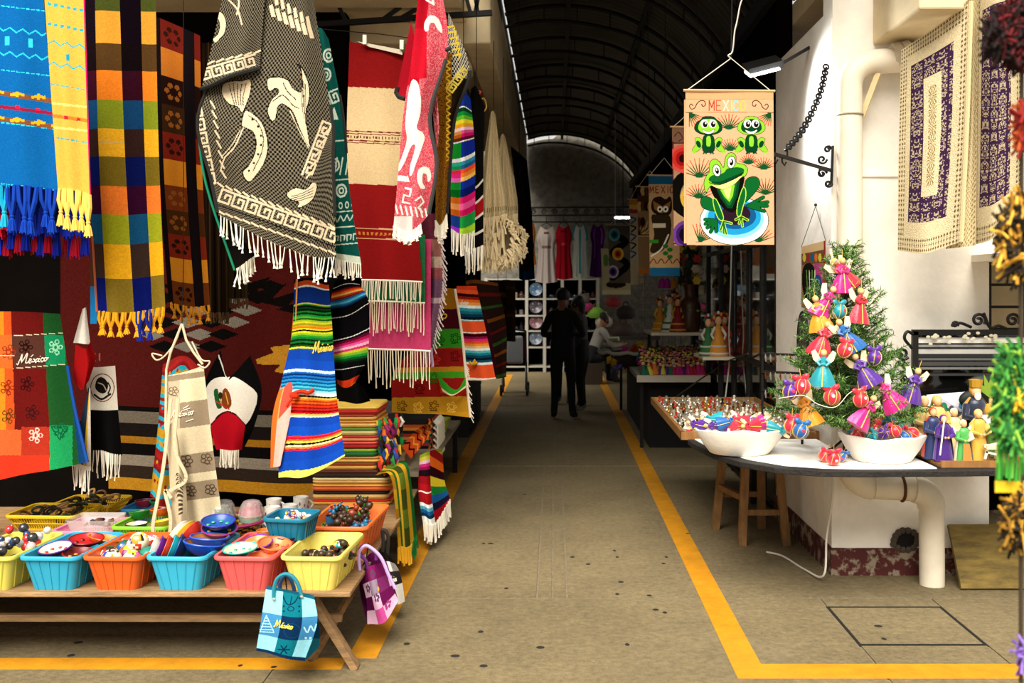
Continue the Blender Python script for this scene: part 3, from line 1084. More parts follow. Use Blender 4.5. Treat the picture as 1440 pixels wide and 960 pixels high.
# borders
greek(P,(307,282),(474,342),17,9,3.0,CRM)
P.line([(304,287),(474,348)],1.5,'#16130f')
for k in range(14):
 x=306+k*12
 P.line([(x,257+(x-306)*.37),(x+8,263+(x-306)*.37)],2.6,CRM)
 P.line([(x,296+(x-306)*.36),(x+9,301+(x-306)*.36)],2.6,CRM)
greek(P,(282,148),(304,262),-13,6,2.8,CRM)
for k in range(8):
 P.line([(296+k*2.2,142+k*14),(302+k*2.2,152+k*14)],2.4,CRM)
greek(P,(466,175),(437,250),-13,4,2.8,CRM)
for k in range(5):
 P.line([(455-k*6,190+k*15),(462-k*6,182+k*15)],2.4,CRM)
# fallen top border
for k in range(7):
 P.poly([(378+k*9,8+k*5),(383+k*9,6+k*5),(388+k*9,24+k*5),(382+k*9,24+k*5)],CRM)
for k in range(6):
 P.poly([(385+k*9,-6+k*6),(389+k*9,-8+k*6),(392+k*9,6+k*6),(387+k*9,8+k*6)],CRM)
# horseshoe
pts=[(344,156),(356,160),(368,172),(375,190),(377,208),(372,228),(362,244),(350,256),(341,243),(350,232),(358,216),(360,200),(356,186),(346,180),(340,176)]
P.blob(pts,CRM,'#16130f',1.4,4)
P.curve([(349,162),(362,172),(370,192),(368,214),(356,240)],1.2,'#2a251c')
for (x,y) in ((355,168),(363,178),(367,191),(367,204),(363,217),(357,229),(350,240)):
 P.ell(x,y,1.7,1.7,'#1a1712')
# foreleg and hooves of the rearing horse
P.blob([(376,112),(388,108),(404,112),(412,124),(424,128),(424,100),(418,90),(426,98),(434,118),(435,138),(430,160),(432,180),(436,206),(430,200),(420,178),(412,158),(404,150),(396,146),(390,152),(388,166),(382,170),(376,156),(382,140),(392,130),(388,124),(378,128)],CRM,'#16130f',1.4,4)
P.curve([(384,142),(398,134),(412,148),(420,152)],1.3,'#1a1712')
P.curve([(398,116),(404,128),(416,140)],1.3,'#1a1712')
for k in range(4):
 P.curve([(420+k*3,106+k*4),(424+k*2,128+k*6),(424+k*2,150+k*8)],1.0,'#4a4034')
P.curve([(408,156),(420,182),(434,208)],1.2,CRM)
# mane lock
P.blob([(314,118),(326,114),(338,114),(352,112),(352,130),(345,150),(340,158),(334,150),(322,146),(312,132)],CRM,'#16130f',1.2,4)
for k in range(5):
 P.curve([(322+k*6,118),(326+k*4,134),(330+k*3,148)],1.1,'#2a241c')
P.curve([(342,180),(330,206),(316,222),(310,240)],2.0,CRM)
P.curve([(338,182),(326,204),(312,220)],1.2,CRM)
# tail lock near the hem
P.blob([(403,272),(416,264),(430,266),(440,256),(446,262),(440,280),(426,290),(418,292),(420,284),(408,280)],CRM,'#16130f',1.2,4)
for k in range(4):
 P.curve([(410,276+k*3),(424,272+k*3),(440,264+k*4)],1.0,'#2a241c')
P.noise(.12,10)
t=cloth_root('horse_poncho','large black and cream wool poncho with horses, horseshoe and meander border','poncho',cl)
cl.build('woven_body',P,parent=t)
cl.fringe('fringe',30,.115,.0032,WHITE_Y,t,.01,.99,knot=.006,seed=7,splay=.02)
cl.edge('binding',[(0,.28),(0,.5),(0,.75),(0,.98)],.012,BLACKB,t,off=-.004)
cl.edge('binding',[(1,.42),(1,.6),(1,.75),(1,.9)],.010,BLACKB,t,off=-.004)
# shoulder flap folded over the front
cf=Cloth([[(318,-30,d-.06),(345,-30,d-.12),(374,-30,d-.12)],[(300,50,d-.06),(335,55,d-.16),(368,45,d-.14)],[(281,127,d-.02),(322,110,d-.16),(364,95,d-.15)]],[(1,.015,.2)])
P=cf.paint(110,170,'#171510','px')
chk=(np.floor(P.U*36).astype(int)+np.floor(P.V*56).astype(int))%2==0
P.put(chk,'#6f6654')
greek(P,(285,112),(362,90),14,5,2.8,CRM)
for k in range(6):
 P.line([(292+k*13,90-k*3),(301+k*13,86-k*3)],2.6,CRM)
P.blob([(298,20),(306,16),(314,20),(318,32),(316,46),(308,56),(303,60),(299,55),(306,48),(309,38),(307,28),(301,26)],CRM,'#16130f',1.0,4)
P.curve([(322,0),(334,14),(340,34)],2.2,CRM).curve([(332,-10),(336,4),(333,20)],2.5,CRM)
P.noise(.12,11)
cf.build('shoulder_flap',P,parent=t)
cf.edge('binding',[(0,.98),(.3,1),(.7,1),(1,1)],.010,BLACKB,t,off=.004)
# inner lining seen at the left edge and a green binding
cg=Cloth([[(277,170,d+.05),(300,180,d+.12)],[(290,260,d+.04),(320,300,d+.12)],[(330,380,d+.05),(360,360,d+.12)]],[(1,.01,0)])
cg.build('rear_half',cg.paint(20,60,'#14110e'),parent=t)
cg.edge('rear_binding',[(0,.1),(0,.5),(0,1)],.006,yarn('#1c7a58'),t)
cg.fringe('rear_fringe',14,.09,.0035,WHITE_Y,t,.05,.95,knot=.006,seed=17,splay=.02)
# 13 teal poncho ---------------------------------------------------
d=5.15
cl=Cloth([[(440,40,d),(452,40,d-.04),(462,55,d)],[(448,170,d),(470,170,d-.05),(482,160,d)],[(458,280,d),(476,276,d-.05),(492,270,d)],[(470,365,d),(488,368,d-.04),(508,372,d)]],[(1.3,.012,.2)])
P=cl.paint(70,300,'#0f4a42','px')
CR2='#c2d0bc'
for (cx,cy) in ((458,105),(462,78),(470,232),(480,268)):
 P.ell(cx,cy,8,10,CR2,inner=.7).ell(cx,cy,4,5,CR2,inner=.5)
greek(P,(455,150),(480,140),16,2,2.6,CR2)
P.poly([(460,168),(470,150),(476,168)],CR2)
for y in (200,255,300,322,346):
 P.line([(450,y),(510,y-5)],1.6,CR2)
for k in range(5):
 P.line([(466+k*9,312-k),(470+k*9,304-k),(474+k*9,312-k)],1.6,CR2)
 P.line([(470+k*9,340-k),(470+k*9,332-k),(476+k*9,332-k),(475+k*9,338-k)],1.8,CR2)
 P.ell(470+k*9,290-k,3,5,CR2,inner=.55).line([(462+k*8,245),(466+k*8,222)],2,CR2)
P.put(P.V>.965,'#c8d2be')
P.noise(.12,12)
t=cloth_root('teal_poncho','teal and cream wool poncho hanging just behind the large black one','poncho',cl)
cl.build('woven_body',P,parent=t)
cl.fringe('fringe',16,.08,.0035,WHITE_Y,t,.02,.98,knot=.005,seed=8)
cl.edge('binding',[(1,.25),(1,.36),(1,.5)],.008,BLACKB,t)
# 14 blue sarape apron ---------------------------------------------
d=5.25
cl=Cloth([[(414,392,d),(440,390,d-.02),(462,392,d)],[(410,470,d-.02),(438,470,d-.05),(468,465,d-.01)],[(392,560,d-.02),(436,560,d-.07),(474,555,d-.02)],[(391,672,d-.02),(436,668,d-.07),(486,640,d-.02)]],[(1.7,.016,.1)])
P=cl.paint(60,330,'#123a96','uv')
V=P.V+.012*np.sin(P.U*5)
grad=lambda a,c_,cols:[P.put((V>=a+(c_-a)*i/len(cols))&(V<a+(c_-a)*(i+1)/len(cols)),q) for i,q in enumerate(cols)]
grad(0,.055,['#0d0c10','#c84a1c'])
grad(.055,.065,['#e8e6da'])
grad(.065,.16,['#12307c'])
grad(.16,.175,['#d8c828','#1c7a30'])
grad(.175,.24,['#0f130c','#0d3a18','#0f130c','#15802f','#0d2a12','#1a9a38'])
grad(.24,.29,['#58b02c','#1c5a1c','#a8c828','#e8d82c','#98a020'])
grad(.29,.325,['#e8a020','#e87a18','#eadc30','#0d0c0a'])
grad(.325,.41,['#d8d82c','#8cc028','#2c9a30','#157a2c','#0f2a12','#15702c','#0b1a0c','#0f4a1c'])
grad(.41,.43,['#e0d82a','#1c4a9c'])
grad(.43,.53,['#1440a0','#1648b0'])
grad(.53,.545,['#f0efe6','#a8d8e8'])
grad(.545,.66,['#1a5ab0','#0c2a60','#1c6ab8','#0d3c7a','#2484c0','#0e4a78','#2a9ac8','#0f5a80','#48b4d0','#207c98','#8ad0dc','#c8e8ea','#f2f2ea'])
grad(.66,.668,['#12100e'])
grad(.668,.76,['#e8b04a','#e8701c','#a83010','#e85a18','#8c200e','#d83018','#7c140c','#c81c1c','#5c100c','#b0121c','#e8a850','#f0d8b0'])
grad(.76,.84,['#1440a4','#1548b0'])
grad(.84,.845,['#e83028'])
grad(.845,.9,['#c8142a','#e87028','#f0d050','#0f0d0c','#e8d898','#e87038','#c8182c'])
grad(.9,.98,['#1440a4','#1546ac'])
grad(.98,1.3,['#d8e060','#30a050'])
P.noise(.06,13)
t=cloth_root('sarape_apron','bright blue striped sarape apron lettered in yellow above the trays','apron',cl)
cl.build('woven_panel',P,parent=t)
cl.strokes('lettering',mexico(440,496,30,15,-.12),.003,yarn('#e8d060'),t,pix=True,off=.004)
cl2=Cloth([[(416,392,d),(419,392,d-.01)],[(406,500,d),(414,520,d-.02)],[(384,580,d-.02),(416,545,d-.04)],[(380,658,d),(394,655,d-.03)]],[(1,.006,0)])
P=cl2.paint(16,120,'#e8a060')
P.put((P.V>.45)&(P.U>.3)&(P.V<.75),'#d85040').put(P.V>.75,'#e8b0a0')
P.put(P.U<.25,'#d86a28')
cl2.build('side_strap',P,parent=t)
b=MB()
b.tube(smooth_line([tuple(W(x,y,d-.09)) for x,y in ((408,556),(416,552),(424,550),(434,552),(441,548))],5),[.012]*21,6)
b.ball(W(414,556,d-.09),.022,8,5,s=(1.2,.7,.8))
b.tube([W(412,558,d-.09),W(406,566,d-.1),W(403,572,d-.1)],[.008,.006,.008],6)
b.build('tie_knot',yarn('#c03018'),t)
# 15 black sarape poncho -------------------------------------------
d=5.4
cl=Cloth([[(470,395,d),(485,392,d-.04),(505,398,d)],[(463,440,d),(490,440,d-.07),(519,428,d)],[(466,500,d),(490,500,d-.08),(517,500,d)],[(474,540,d),(488,545,d-.06),(500,538,d)]],[(1.6,.016,.3)])
P=cl.paint(50,220,'#0d0c0e','uv')
V=P.V+.06*(P.U-.3)
grad(.06,.065,['#e8e8e0'])
grad(.1,.2,['#5c100c','#c83018','#e87020','#f0c060','#b8401c','#7c1c0c'])
grad(.2,.28,['#1a4a80','#2c8ab8','#58b8d0','#1c6a98','#12305c'])
grad(.36,.366,['#e8e8e0'])
grad(.53,.536,['#e8e8e0'])
grad(.55,.64,['#5c0c2c','#b01850','#e05090','#f0b0c8','#c82c68'])
grad(.64,.74,['#c8c030','#70b02c','#1c8a34','#0f5020','#0d2412'])
grad(.8,.806,['#e8e8e0'])
grad(.93,1.2,['#c83818','#e88028','#30100c'])
P.noise(.06,14)
t=cloth_root('black_sarape_poncho','small black striped sarape poncho right of the blue apron','poncho',cl)
cl.build('woven_body',P,parent=t)
# 16 red and cream blanket with a green and a pink shawl under it --
d=5.9
cl=Cloth([[(491,58,d),(540,68,d-.01),(582,77,d)],[(488,230,d),(538,235,d-.02),(580,238,d)],[(508,395,d),(550,396,d-.03),(594,398,d)]],[(1.2,.02,.2)])
P=cl.paint(60,300,'#7c1414','px')
Y=P.Y-(P.X-490)*.04
P.put((Y>122)&(Y<258),'#c9ad80')
P.put((np.abs(Y-184)<.8)|(np.abs(Y-187.5)<.6)|(np.abs(Y-197)<.8)|(np.abs(Y-200)<.6),'#6a2018')
P.put((np.abs(Y-192)<1.7)&(np.floor(P.X/2.2)%2==0),'#5a2a18')
P.put((np.abs(Y-320)<.8)|(np.abs(Y-334)<.8),'#c89a70')
P.put((np.abs(Y-327)<2)&(np.floor(P.X/3)%2==0),'#b8702c')
P.noise(.08,15)
t=cloth_root('red_blanket','red and cream banded blanket pegged to a wire in the stall','blanket',cl)
cl.build('woven_panel',P,parent=t)
cl.edge('hem',[(0,.995),(.5,.995),(1,.995)],.006,WHITE_Y,t)
cl.fringe('fringe',30,.12,.0035,yarn('#e6d6b8'),t,seed=9,off=.03)
P0=cl.paint(20,6,'#cbbfa6')
cw=Cloth([[(502,58,d-.03),(565,70,d-.03)],[(520,66,d-.035),(566,77,d-.035)]])
cw.build('folded_top',cw.paint(10,4,'#cbbfa6'),parent=t)
for px in (513,565):
 pg=W(px,56 if px<540 else 63,d-.04)
 tag(MB().box(pg,(.022,.02,.055)).build('clothes_peg',mat('peg_white','#e8e0d0',.6)),('left' if px<540 else 'right')+' white clothes peg clipping the red and cream blanket','peg')
tag(MB().tube([W(440,40,d),W(535,48,d),W(640,62,d)],.003,5).build('wire_line',IRON),'thin wire line that carries the red and cream blanket','wire')
for i,(x0,x1,y0,y1,dd,c,lab) in enumerate(((512,598,330,424,d+.03,'#1c5a34','green shawl peeping out below the red and cream blanket'),(512,606,336,492,d+.06,'#b83a62','pink shawl with long cream fringe under the green one'))):
 cl=Cloth([[(x0,y0,dd),((x0+x1)/2,y0,dd-.01),(x1,y0,dd)],[(x0+2,y1,dd),((x0+x1)/2,y1+1,dd-.02),(x1,y1+3,dd)]],[(1.5,.012,.2)])
 P=cl.paint(30,40,c)
 P.noise(.08,i)
 t=cloth_root('fringed_shawl',lab,'shawl',cl)
 cl.build('woven_panel',P,parent=t)
 cl.edge('hem',[(0,.99),(.5,.99),(1,.99)],.006,WHITE_Y,t)
 cl.fringe('fringe',24,.20 if i else .18,.0035,yarn('#e6d6b8'),t,seed=10+i)
# 17 mauve plaid shawl --------------------------------------------
d=6.05
cl=Cloth([[(588,300,d),(604,300,d-.02),(616,300,d)],[(596,400,d),(612,400,d-.03),(622,400,d)],[(592,488,d),(602,490,d-.03),(608,490,d)]],[(1.5,.015,0)])
P=cl.paint(30,140,'#7c5468')
for a,c_,c in ((0,.18,'#5a2430'),(.18,.3,'#8c5a52'),(.3,.38,'#b8a08c'),(.38,.46,'#8c4a4c'),(.46,.6,'#6c4a64'),(.6,.64,'#c0a8b0'),(.64,1.1,'#7c5870')):
 P.put((P.V>=a)&(P.V<c_),c)
P.noise(.2,5)
t=cloth_root('mauve_shawl','mauve and dusty pink plaid shawl with fringed side edge','shawl',cl)
cl.build('woven_panel',P,parent=t)
cl.fringe('fringe',14,.1,.004,yarn('#b49ab0'),t,seed=3)
cl.fringe('side_fringe',34,.05,.004,yarn('#c8b8b4'),t,.1,.98,side=1.0,seed=2)
# 18 red and white horse poncho ------------------------------------
d=5.35
cl=Cloth([[(590,-30,d),(602,-30,d-.05),(618,-30,d)],[(580,70,d),(600,66,d-.07),(630,64,d)],[(567,160,d-.01),(585,165,d-.08),(605,160,d-.02)],[(560,240,d),(585,245,d-.08),(614,230,d-.02)],[(553,318,d),(578,326,d-.06),(604,300,d-.02)]],[(1.4,.012,.1)])
P=cl.paint(110,330,'#c4384a','px')
rs=np.random.RandomState(5)
P.put(rs.rand(len(P.X))<.28,'#d98a8a')
P.put((P.X<590-(P.Y-60)*.12+6)&(P.Y<120),'#a81020')
P.put((P.X<600)&(P.Y>40)&(P.Y<110)&(P.X>578),'#b81526')
WH='#efe8dc'
P.blob([(580,112),(588,118),(592,140),(591,160),(586,180),(594,186),(597,196),(590,216),(584,232),(580,244),(576,247),(577,232),(582,216),(584,204),(578,206),(570,226),(562,240),(559,236),(566,218),(572,196),(570,176),(572,150),(575,128)],WH,None,1,4)
P.poly([(558,246),(574,248),(576,256),(558,254)],WH)
P.blob([(597,32),(604,22),(614,24),(620,34),(622,46),(616,42),(610,32),(604,34),(602,44),(597,42)],WH,None,1,4)
P.blob([(588,240),(596,234),(604,238),(606,250),(602,256),(600,246),(595,244),(594,256),(598,264),(592,265),(587,254)],WH,None,1,4)
P.line([(570,264),(578,266),(576,276),(568,274),(566,284),(576,286)],2.4,WH).line([(584,282),(592,276),(596,284),(588,292),(594,298)],2.2,WH)
P.line([(600,0),(610,6),(606,-8)],3,WH)
for k in range(7):
 P.line([(556+k*7,288+k),(559+k*7,300+k)],2.4,WH)
P.put((P.Y>304)&(P.X<580),'#e0c8c0')
P.noise(.10,16)
t=cloth_root('horse_poncho','red and white wool poncho with a white horse, hanging at the aisle','poncho',cl)
cl.build('woven_body',P,parent=t)
cl.fringe('fringe',26,.06,.006,WHITE_Y,t,.0,.75,knot=.009,seed=12)
cl.edge('binding',[(1,.3),(1,.36),(1,.46),(1,.58),(1,.7),(1,.85),(.98,1)],.012,mat('charcoal_binding','#34302e',.9,bump=.3,bscale=200),t,off=.004)
cfl=Cloth([[(618,-20,d-.03),(640,60,d-.02)],[(590,90,d-.05),(632,66,d-.06)]])
cs=Cloth([[(603,82,d+.02),(618,76,d+.03),(634,68,d)],[(606,130,d+.02),(608,125,d+.05),(614,90,d+.03)],[(614,210,d+.02),(616,200,d+.05),(618,180,d+.05)]],[(1,.01,0)])
P=cs.paint(30,60,'#a01c2a')
P.put(np.random.RandomState(3).rand(len(P.X))<.3,'#d8a0a0')
cs.build('inner_fold',P,parent=t)
cs.edge('binding',[(0,.0),(.5,.0),(1,0)],.012,MATS['charcoal_binding'],t,off=.01)
cs2=Cloth([[(578,30,d+.03),(585,60,d+.02)],[(560,118,d+.05),(582,110,d+.03)],[(556,135,d+.05),(571,140,d+.02)]])
cs2.build('rear_half',cs2.paint(10,40,'#8c101c'),parent=t)
cs2.edge('binding',[(0,.55),(0,.75),(.3,1),(.9,1)],.012,BLACKB,t,off=.005)
# 19 yellow and black poncho ---------------------------------------
d=5.6
cl=Cloth([[(612,10,d),(622,14,d-.03),(632,20,d)],[(610,90,d),(640,95,d-.06),(660,98,d)],[(614,190,d),(628,190,d-.05),(638,170,d)],[(612,310,d),(620,318,d-.03),(628,300,d)]],[(1.2,.01,0)])
P=cl.paint(70,300,'#17130c','px')
GOLD='#c09a2c'
rs=np.random.RandomState(6)
chk=(np.floor(P.U*22).astype(int)+np.floor(P.V*75).astype(int))%2==0
P.put(chk&(P.Y<110)&(P.X>630),'#b8b0a0')
P.put((P.X<636)&(P.Y>75)&(P.X<632+(P.Y<150)*3),'#8c5a18')
P.put((P.X<640)&(P.Y>75)&(rs.rand(len(P.X))<.3),'#2c1c0c')
for k in range(6):
 P.line([(630+k*1.5,38+k*8),(640+k*1.6,36+k*8),(638+k*1.5,42+k*8)],2.4,'#d8b830')
greek(P,(636,130),(660,98),10,3,2.4,'#d8c050')
for k in range(16):
 P.line([(628,84+k*9),(633,88+k*9),(628,91+k*9)],1.8,'#d8b030')
P.noise(.12,17)
t=cloth_root('gold_poncho','black and gold wool poncho hanging behind the red horse poncho','poncho',cl)
hang(t,cl,3.38)
cl.build('woven_body',P,parent=t)
cl.fringe('fringe',18,.09,.006,WHITE_Y,t,.0,1.0,seed=13,knot=.008)
cl.edge('binding',[(1,.34),(1,.4),(1,.6),(1,.8),(1,1)],.013,BLACKB,t,off=.004)
# 20 sarape poncho hanging along the aisle ---------------------------
d=6.0
cl=Cloth([[(640,128,d),(652,126,d-.04),(662,140,d+.1)],[(634,220,d),(652,220,d-.05),(668,215,d+.1)],[(634,322,d),(650,330,d-.05),(668,325,d+.1)]],[(1.5,.012,0)])
P=cl.paint(40,260,'#142a80','uv')
V=P.V+.03*P.U
grad(0,.14,['#16308c'])
grad(.14,.15,['#f0f0e8'])
grad(.15,.3,['#0c3a1c','#158a38','#60b830','#e8d830','#e8a020'])
grad(.3,.4,['#f0c8d8','#e04890','#c01860','#5c0c2c'])
grad(.4,.41,['#f0f0e8'])
grad(.41,.52,['#14298c'])
grad(.52,.68,['#f0f0e8','#2c8ab0','#1c5a90','#e85028','#e8802c','#f0c060'])
grad(.68,.78,['#14298c','#0c1a60'])
grad(.78,.9,['#c81860','#e05090','#c01458'])
grad(.9,1.2,['#1c8a3c','#a0c830','#f0e040','#f0f0e0'])
P.put((P.U<.4)&(P.V>.3),P.C[(P.U<.4)&(P.V>.3)][:,[0,2,1]]*.9)
t=cloth_root('sarape_poncho','royal blue rainbow-striped sarape poncho at the aisle edge','poncho',cl)
hang(t,cl,3.38)
cl.build('woven_body',P,parent=t)
cl.fringe('fringe',16,.13,.004,WHITE_Y,t,seed=14)
# 21 black poncho ----------------------------------------------------
d=6.5
cl=Cloth([[(662,125,d),(670,122,d-.03),(682,150,d)],[(656,240,d),(668,240,d-.05),(680,230,d)],[(652,345,d),(664,350,d-.04),(680,345,d)]],[(1.5,.012,.2)])
P=cl.paint(30,120,'#0c0b0b')
P.put((P.V>.72)&(P.V<.8)&(P.U>.5),'#8c1418').put((np.floor(P.V*60)%6==0)&(P.U>.4)&(P.V>.6),'#c8c0b0')
t=cloth_root('black_poncho','plain black poncho between the rainbow sarape and the cream ponchos','poncho',cl)
hang(t,cl,4.78)
cl.build('woven_body',P,parent=t)
cl.fringe('fringe',14,.16,.004,WHITE_Y,t,seed=15)
MB().tube(smooth_line([tuple(W(x,y,6.5)) for x,y in ((680,158),(684,150),(681,139),(676,140))],5),.006,6).build('hanger_hook',mat('brass_hook','#b89048',.4,metal=.8),t)
MB().box(W(672,133,6.49),(.06,.02,.02),Matrix.Rotation(-.9,3,'Y')).build('red_label',plain('#a81818'),t)
# 22 cream knitted ponchos -------------------------------------------
for i,(off,d,lab) in enumerate(((0,7.0,'cream knitted poncho with ruffled fringe, nearer of the two'),(14,7.5,'cream knitted poncho, farther of the two along the aisle'))):
 y0=158+off*2.3
 cl=Cloth([[(690+off,y0,d),(694+off,y0-2,d-.03),(697+off,y0+4,d)],[(678+off,240,d),(693+off,236,d-.10),(706+off,240,d)],[(673+off,290,d),(694+off,285,d-.12),(714+off,285,d+.03)],[(676+off,345,d),(692+off,350,d-.10),(712+off,335,d)]],[(3,.03,.1),(1.5,.02,.4)])
 P=cl.paint(70,160,'#cbb68c')
 P.put((np.floor(P.U*70+P.V*12).astype(int)%4==0),'#a8936a')
 P.put((np.abs(P.V-.72)<.02)&(np.floor(P.U*70)%5<2),'#7a6a4a')
 P.noise(.12,i)
 t=cloth_root('knitted_poncho',lab,'poncho',cl,'cream knitted ponchos')
 hang(t,cl,3.38)
 cl.build('knitted_body',P,parent=t)
 for k,v in enumerate((.78,.9,1.0)):
  cl.fringe('ruffle',34,.16,.007,CREAM_Y,t,0,1,v=v,seed=20+k+i*5,splay=.03,off=.03)
 b=MB()
 ctr=W(704+off,335,d-.08)
 for q in range(110):
  a=2*PI*q/110+rnd.uniform(-.1,.1)
  k=rnd.uniform(.9,1.25)
  p=ctr+Vector((.075*k*math.cos(a),rnd.uniform(-.02,.02),.12*k*math.sin(a)))
  g=rnd.uniform(.03,.09)
  b.tube([p,p+Vector((.03*math.cos(a)+rnd.uniform(-.02,.02),-.03,.02*math.sin(a)-g*.4)),p+Vector((.035*math.cos(a)+rnd.uniform(-.02,.02),-.02,.02*math.sin(a)-g))],[.008,.009,.005],4)
 MB().lathe([(1e-4,0),(.085,.004)],ctr+Vector((0,.01,0)),16,axis=Matrix.Rotation(PI/2,3,'X'),sy=1.5).build('opening_shade',mat('knit_shade','#5a4c32',.95,bump=.5,bscale=150),t)  # dark disc painted as the shade inside the knitted opening
 o=b.build('ruffle_opening',CREAM_Y,t)
 o['kind']='stuff'
# 23 green-red-mustard tablecloth -------------------------------------
d=6.6
cl=Cloth([[(618,405,d),(628,405,d-.02),(640,406,d)],[(600,470,d),(630,470,d-.06),(650,470,d)],[(555,520,d),(610,520,d-.08),(655,520,d)],[(550,580,d),(605,582,d-.08),(662,586,d)]],[(1.5,.02,.3)])
P=cl.paint(120,190,'#6c1210','px')
Y=P.Y+(P.X-600)*.02
for a,c_,c in ((0,435,'#8c5c14'),(435,463,'#3a0c14'),(463,490,'#2c7a1c'),(490,516,'#7c1614'),(516,523,'#a8741c'),(523,532,'#3c8a1c'),(532,558,'#861814'),(558,580,'#a8781c'),(580,700,'#b8841c')):
 P.put((Y>=a)&(Y<c_),c)
for (cx,cy,c) in ((618,478,'#0f3a10'),(640,475,'#0f3a10'),(580,503,'#4a0a0a'),(612,505,'#b02c20'),(640,500,'#4a0a0a'),(590,546,'#4a0c0a'),(625,545,'#b8341c'),(565,570,'#5a3c0a'),(588,572,'#d8a83c'),(610,570,'#5a3c0a'),(635,572,'#d8a83c'),(610,530,'#1c5a10')):
 for a in range(5):
  P.ell(cx+5*math.cos(a*1.26),cy+5*math.sin(a*1.26),2.6,2.6,c,inner=.5)
 P.line([(cx-5,cy+7),(cx+5,cy+7)],1.3,c)
P.noise(.1,18)
t=cloth_root('tablecloth','red, green and mustard glyph tablecloth hanging by the aisle','tablecloth',cl)
cl.build('woven_panel',P,parent=t)
cl.strokes('lettering',[[(617,443),(614,445),(617,448),(620,446)],smooth_line([(626,442),(623,441),(621,445),(623,448),(627,446),(628,443),(626,441)],3)],.004,yarn('#e0c040'),t,pix=True)
cf=Cloth([[(614,525,d-.12),(640,548,d-.14),(655,530,d-.12)],[(622,550,d-.12),(636,556,d-.15),(655,545,d-.12)]])
P=cf.paint(40,24,'#2f8a1f')
P.put(P.V>.8,'#d8c8a0')
cf.build('turned_corner',P,parent=t)
cl.edge('edge_cord',[(1,0),(1,.3),(1,.6),(1,1)],.009,yarn('#e2d4bc'),t,off=.005)
cl.fringe('edge_fringe',20,.04,.003,WHITE_Y,t,.6,1,side=1.0)
# 24 orange and teal sarape -------------------------------------------
d=7.3
cl=Cloth([[(642,402,d),(655,402,d-.02),(670,402,d)],[(645,470,d),(665,470,d-.04),(684,468,d)],[(656,535,d),(678,535,d-.04),(697,533,d)]],[(1.2,.012,0)])
P=cl.paint(36,260,'#e0522a','uv')
V=P.V-.02*(P.U-.5)
grad(0,.08,['#c83c1c','#e0522a'])
grad(.08,.2,['#2a0c0a','#8c1c14','#e86c20','#f0a050'])
grad(.2,.35,['#eaf0ea','#2c9aa8','#1c6a80','#0f3a4c','#0c1a24'])
grad(.35,.365,['#eaf0ea','#60c0c8'])
grad(.365,.48,['#e8562a'])
grad(.48,.5,['#f4f0e6','#8c2418'])
grad(.5,.65,['#1c0a10','#8c1038','#e02c70','#e85028','#f0902c','#f0c080'])
grad(.65,.83,['#f0f4ee','#58b8c0','#1c7a8c','#0f4458','#0b1c2c','#14506c','#e8f0ea'])
grad(.83,.975,['#e8562a'])
grad(.975,1.3,['#f4e4d4'])
t=cloth_root('orange_sarape','orange and teal striped sarape lettered in white at the aisle edge','sarape',cl)
hang(t,cl,3.38)
cl.build('woven_panel',P,parent=t)
cl.strokes('lettering',mexico(642,428,17,7,.02)[1:],.0035,WHITE_Y,t,pix=True)
MB().tube(smooth_line([tuple(W(x,y,d-.06)) for x,y in ((660,508),(664,512),(668,506),(666,512),(671,509))],4),.009,5).build('tie_knot',yarn('#d8a020'),t)
cl.edge('hem',[(0,.99),(.5,.99),(1,.99)],.007,yarn('#f0dcc8'),t)
# another dark garment above and beyond it
d=8.0
cl=Cloth([[(655,395,d),(668,393,d-.03),(700,398,d)],[(668,470,d),(690,470,d-.05),(712,460,d)],[(690,530,d),(700,532,d-.03),(712,530,d)]],[(1.5,.02,0)])
P=cl.paint(40,120,'#241612')
for k in range(9):
 P.rect(0,k*.12,1,k*.12+.03,['#6c3c14','#5c1410','#2c4a1c'][k%3])
P.rect(.2,.3,.5,.9,'#3c0c1c')
t=cloth_root('dark_sarape','dark brown and ochre sarape behind the orange one','sarape',cl)
hang(t,cl,3.38)
cl.build('woven_panel',P,parent=t)
# dark hanging textile beyond the cream ponchos
d=10.5
cl=Cloth([[(718,205,d),(730,215,d-.03),(741,225,d+.3)],[(728,300,d),(738,300,d-.04),(748,300,d+.3)],[(730,392,d),(738,394,d-.03),(752,392,d+.3)]],[(1.5,.03,0)])
P=cl.paint(30,160,'#12100f')
cs=['#2c1c12','#14203a','#12100f','#3c1414','#1a2c20','#12100f']
P.put(P.V>-1,'#12100f')
for k in range(40):
 P.put((P.V+.2*P.U>=k/40)&(P.V+.2*P.U<(k+.55)/40),cs[k%6])
P.put(P.V>.93,'#123a5c')
t=cloth_root('dark_striped_shawl','dark multicoloured striped shawl beyond the cream ponchos','shawl',cl)
hang(t,cl,4.80)
cl.build('woven_panel',P,parent=t)
# ------------------------------------------------------------------ left stall: bench, trays, pottery
BZ=.36
WOODB=mat('bench_wood','#96744c',.7,var=.45,vscale=7,bump=.35,bscale=40,stretch=(1,6,6))
t=thing('trestle_bench','low weathered wooden trestle bench carrying the plastic trays','bench',(-2.6,5.2,0))
for k,(y0,y1) in enumerate(((4.22,4.70),(4.705,5.2),(5.205,5.88),(5.885,6.4))):
 MB().lohi((-5.2 if k<3 else -1.55,y0,BZ-.02),(-.866-.01*(k%2),y1,BZ)).build('plank',WOODB,t,bevel=.004)
MB().bar((-1.06,4.31,BZ-.03),(-.865,4.33,.0),.03,.055,up=(0,1,0)).build('leg',WOODB,t)
MB().bar((-.89,4.75,BZ-.03),(-1.08,4.40,.0),.022,.03).build('leg',WOODB,t)
MB().bar((-1.06,6.2,BZ-.03),(-.885,6.2,.0),.03,.055,up=(0,1,0)).build('leg',WOODB,t)
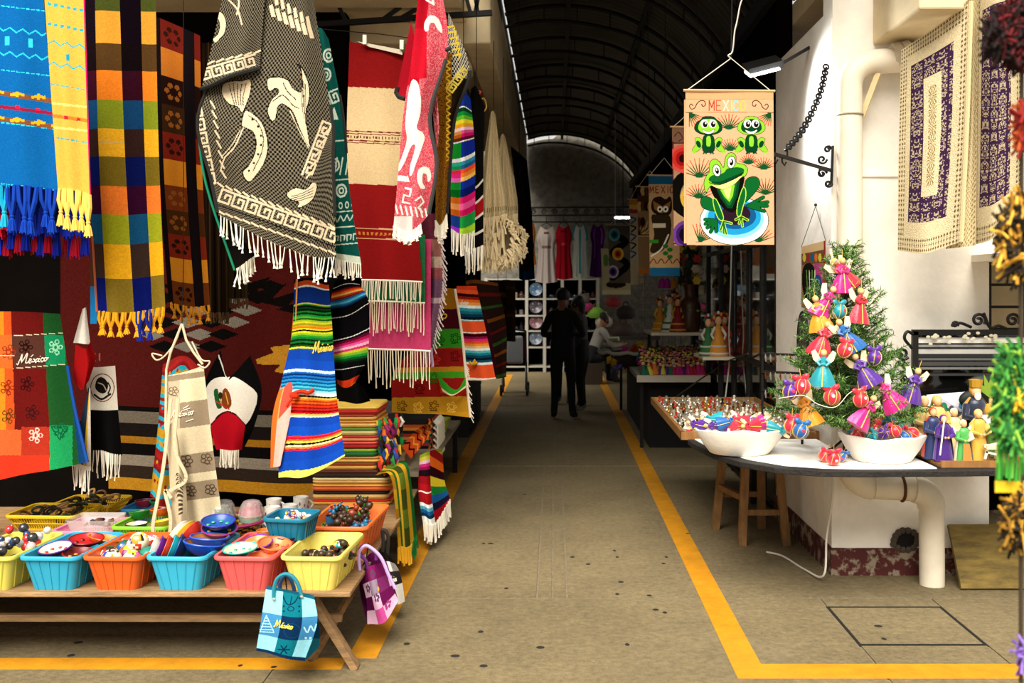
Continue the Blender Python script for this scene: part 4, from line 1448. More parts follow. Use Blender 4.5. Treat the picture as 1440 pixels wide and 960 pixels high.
MB().bar((-2.62,4.31,BZ-.03),(-2.74,4.33,.0),.03,.055,up=(0,1,0)).build('leg',WOODB,t)
MB().bar((-2.62,5.8,BZ-.03),(-2.74,5.8,.0),.03,.055,up=(0,1,0)).build('leg',WOODB,t)
MB().bar((-5,4.40,.20),(-.94,4.40,.195),.03,.03).build('stretcher',WOODB,t)
MB().bar((-4.6,4.31,BZ-.03),(-4.7,4.33,0),.03,.055,up=(0,1,0)).build('leg',WOODB,t)
def rrect(w,d,r,z,n=4):
 pts=[]
 for cx,cy,a0 in ((w/2-r,d/2-r,0),(-w/2+r,d/2-r,90),(-w/2+r,-d/2+r,180),(w/2-r,-d/2+r,270)):
  for k in range(n+1):
   a=math.radians(a0+90*k/n)
   pts.append(Vector((cx+r*math.cos(a),cy+r*math.sin(a),z)))
 return pts
def loft(b,rings,cap0=True,cap1=False):
 n=len(rings[0])
 vs=[p for r in rings for p in r]
 fs=[(i*n+k,i*n+(k+1)%n,(i+1)*n+(k+1)%n,(i+1)*n+k) for i in range(len(rings)-1) for k in range(n)]
 if cap0:
  fs.append(tuple(range(n-1,-1,-1)))
 if cap1:
  fs.append(tuple((len(rings)-1)*n+k for k in range(n)))
 b._add(vs,fs)
def make_tray(color,loc,rot,label,w=.252,d=.42,h=.15,name='plastic_tray',lattice=False,group=None,taper=.035):
 m=mat('plastic_' +color.lstrip('#'),color,.42,spec=.4,var=.05,vscale=12)
 t=thing(name,label,'tray' if not lattice else 'basket',loc,rot,group)
 tp=taper
 if not lattice:
  b=MB()
  loft(b,[rrect(w-2*tp,d-2*tp,.03,0),rrect(w-.008,d-.008,.035,h-.012)])
  loft(b,[rrect(w-2*tp-.008,d-2*tp-.008,.028,.005),rrect(w-.016,d-.016,.033,h-.008)])
  b.build('basin',m,t,world=False,smooth=True)
 else:
  b=MB()
  loft(b,[rrect(w-2*tp,d-2*tp,.03,0),rrect(w-2*tp,d-2*tp,.03,.012)],cap1=True)
  b.build('base',m,t,world=False)
  b=MB()
  nb=max(8,int(w/.016))
  for s in (-1,1):
   for k in range(nb+1):
    f=k/nb-.5
    b.bar((f*(w-2*tp-.03),s*(d/2-tp),.006),(f*(w-.04),s*(d/2-.006),h-.01),.006,.003)
   nb2=max(8,int(d/.016))
   for k in range(nb2+1):
    f=k/nb2-.5
    b.bar((s*(w/2-tp),f*(d-2*tp-.03),.006),(s*(w/2-.006),f*(d-.04),h-.01),.006,.003,up=(0,1,0))
  o=b.build('lattice',m,t,world=False)
  o['kind']='stuff'
  for q in ((.45,) if h<.09 else (.35,.65)):
   b=MB()
   ring=rrect(w-2*tp*(1-q),d-2*tp*(1-q),.03,h*q)
   b.tube(ring,.004,4,closed=True).build('lattice_band',m,t,world=False)
 if not lattice and h>.12:
  b=MB()
  loft(b,[rrect(w-tp-.03,d-tp-.03,.028,.052),rrect(w-tp-.02,d-tp-.02,.028,.06)],cap1=True)
  b.build('paper_lining',mat('kraft_paper','#5c4630',.9,bump=.5,bscale=25,var=.3),t,world=False)
 b=MB()
 loft(b,[rrect(w-.012,d-.012,.032,h-.004),rrect(w+.014,d+.014,.04,h-.014),rrect(w+.018,d+.018,.042,h-.004),rrect(w+.010,d+.010,.038,h+.003),rrect(w-.012,d-.012,.032,h+.001),rrect(w-.016,d-.016,.030,h-.014)],cap0=False)
 b.build('rim',m,t,world=False,smooth=True)
 if not lattice:
  for s in (-1,1):
   for k in range(5):
    f=(k+.5)/5-.5
    MB().bar((f*(w-2*tp-.03),s*(d/2-tp+.002),.004),(f*(w-.03),s*(d/2-.003),h-.016),.005,.003).build('rib',m,t,world=False)
   for k in range(6):
    f=(k+.5)/6-.5
    MB().bar((s*(w/2-tp+.002),f*(d-2*tp-.03),.004),(s*(w/2-.003),f*(d-.03),h-.016),.005,.003,up=(0,1,0)).build('rib',m,t,world=False)
 return t
TY=4.43
RT=math.radians(-3)
trays={}
for key,px,c,lab in (('y1',-18,'#d8cf5c','pale yellow plastic tray of glass baubles at the far left'),('b1',74,'#2f9fc0','sky blue plastic tray holding painted dishes, second from left'),
      ('o1',163,'#d85a1e','orange plastic tray holding painted balls in the front row'),('b2',252,'#34a8c8','sky blue plastic tray holding blue clay bowls in the front row'),
      ('c1',347,'#e05a58','coral pink plastic tray holding clay dishes in the front row'),('y2',441,'#e8d868','yellow plastic tray of bobble-head turtles at the bench end')):
 x=(px-CX)/FPX*4.24
 trays[key]=(x,TY)
 make_tray(c,(x,TY,BZ),RT,lab)
x=(496-CX)/FPX*4.95
trays['o2']=(x-.03,5.0)
make_tray('#e06a2c',(x-.03,5.0,BZ),RT,'orange plastic tray of small brown carvings behind the yellow tray',w=.30,d=.50)
# the small teal tub rests on the rims of the coral and yellow trays
tub=(-1.205,4.57,.513)
make_tray('#0f6a86',tub,math.radians(-8),'small dark teal tub of painted beads resting on two trays',w=.20,d=.20,h=.10,name='plastic_tub',taper=.02)
# lattice baskets in the second row
make_tray('#d8b21c',(-2.72,5.42,BZ),RT,'yellow slotted plastic basket of leather bracelets',w=.38,d=.30,h=.085,name='slotted_basket',lattice=True)
make_tray('#d87aa0',(-2.34,5.08,BZ),RT,'pink slotted plastic basket under a clear lid tray',w=.30,d=.30,h=.085,name='slotted_basket',lattice=True)
make_tray('#7cb82c',(-2.05,5.06,BZ),RT,'lime green plastic basket holding small painted bowls',w=.28,d=.28,h=.11,name='slotted_basket',lattice=True)
make_tray('#c8a020',(-2.66,5.73,BZ),RT,'yellow tray of bracelets at the back of the bench',w=.34,d=.28,h=.07,name='slotted_basket',lattice=True)
make_tray('#1c6a9c',(-2.22,5.62,BZ),RT,'blue tray of small dark dishes at the back of the bench',w=.34,d=.28,h=.07)
make_tray('#b83c70',(-3.1,5.10,BZ),RT,'magenta slotted basket at the left edge of the bench',w=.34,d=.30,h=.085,name='slotted_basket',lattice=True)
# ---- pottery kinds
PAL=['#c8281e','#e08a1c','#1c7a3c','#1c4a9c','#e8d8b8','#6c1c5c','#d8c02c','#1c9aa8','#e05a8c','#15120f']
def painted_ball(name,r,base,seed,s=(1,1,1)):
 b=MB()
 b.ball((0,0,0),r,20,12,s=s)
 rr=random.Random(seed)
 spots=[]
 for k in range(13):
  v=Vector((rr.gauss(0,1),rr.gauss(0,1),rr.gauss(0,1))).normalized()
  spots.append((v,rr.choice(PAL),rr.uniform(.3,.55)))
 for i,f in enumerate(b.f):
  c=sum((Vector(b.v[k]) for k in f),Vector())/len(f)
  c.normalize()
  col=base
  for v,q,a in spots:
   if c.angle(v,0)<a:
    col=q
    if c.angle(v,0)<a*.4:
     col='#f0e6c8'
  b.c[i]=hx(col)
 return b.build(name,PAINTED,smooth=True)
def bowl(name,r,h,outer,inner,label,cat,loc,rot=(0,0,0),rim=None,group=None,petals=None,sx=1):
 t=thing(name,label,cat,loc,0,group)
 t.rotation_euler=rot
 mo=mat('glaze_' +outer.lstrip('#'),outer,.3,var=.12,vscale=30)
 mi=mat('glaze_' +inner.lstrip('#'),inner,.3,var=.12,vscale=30)
 mr=mat('glaze_' +(rim or outer).lstrip('#'),rim or outer,.3,var=.12,vscale=30)
 MB().lathe([(r*.45,0),(r*.5,.004),(r*.82,h*.45),(r,h)],n=24,sx=sx).build('outer_wall',mo,t,smooth=True,world=False)
 MB().lathe([(1e-4,h*.12),(r*.45,h*.14),(r*.76,h*.5),(r*.95,h)],n=24,sx=sx).build('inner_glaze',mi,t,smooth=True,world=False)
 MB().tube([(math.cos(2*PI*k/24)*r*.975*sx,math.sin(2*PI*k/24)*r*.975,h) for k in range(24)],r*.045,6,closed=True).build('rim',mr,t,smooth=True,world=False)
 if petals:
  b=MB()
  for k in range(8):
   a=2*PI*k/8
   b.ball((math.cos(a)*r*.6*sx,math.sin(a)*r*.6,h*.36),r*.14,6,4,s=(1,1,.35))
  b.build('painted_petals',mat('glaze_' +petals.lstrip('#'),petals,.3),t,world=False)
 return t
def at_tray(key,dx,dy,dz):
 x,y=trays[key]
 return (x+dx,y+dy,BZ+dz+.035)
def R3(a=0,b=0,c=0):
 return (math.radians(a),math.radians(b),math.radians(c))
# painted balls in the orange tray
seeds=[('#f0e6d0',.045),('#e8d8a0',.043),('#d85a1e',.042),('#1c7a6a',.044),('#f0e6d0',.045),('#c8301c',.038),('#3a2a1c',.04),('#e8c82c',.036),('#f0e8d8',.043),('#1c5a3c',.04),('#d8481c',.04),('#e8e0c0',.042)]
pos=[(-.05,-.12,.05),(.045,-.13,.05),(-.005,-.06,.055),(.09,-.07,.05),(.0,.02,.075),(.07,.03,.06),(-.09,-.05,.05),(.1,.10,.05),(.03,.1,.06),(-.06,.04,.055),(-.08,.12,.05),(.04,-.05,.11)]
words=['front left','front right','middle','right edge','upper','red one beside it','brown one at left','yellow one at rear right','rear','dark green','rear left orange','topmost']
for i,((c,r),p) in enumerate(zip(seeds,pos)):
 o=painted_ball('painted_ball',r,c,i)
 o.location=at_tray('o1',*p)
 o.location.z+=.03
 tag(o,'hand-painted clay ball in the orange tray, ' +words[i],'ball','painted clay balls in the orange tray')
# dishes in blue tray 1
bowl('clay_dish',.075,.03,'#7c1414','#b01c1c','glossy red clay dish on top in the left blue tray','dish',at_tray('b1',.03,.05,.10),R3(6,4),petals='#3c0c0c')
bowl('clay_dish',.07,.03,'#3c2060','#e0d0b8','flower-painted white dish with purple rim in the left blue tray','dish',at_tray('b1',-.05,-.06,.09),R3(10,-4),'#4a2a80',petals='#c8281e')
bowl('clay_dish',.07,.03,'#8c1c14','#6c1414','dark red dish lying under the flowered one in the blue tray','dish',at_tray('b1',.06,-.08,.07),R3(4,6),petals='#e08a1c')
bowl('clay_dish',.06,.03,'#c86a14','#d87a1c','small orange leaf dish at the rear of the left blue tray','dish',at_tray('b1',.09,.1,.09),R3(-4,10),petals='#8c3c0c',sx=1.3)
bowl('clay_dish',.07,.03,'#1c1412','#2c1c18','black dish at the back of the left blue tray','dish',at_tray('b1',-.05,.1,.06),R3(4,0),petals='#8c2418')
# bowls in blue tray 2: standing on edge and stacked
for i,(c,ri,dx) in enumerate((('#e8e0d0','#e8e0d0',-.11),('#5c1c7c','#6c2a90',-.085),('#c83c1c','#d84a20',-.06),('#1c9aa8','#20a8b8',-.035),('#14264c','#1c3a90',-.01))):
 bowl('clay_bowl',.06,.04,c,'#8c5a34',['white','purple','red','turquoise','navy'][i]+' rimmed clay bowl standing on edge in the right blue tray','bowl',at_tray('b2',dx-.02,-.07+.01*i,.10),R3(8,-68,10),ri)
for i,(c,ri,dx,dy) in enumerate((('#e8e2d4','#f0eadc',-.09,.1),('#d8a02c','#e0b030',-.06,.1),('#b82c1c','#c83020',-.03,.09))):
 bowl('clay_bowl',.075,.04,c,'#7c4a2c',['white','ochre','brick red'][i]+' clay bowl standing on edge at the rear of the right blue tray','bowl',at_tray('b2',dx,dy,.11),R3(0,-60,-10),ri)
bowl('clay_bowl',.088,.05,'#1c4ab0','#8c5428','large blue and brown clay bowl lying in front in the right blue tray','bowl',at_tray('b2',.055,-.07,.09),R3(-6,8),'#2456c0')
bowl('clay_bowl',.085,.05,'#2050b8','#9c6030','second blue and brown clay bowl stacked behind the front one','bowl',at_tray('b2',.06,.0,.10),R3(-4,4),'#2456c0')
bowl('clay_bowl',.08,.035,'#7c1c5c','#1c4a7c','magenta-rimmed blue flower dish at the rear of the right blue tray','bowl',at_tray('b2',.07,.11,.13),R3(12,6),'#8c2468',petals='#e0a02c')
bowl('clay_bowl',.075,.035,'#1c2a8c','#1c4a8c','royal blue flower dish topmost in the right blue tray','bowl',at_tray('b2',.06,.12,.16),R3(10,4),'#3030a0',petals='#1c9a6c')
# coral tray
bowl('clay_dish',.068,.03,'#1c9a90','#d8d8a0','turquoise oval dish in the front of the coral tray','dish',at_tray('c1',-.05,-.11,.10),R3(8,-3),'#20b0a4',petals='#1c8a8a',sx=1.1)
bowl('clay_dish',.066,.03,'#5c2a80','#e07a3c','orange dish with purple scalloped rim in the coral tray','dish',at_tray('c1',-.01,.0,.10),R3(14,0),'#6c30a0',petals='#f0e0b0')
bowl('clay_dish',.075,.04,'#c86030','#d87840','wide terracotta dish at the right of the coral tray','dish',at_tray('c1',.07,-.03,.09),R3(8,8),petals='#8c2c1c')
bowl('clay_dish',.06,.03,'#c85a2c','#d87038','small terracotta dish flat in the coral tray front','dish',at_tray('c1',.05,-.13,.07),R3(4,2),petals='#f0b070')
bowl('clay_dish',.06,.03,'#14120f','#1c2a2a','black painted dish at the rear right of the coral tray','dish',at_tray('c1',.09,.09,.11),R3(8,6),petals='#1c7a6c')
bowl('clay_jar',.04,.05,'#d87a34','#c86a2c','little orange clay jar at the back of the coral tray','jar',at_tray('c1',-.01,.12,.10),R3(0,0))
# turtles
def make_turtle(seed):
 t=thing('clay_turtle','painted bobble-head clay turtle','turtle')
 sh=painted_ball('shell',.034,'#2a2014',seed,(1,1.1,.6))
 sh.parent=t
 sh.location=(0,0,.022)
 MB().ball((0,-.042,.035),.017,10,7).build('head',mat('turtle_skin','#3a2c18',.35,var=.3,vscale=60),t,world=False,smooth=True)
 for sx,sy in ((-1,-1),(1,-1),(-1,1),(1,1)):
  MB().ball((sx*.028,sy*.024,.008),.011,6,4,s=(1.3,1,.8)).build('foot',MATS['turtle_skin'],t,world=False)
 return t
for i,p in enumerate([(-.06,-.06,0),(.0,-.07,0),(.06,-.06,0),(.09,.0,.02),(.03,.0,.01),(-.03,.01,.01),(.06,.06,.03),(-.08,.06,0),(.0,.09,.01),(.06,.02,.055)]):
 t=make_turtle(i+3)
 t.location=at_tray('y2',p[0]+.01,p[1],p[2]+.035)
 t.rotation_euler=(0,0,rnd.uniform(-1,1))
 t['label']='painted clay turtle in the yellow tray, ' +['front left','front middle','front right','right edge','centre','left of centre','rear right','rear left','rear middle','topmost on the pile'][i]
 t['group']='clay turtles in the yellow tray'
# brown carvings in orange tray 2
CARV=mat('carved_brown','#33200f',.4,var=.5,vscale=50)
cb=MB()
cb.ball((0,0,.02),.024,8,6,s=(1,.8,.9)).ball((0,-.012,.05),.015,8,6).ball((.012,0,.062),.006,5,4).ball((-.012,0,.062),.006,5,4).ball((0,.02,.03),.012,6,4)
proto=cb.build('carved_figure',CARV,smooth=True)
tag(proto,'little dark brown carved figure piled in the orange tray behind','carving','brown carvings in the orange tray')
accent=[None,None,'#1c5a7c','#2c7a2c',None,'#7c2c14',None]
for i in range(44):
 o=proto if i==0 else proto.copy()
 if i:
  COL.objects.link(o)
 dx,dy=rnd.uniform(-.10,.10),rnd.uniform(-.18,.17)
 o.location=(trays['o2'][0]+dx,trays['o2'][1]+dy,BZ+.02+.05*(i%3)+rnd.uniform(0,.02)+.03*(dx>0))
 o.rotation_euler=(rnd.uniform(-.8,.8),rnd.uniform(-.8,.8),rnd.uniform(0,6))
 c=accent[i%7]
 if c:
  o.material_slots[0].link='OBJECT'
  o.material_slots[0].material=mat('carved_' +c[1:],c,.35,var=.3,vscale=50)
for i,(dx,c,dy) in enumerate(((-.08,'#1c4a6c',-.05),(.0,'#2c7a2c',.12))):
 t=thing('clay_cup',['dark blue','green'][i]+' little clay cup standing in the orange tray behind','cup',(trays['o2'][0]+dx,trays['o2'][1]+dy,BZ+.1))
 MB().lathe([(.02,0),(.024,.03),(.026,.06)],n=12).build('outer_wall',plain(c,.35),t,world=False,smooth=True)
 MB().lathe([(1e-4,.01),(.02,.02),(.0235,.06),(.026,.06)],n=12).build('inner_glaze',plain('#15120f',.4),t,world=False,smooth=True)
# beads in the tub
for i in range(22):
 o=painted_ball('painted_bead',rnd.uniform(.013,.018),rnd.choice(['#f0e8d8','#2a1c4c','#1c1814','#e8e0d0','#6c2c1c','#1c4a7c']),i+60)
 a,r=rnd.uniform(0,6.28),rnd.uniform(0,.075)
 o.location=(tub[0]+r*math.cos(a),tub[1]+r*math.sin(a),tub[2]+.068+.03*(1-r/.08)+rnd.uniform(0,.012))
 tag(o,'tiny painted clay bead heaped in the dark teal tub','bead','painted beads in the teal tub')
# glass baubles in yellow tray 1 and to its left
GLASS=mat('clear_glass','#dfe6e6',.08,spec=.8,trans=.85)
for i in range(36):
 r=rnd.uniform(.016,.024)
 b=MB().ball((0,0,0),r,10,7)
 b.lathe([(.004,r*.95),(.005,r*1.15),(.002,r*1.25)],n=6)
 o=b.build('glass_bauble',mat('bauble_%d' %(i%6),['#e8e8e4','#c8d4dc','#c02c2c','#1c3a6c','#e8d8d0','#2c2c34'][i%6],.12,spec=.8,trans=.45 if i%6 in (0,1,4) else 0),smooth=True)
 o.location=at_tray('y1',rnd.uniform(-.12,.12),rnd.uniform(-.17,.19),.10+rnd.uniform(0,.05))
 o.rotation_euler=(rnd.uniform(-1,1),rnd.uniform(-1,1),0)
 tag(o,['clear','pale blue','red','dark blue','milky','charcoal'][i%6]+' glass bauble heaped in the pale yellow tray','bauble','glass baubles, ' +['clear','pale blue','red','dark blue','milky','charcoal'][i%6])
# bracelets and dishes in the baskets
LEA=[mat('leather_a','#1c120c',.5),mat('leather_b','#5c3418',.55),mat('leather_c','#a8804c',.6),mat('leather_d','#24301c',.5)]
for i in range(46):
 src=i%3
 cx,cy,w_,d_=((-2.72,5.42,.15,.1),(-2.66,5.73,.13,.08),(-3.1,5.1,.13,.1))[src]
 R=rnd.uniform(.026,.036)
 o=MB().tube([(R*math.cos(2*PI*k/16),R*math.sin(2*PI*k/16),0) for k in range(16)],.007,5,closed=True).build('bracelet',LEA[i%4],smooth=True)
 o.location=(cx+rnd.uniform(-w_,w_),cy+rnd.uniform(-d_,d_),BZ+.05+rnd.uniform(0,.05))
 o.rotation_euler=(rnd.uniform(-.7,.7),rnd.uniform(-.7,.7),0)
 nm=['black','brown','tan','dark green'][i%4]
 wh=['yellow slotted basket','rear yellow basket','magenta basket'][src]
 tag(o,'%s leather bracelet heaped in the %s' %(nm,wh),'bracelet','%s bracelets in the %s' %(nm,wh))
for i,(x,y,z,c,ci,lab) in enumerate(((-2.10,5.0,.07,'#2c1c4c','#e8d8a0','purple bowl painted inside with yellow, in the lime basket'),(-1.97,5.02,.08,'#c8a020','#e0c02c','yellow bowl at the right of the lime basket'),(-2.02,5.12,.12,'#d8601c','#5c1c14','orange-rimmed bowl at the rear of the lime basket'),(-2.14,5.14,.10,'#1c7a2c','#14321c','green-rimmed bowl at the rear left of the lime basket'),
           (-2.22,5.6,.06,'#1c8a3c','#241418','green-rimmed black bowl in the blue rear tray'),(-2.32,5.64,.05,'#8c1c2c','#2c1014','dark red bowl in the blue rear tray'),(-2.1,5.66,.05,'#14120f','#5c2c14','black bowl at the right of the blue rear tray'))):
 bowl('small_bowl',.055,.04,c,ci,lab,'bowl',(x,y,BZ+z),R3(rnd.uniform(-8,12),rnd.uniform(-10,10)),c,petals=rnd.choice(PAL))
b=MB()
loft(b,[rrect(.20,.16,.02,0),rrect(.24,.19,.025,.06),rrect(.235,.185,.025,.06),rrect(.195,.155,.02,.004)])
t=thing('clear_lid','clear plastic lid tray of silver trinkets in the pink basket','lid',(-2.33,5.06,BZ+.07))
b.build('shell',mat('clear_plastic','#d8d0c8',.15,alpha=.3,spec=.8),t,world=False)
for i in range(26):
 o=MB().ball((0,0,0),rnd.uniform(.010,.018),7,5,s=(1.4,.8,.6)).build('trinket',mat('trinket_%d' %(i%4),['#c8c4b8','#6c4a38','#e8e0d8','#2c2420'][i%4],.3,metal=.3 if i%2 else 0),smooth=True)
 up=i%2
 o.location=(-2.33+rnd.uniform(-.08,.08),5.06+rnd.uniform(-.06,.06),BZ+.085+rnd.uniform(0,.03)) if up else (-2.34+rnd.uniform(-.11,.12),5.04+rnd.uniform(-.1,.1),BZ+.03+rnd.uniform(0,.02))
 o.rotation_euler=(rnd.uniform(-1,1),0,rnd.uniform(0,3))
 nm=['silvery','brown','white','dark'][i%4]
 tag(o,nm+(' trinket in the clear lid tray' if up else ' trinket in the pink slotted basket'),'trinket',nm+(' trinkets in the lid' if up else ' trinkets in the pink basket'))
# cartons, mugs, wrapped pottery
CARD=mat('cardboard','#a87c4c',.85,var=.12,vscale=8)
def carton(loc,w,d,h,label,rot=0):
 t=thing('cardboard_box',label,'box',loc,rot)
 MB().box((0,0,.003),(w,d,.006)).build('bottom',CARD,t,world=False)
 for c_,s in (((0,-d/2,h/2),(w,.006,h)),((0,d/2,h/2),(w,.006,h)),((-w/2,0,h/2),(.006,d,h)),((w/2,0,h/2),(.006,d,h))):
  MB().box(c_,s).build('side',CARD,t,world=False)
 return t
t=carton((-1.60,4.93,BZ),.30,.36,.075,'cardboard box under the woven basket of pottery')
b=MB()
for k,wd in enumerate((.012,.05,.035)):
 b.box((-.07+k*.05,-.184,.045),(wd,.002,.012))
b.build('print',mat('black_print','#17120d',.8),t,world=False)
carton((-1.36,5.08,BZ),.30,.56,.07,'cardboard box full of white mugs')
MUGW=mat('mug_white','#e6e2da',.25,spec=.5)
def make_mug():
 t=thing('mug','white mug','mug')
 MB().lathe([(.036,0),(.040,.004),(.042,.095),(.0425,.098)],n=24).build('outer_wall',MUGW,t,world=False,smooth=True)
 MB().lathe([(1e-4,.008),(.034,.01),(.0385,.098),(.0425,.098)],n=24).build('inside',MUGW,t,world=False,smooth=True)
 MB().tube([(.04+.028*math.sin(PI*k/8),0,.02+.058*k/8) for k in range(9)],.006,6).build('handle',MUGW,t,world=False,smooth=True)
 b=MB()
 for k in range(10):
  a=-2.6+k*.32
  z=.025+.05*((k*7)%5)/5
  b.ball((.0415*math.cos(a),.0415*math.sin(a),z),.010,6,4,s=(.5,.5,1))
 b.build('print',plain('#4a4a52'),t,world=False)
 return t
mug=make_mug()
mg=[(363,726,'#b01858','mug printed with magenta flowers, nearest in the carton'),(383,709,'#3a3a3c','white mug with grey print beside the flowered mug'),(404,722,'#54545c','plain white mug half hidden behind the teal tub'),
  (385,698,'#5a4a5c','white mug at the rear left of the carton'),(408,706,'#9a9aa0','white mug in the middle of the carton'),(423,695,'#7c5a74','white mug with a mauve pattern at the rear right')]
for i,(px,py,c,lab) in enumerate(mg):
 z0=BZ+.008
 dd=(EYE-(z0+.098))*FPX/(py+3-CY)
 t=mug if i==0 else copy_tree(mug)
 t.location=((px-CX)/FPX*dd,dd,z0)
 t.rotation_euler=(0,0,-.5+.2*i)
 t['label']=lab
 t['group']='mugs in the cardboard box'
 recolor(t,{'print':plain(c)})
bk=(-1.60,4.93,BZ+.075)
t=thing('woven_basket','round black and yellow woven basket of wrapped pottery on a box','basket',bk)
b=MB()
for k in range(5):
 R=.10+.012*k
 for q in range(28):
  a0,a1=2*PI*q/28,2*PI*(q+1)/28
  b.col=hx('#d8b02c' if (q+k)%2 else '#17120f')
  b.tube([(R*math.cos(a0),R*math.sin(a0),.008+k*.012),(R*math.cos(a1),R*math.sin(a1),.008+k*.012)],.0075,5)
b.build('coils',PAINTED,t,world=False)
MB().lathe([(1e-4,.003),(.1,.004),(.145,.058)],n=24).build('lining',plain('#241810'),t,world=False)
MB().tube([(.16*math.cos(2*PI*k/28),.16*math.sin(2*PI*k/28),.066) for k in range(28)],.009,6,closed=True).build('rim',plain('#7c1448'),t,world=False)
WRAP=mat('plastic_wrap','#e8e4dc',.1,alpha=.22,bump=.6,bscale=40,spec=.9)
for i,(dx,dy,c,c2,lab) in enumerate(((-.04,-.05,'#24401c','#d8d8c8','green and white clay jug wrapped in clear film in the woven basket'),(-.06,.06,'#3a2018','#8c4a34','brown clay pot wrapped in clear film at the rear of the basket'),(.08,.06,'#8c1c3c','#1c7a4a','red and green clay pot wrapped in film at the right of the basket'))):
 t=thing('wrapped_pot',lab,'pot',(bk[0]+dx,bk[1]+dy,bk[2]+.03))
 MB().lathe([(.03,0),(.055,.02),(.06,.05),(.045,.08)],n=16).build('lower_body',plain(c2,.3),t,world=False,smooth=True)
 MB().lathe([(.061,.045),(.052,.075),(.04,.095),(.045,.11)],n=16).build('upper_body',plain(c,.3),t,world=False,smooth=True)
 MB().lathe([(.034,-.005),(.062,.02),(.067,.05),(.052,.1),(.04,.118),(.02,.125),(.0001,.128)],n=14).build('film',WRAP,t,world=False)
# ---- folded blankets on the bench end
cols=[('#d89a3c','#c8281e'),('#e0b060','#1c1410'),('#d8622c','#e8a03c'),('#d8a85c','#e8d8a0'),('#2c1c14','#5c2c1c'),('#d8a048','#8c3c14'),('#e0b05c','#c8802c'),('#1c6a34','#8cb02c'),('#b01c24','#e05a50'),('#e08a5c','#b0342c'),('#d8c07c','#5c8c2c'),('#e8b868','#d8902c'),('#e0ac58','#b83c1c'),('#b8281c','#e8c050')]
z=BZ+.001
for i,(c,c2) in enumerate(cols[::1]):
 low=i<5
 x1=-.985 if low else -1.06
 h=.036+.006*((i*5)%3)
 t=thing('folded_blanket','%s folded blanket in the stack on the bench, %s from the bottom' %(['ochre','sand','orange','pale ochre','dark brown','tan','gold','green','crimson','salmon','straw','amber','honey','red'][i],['first','second','third','fourth','fifth','sixth','seventh','eighth','ninth','tenth','eleventh','twelfth','thirteenth','topmost'][i]),'blanket',(-1.22,6.1,z),0,'folded blankets')
 w=x1+1.44+rnd.uniform(-.01,.015)
 for k,(zz,hh,cc) in enumerate(((0,h*.55,c),(h*.55,h*.38,c2))):
  rings=[rrect(w,.40,.03,z+zz+.001,3),rrect(w+.012,.412,.035,z+zz+hh*.5,3),rrect(w,.40,.03,z+zz+hh,3)]
  rings=[[p+Vector((-1.44+w/2,6.12,0)) for p in r] for r in rings]
  b=MB()
  loft(b,rings,cap1=True)
  b.build('fold',mat('blanket_' +cc.lstrip('#'),cc,.95,bump=.3,bscale=250,var=.12,vscale=30,stretch=(1,1,8)),t,smooth=True)
 z+=h
# fringe garland of many colours over the stack end
b=MB()
gp=random.Random(9)
for k in range(90):
 p=Vector((gp.uniform(-1.065,-.955),gp.uniform(5.86,6.25),gp.uniform(.60,.88)))
 b.col=hx(gp.choice(['#c8281e','#e8b02c','#1c8a3c','#1c4a9c','#e8e0d0','#d8601c','#8c1c5c','#111111']))
 b.tube([p,p+Vector((gp.uniform(.0,.02),-.005,-.03)),p+Vector((gp.uniform(0,.02),-.005,-.06))],[.009,.012,.005],5)
t=thing('yarn_garland','bundle of multicoloured yarn fringes hanging at the blanket stack','garland',(-1.02,6.0,.6))
o=b.build('yarn_ends',mat('yarn_mixed',attr='col',rough=.95),t)
o['kind']='stuff'
# green and yellow plaid cloth hanging over the bench end
cl=Cloth([[(528,668,5.75),(548,652,5.95),(566,648,6.2)],[(548,668,5.6),(566,664,5.75),(574,655,5.95)],[(556,715,5.55),(572,715,5.7),(581,700,5.9)],[(560,770,5.55),(576,768,5.7),(586,752,5.9)]],[(2,.012,0)])
P=cl.paint(60,130,'#c89a24')
U,V=P.U,P.V
P.put((U>.30)&(U<.55),'#3c4a1c').put((U>.8),'#1c6a2c').put((U>.12)&(U<.2),'#2c5a20')
P.put((np.floor(V*6)%2==0)&(U>.3)&(U<.55),'#5c7024').put((np.floor(V*6)%2==0)&(U<=.12),'#a8741c')
P.noise(.12,3)
t=cloth_root('plaid_cloth','green and gold plaid cloth hanging over the bench end','cloth',cl)
cl.build('woven_panel',P,parent=t)
cl.fringe('fringe',16,.09,.007,yarn('#e0a428'),t,0,.62,seed=3)
cl.fringe('green_fringe',7,.09,.007,yarn('#1c6a30'),t,.66,1,seed=4)
# small folded cloths and a shelf below it
z=.19
t=thing('lower_shelf','low shelf board under the bench end','shelf',(-1.3,6.05,.1))
MB().lohi((-1.75,5.62,.165),(-1.02,6.35,.185)).build('board',WOODB,t)
for sx in (-1.7,-1.07):
 for sy in (5.66,6.31):
  MB().lohi((sx-.02,sy-.02,0),(sx+.02,sy+.02,.165)).build('leg',WOODB,t)
for i,c in enumerate(['#c8b83c','#8cb0a0','#8c1c2c']):
 b=MB()
 w=.46
 rings=[[p+Vector((-1.26,5.9,z+q*.042+.001)) for p in rrect(w+(.012 if q==.5 else 0),.42,.03,0,3)] for q in (0,.5,1)]
 loft(b,rings,cap1=True)
 tag(b.build('folded_cloth',mat('blanket_' +c[1:],c,.95,bump=.3,bscale=250,var=.15,vscale=30),smooth=True),['yellow','grey green','dark red'][i]+' folded cloth on the low shelf under the bench end','cloth','folded cloths under the bench')
 z+=.044
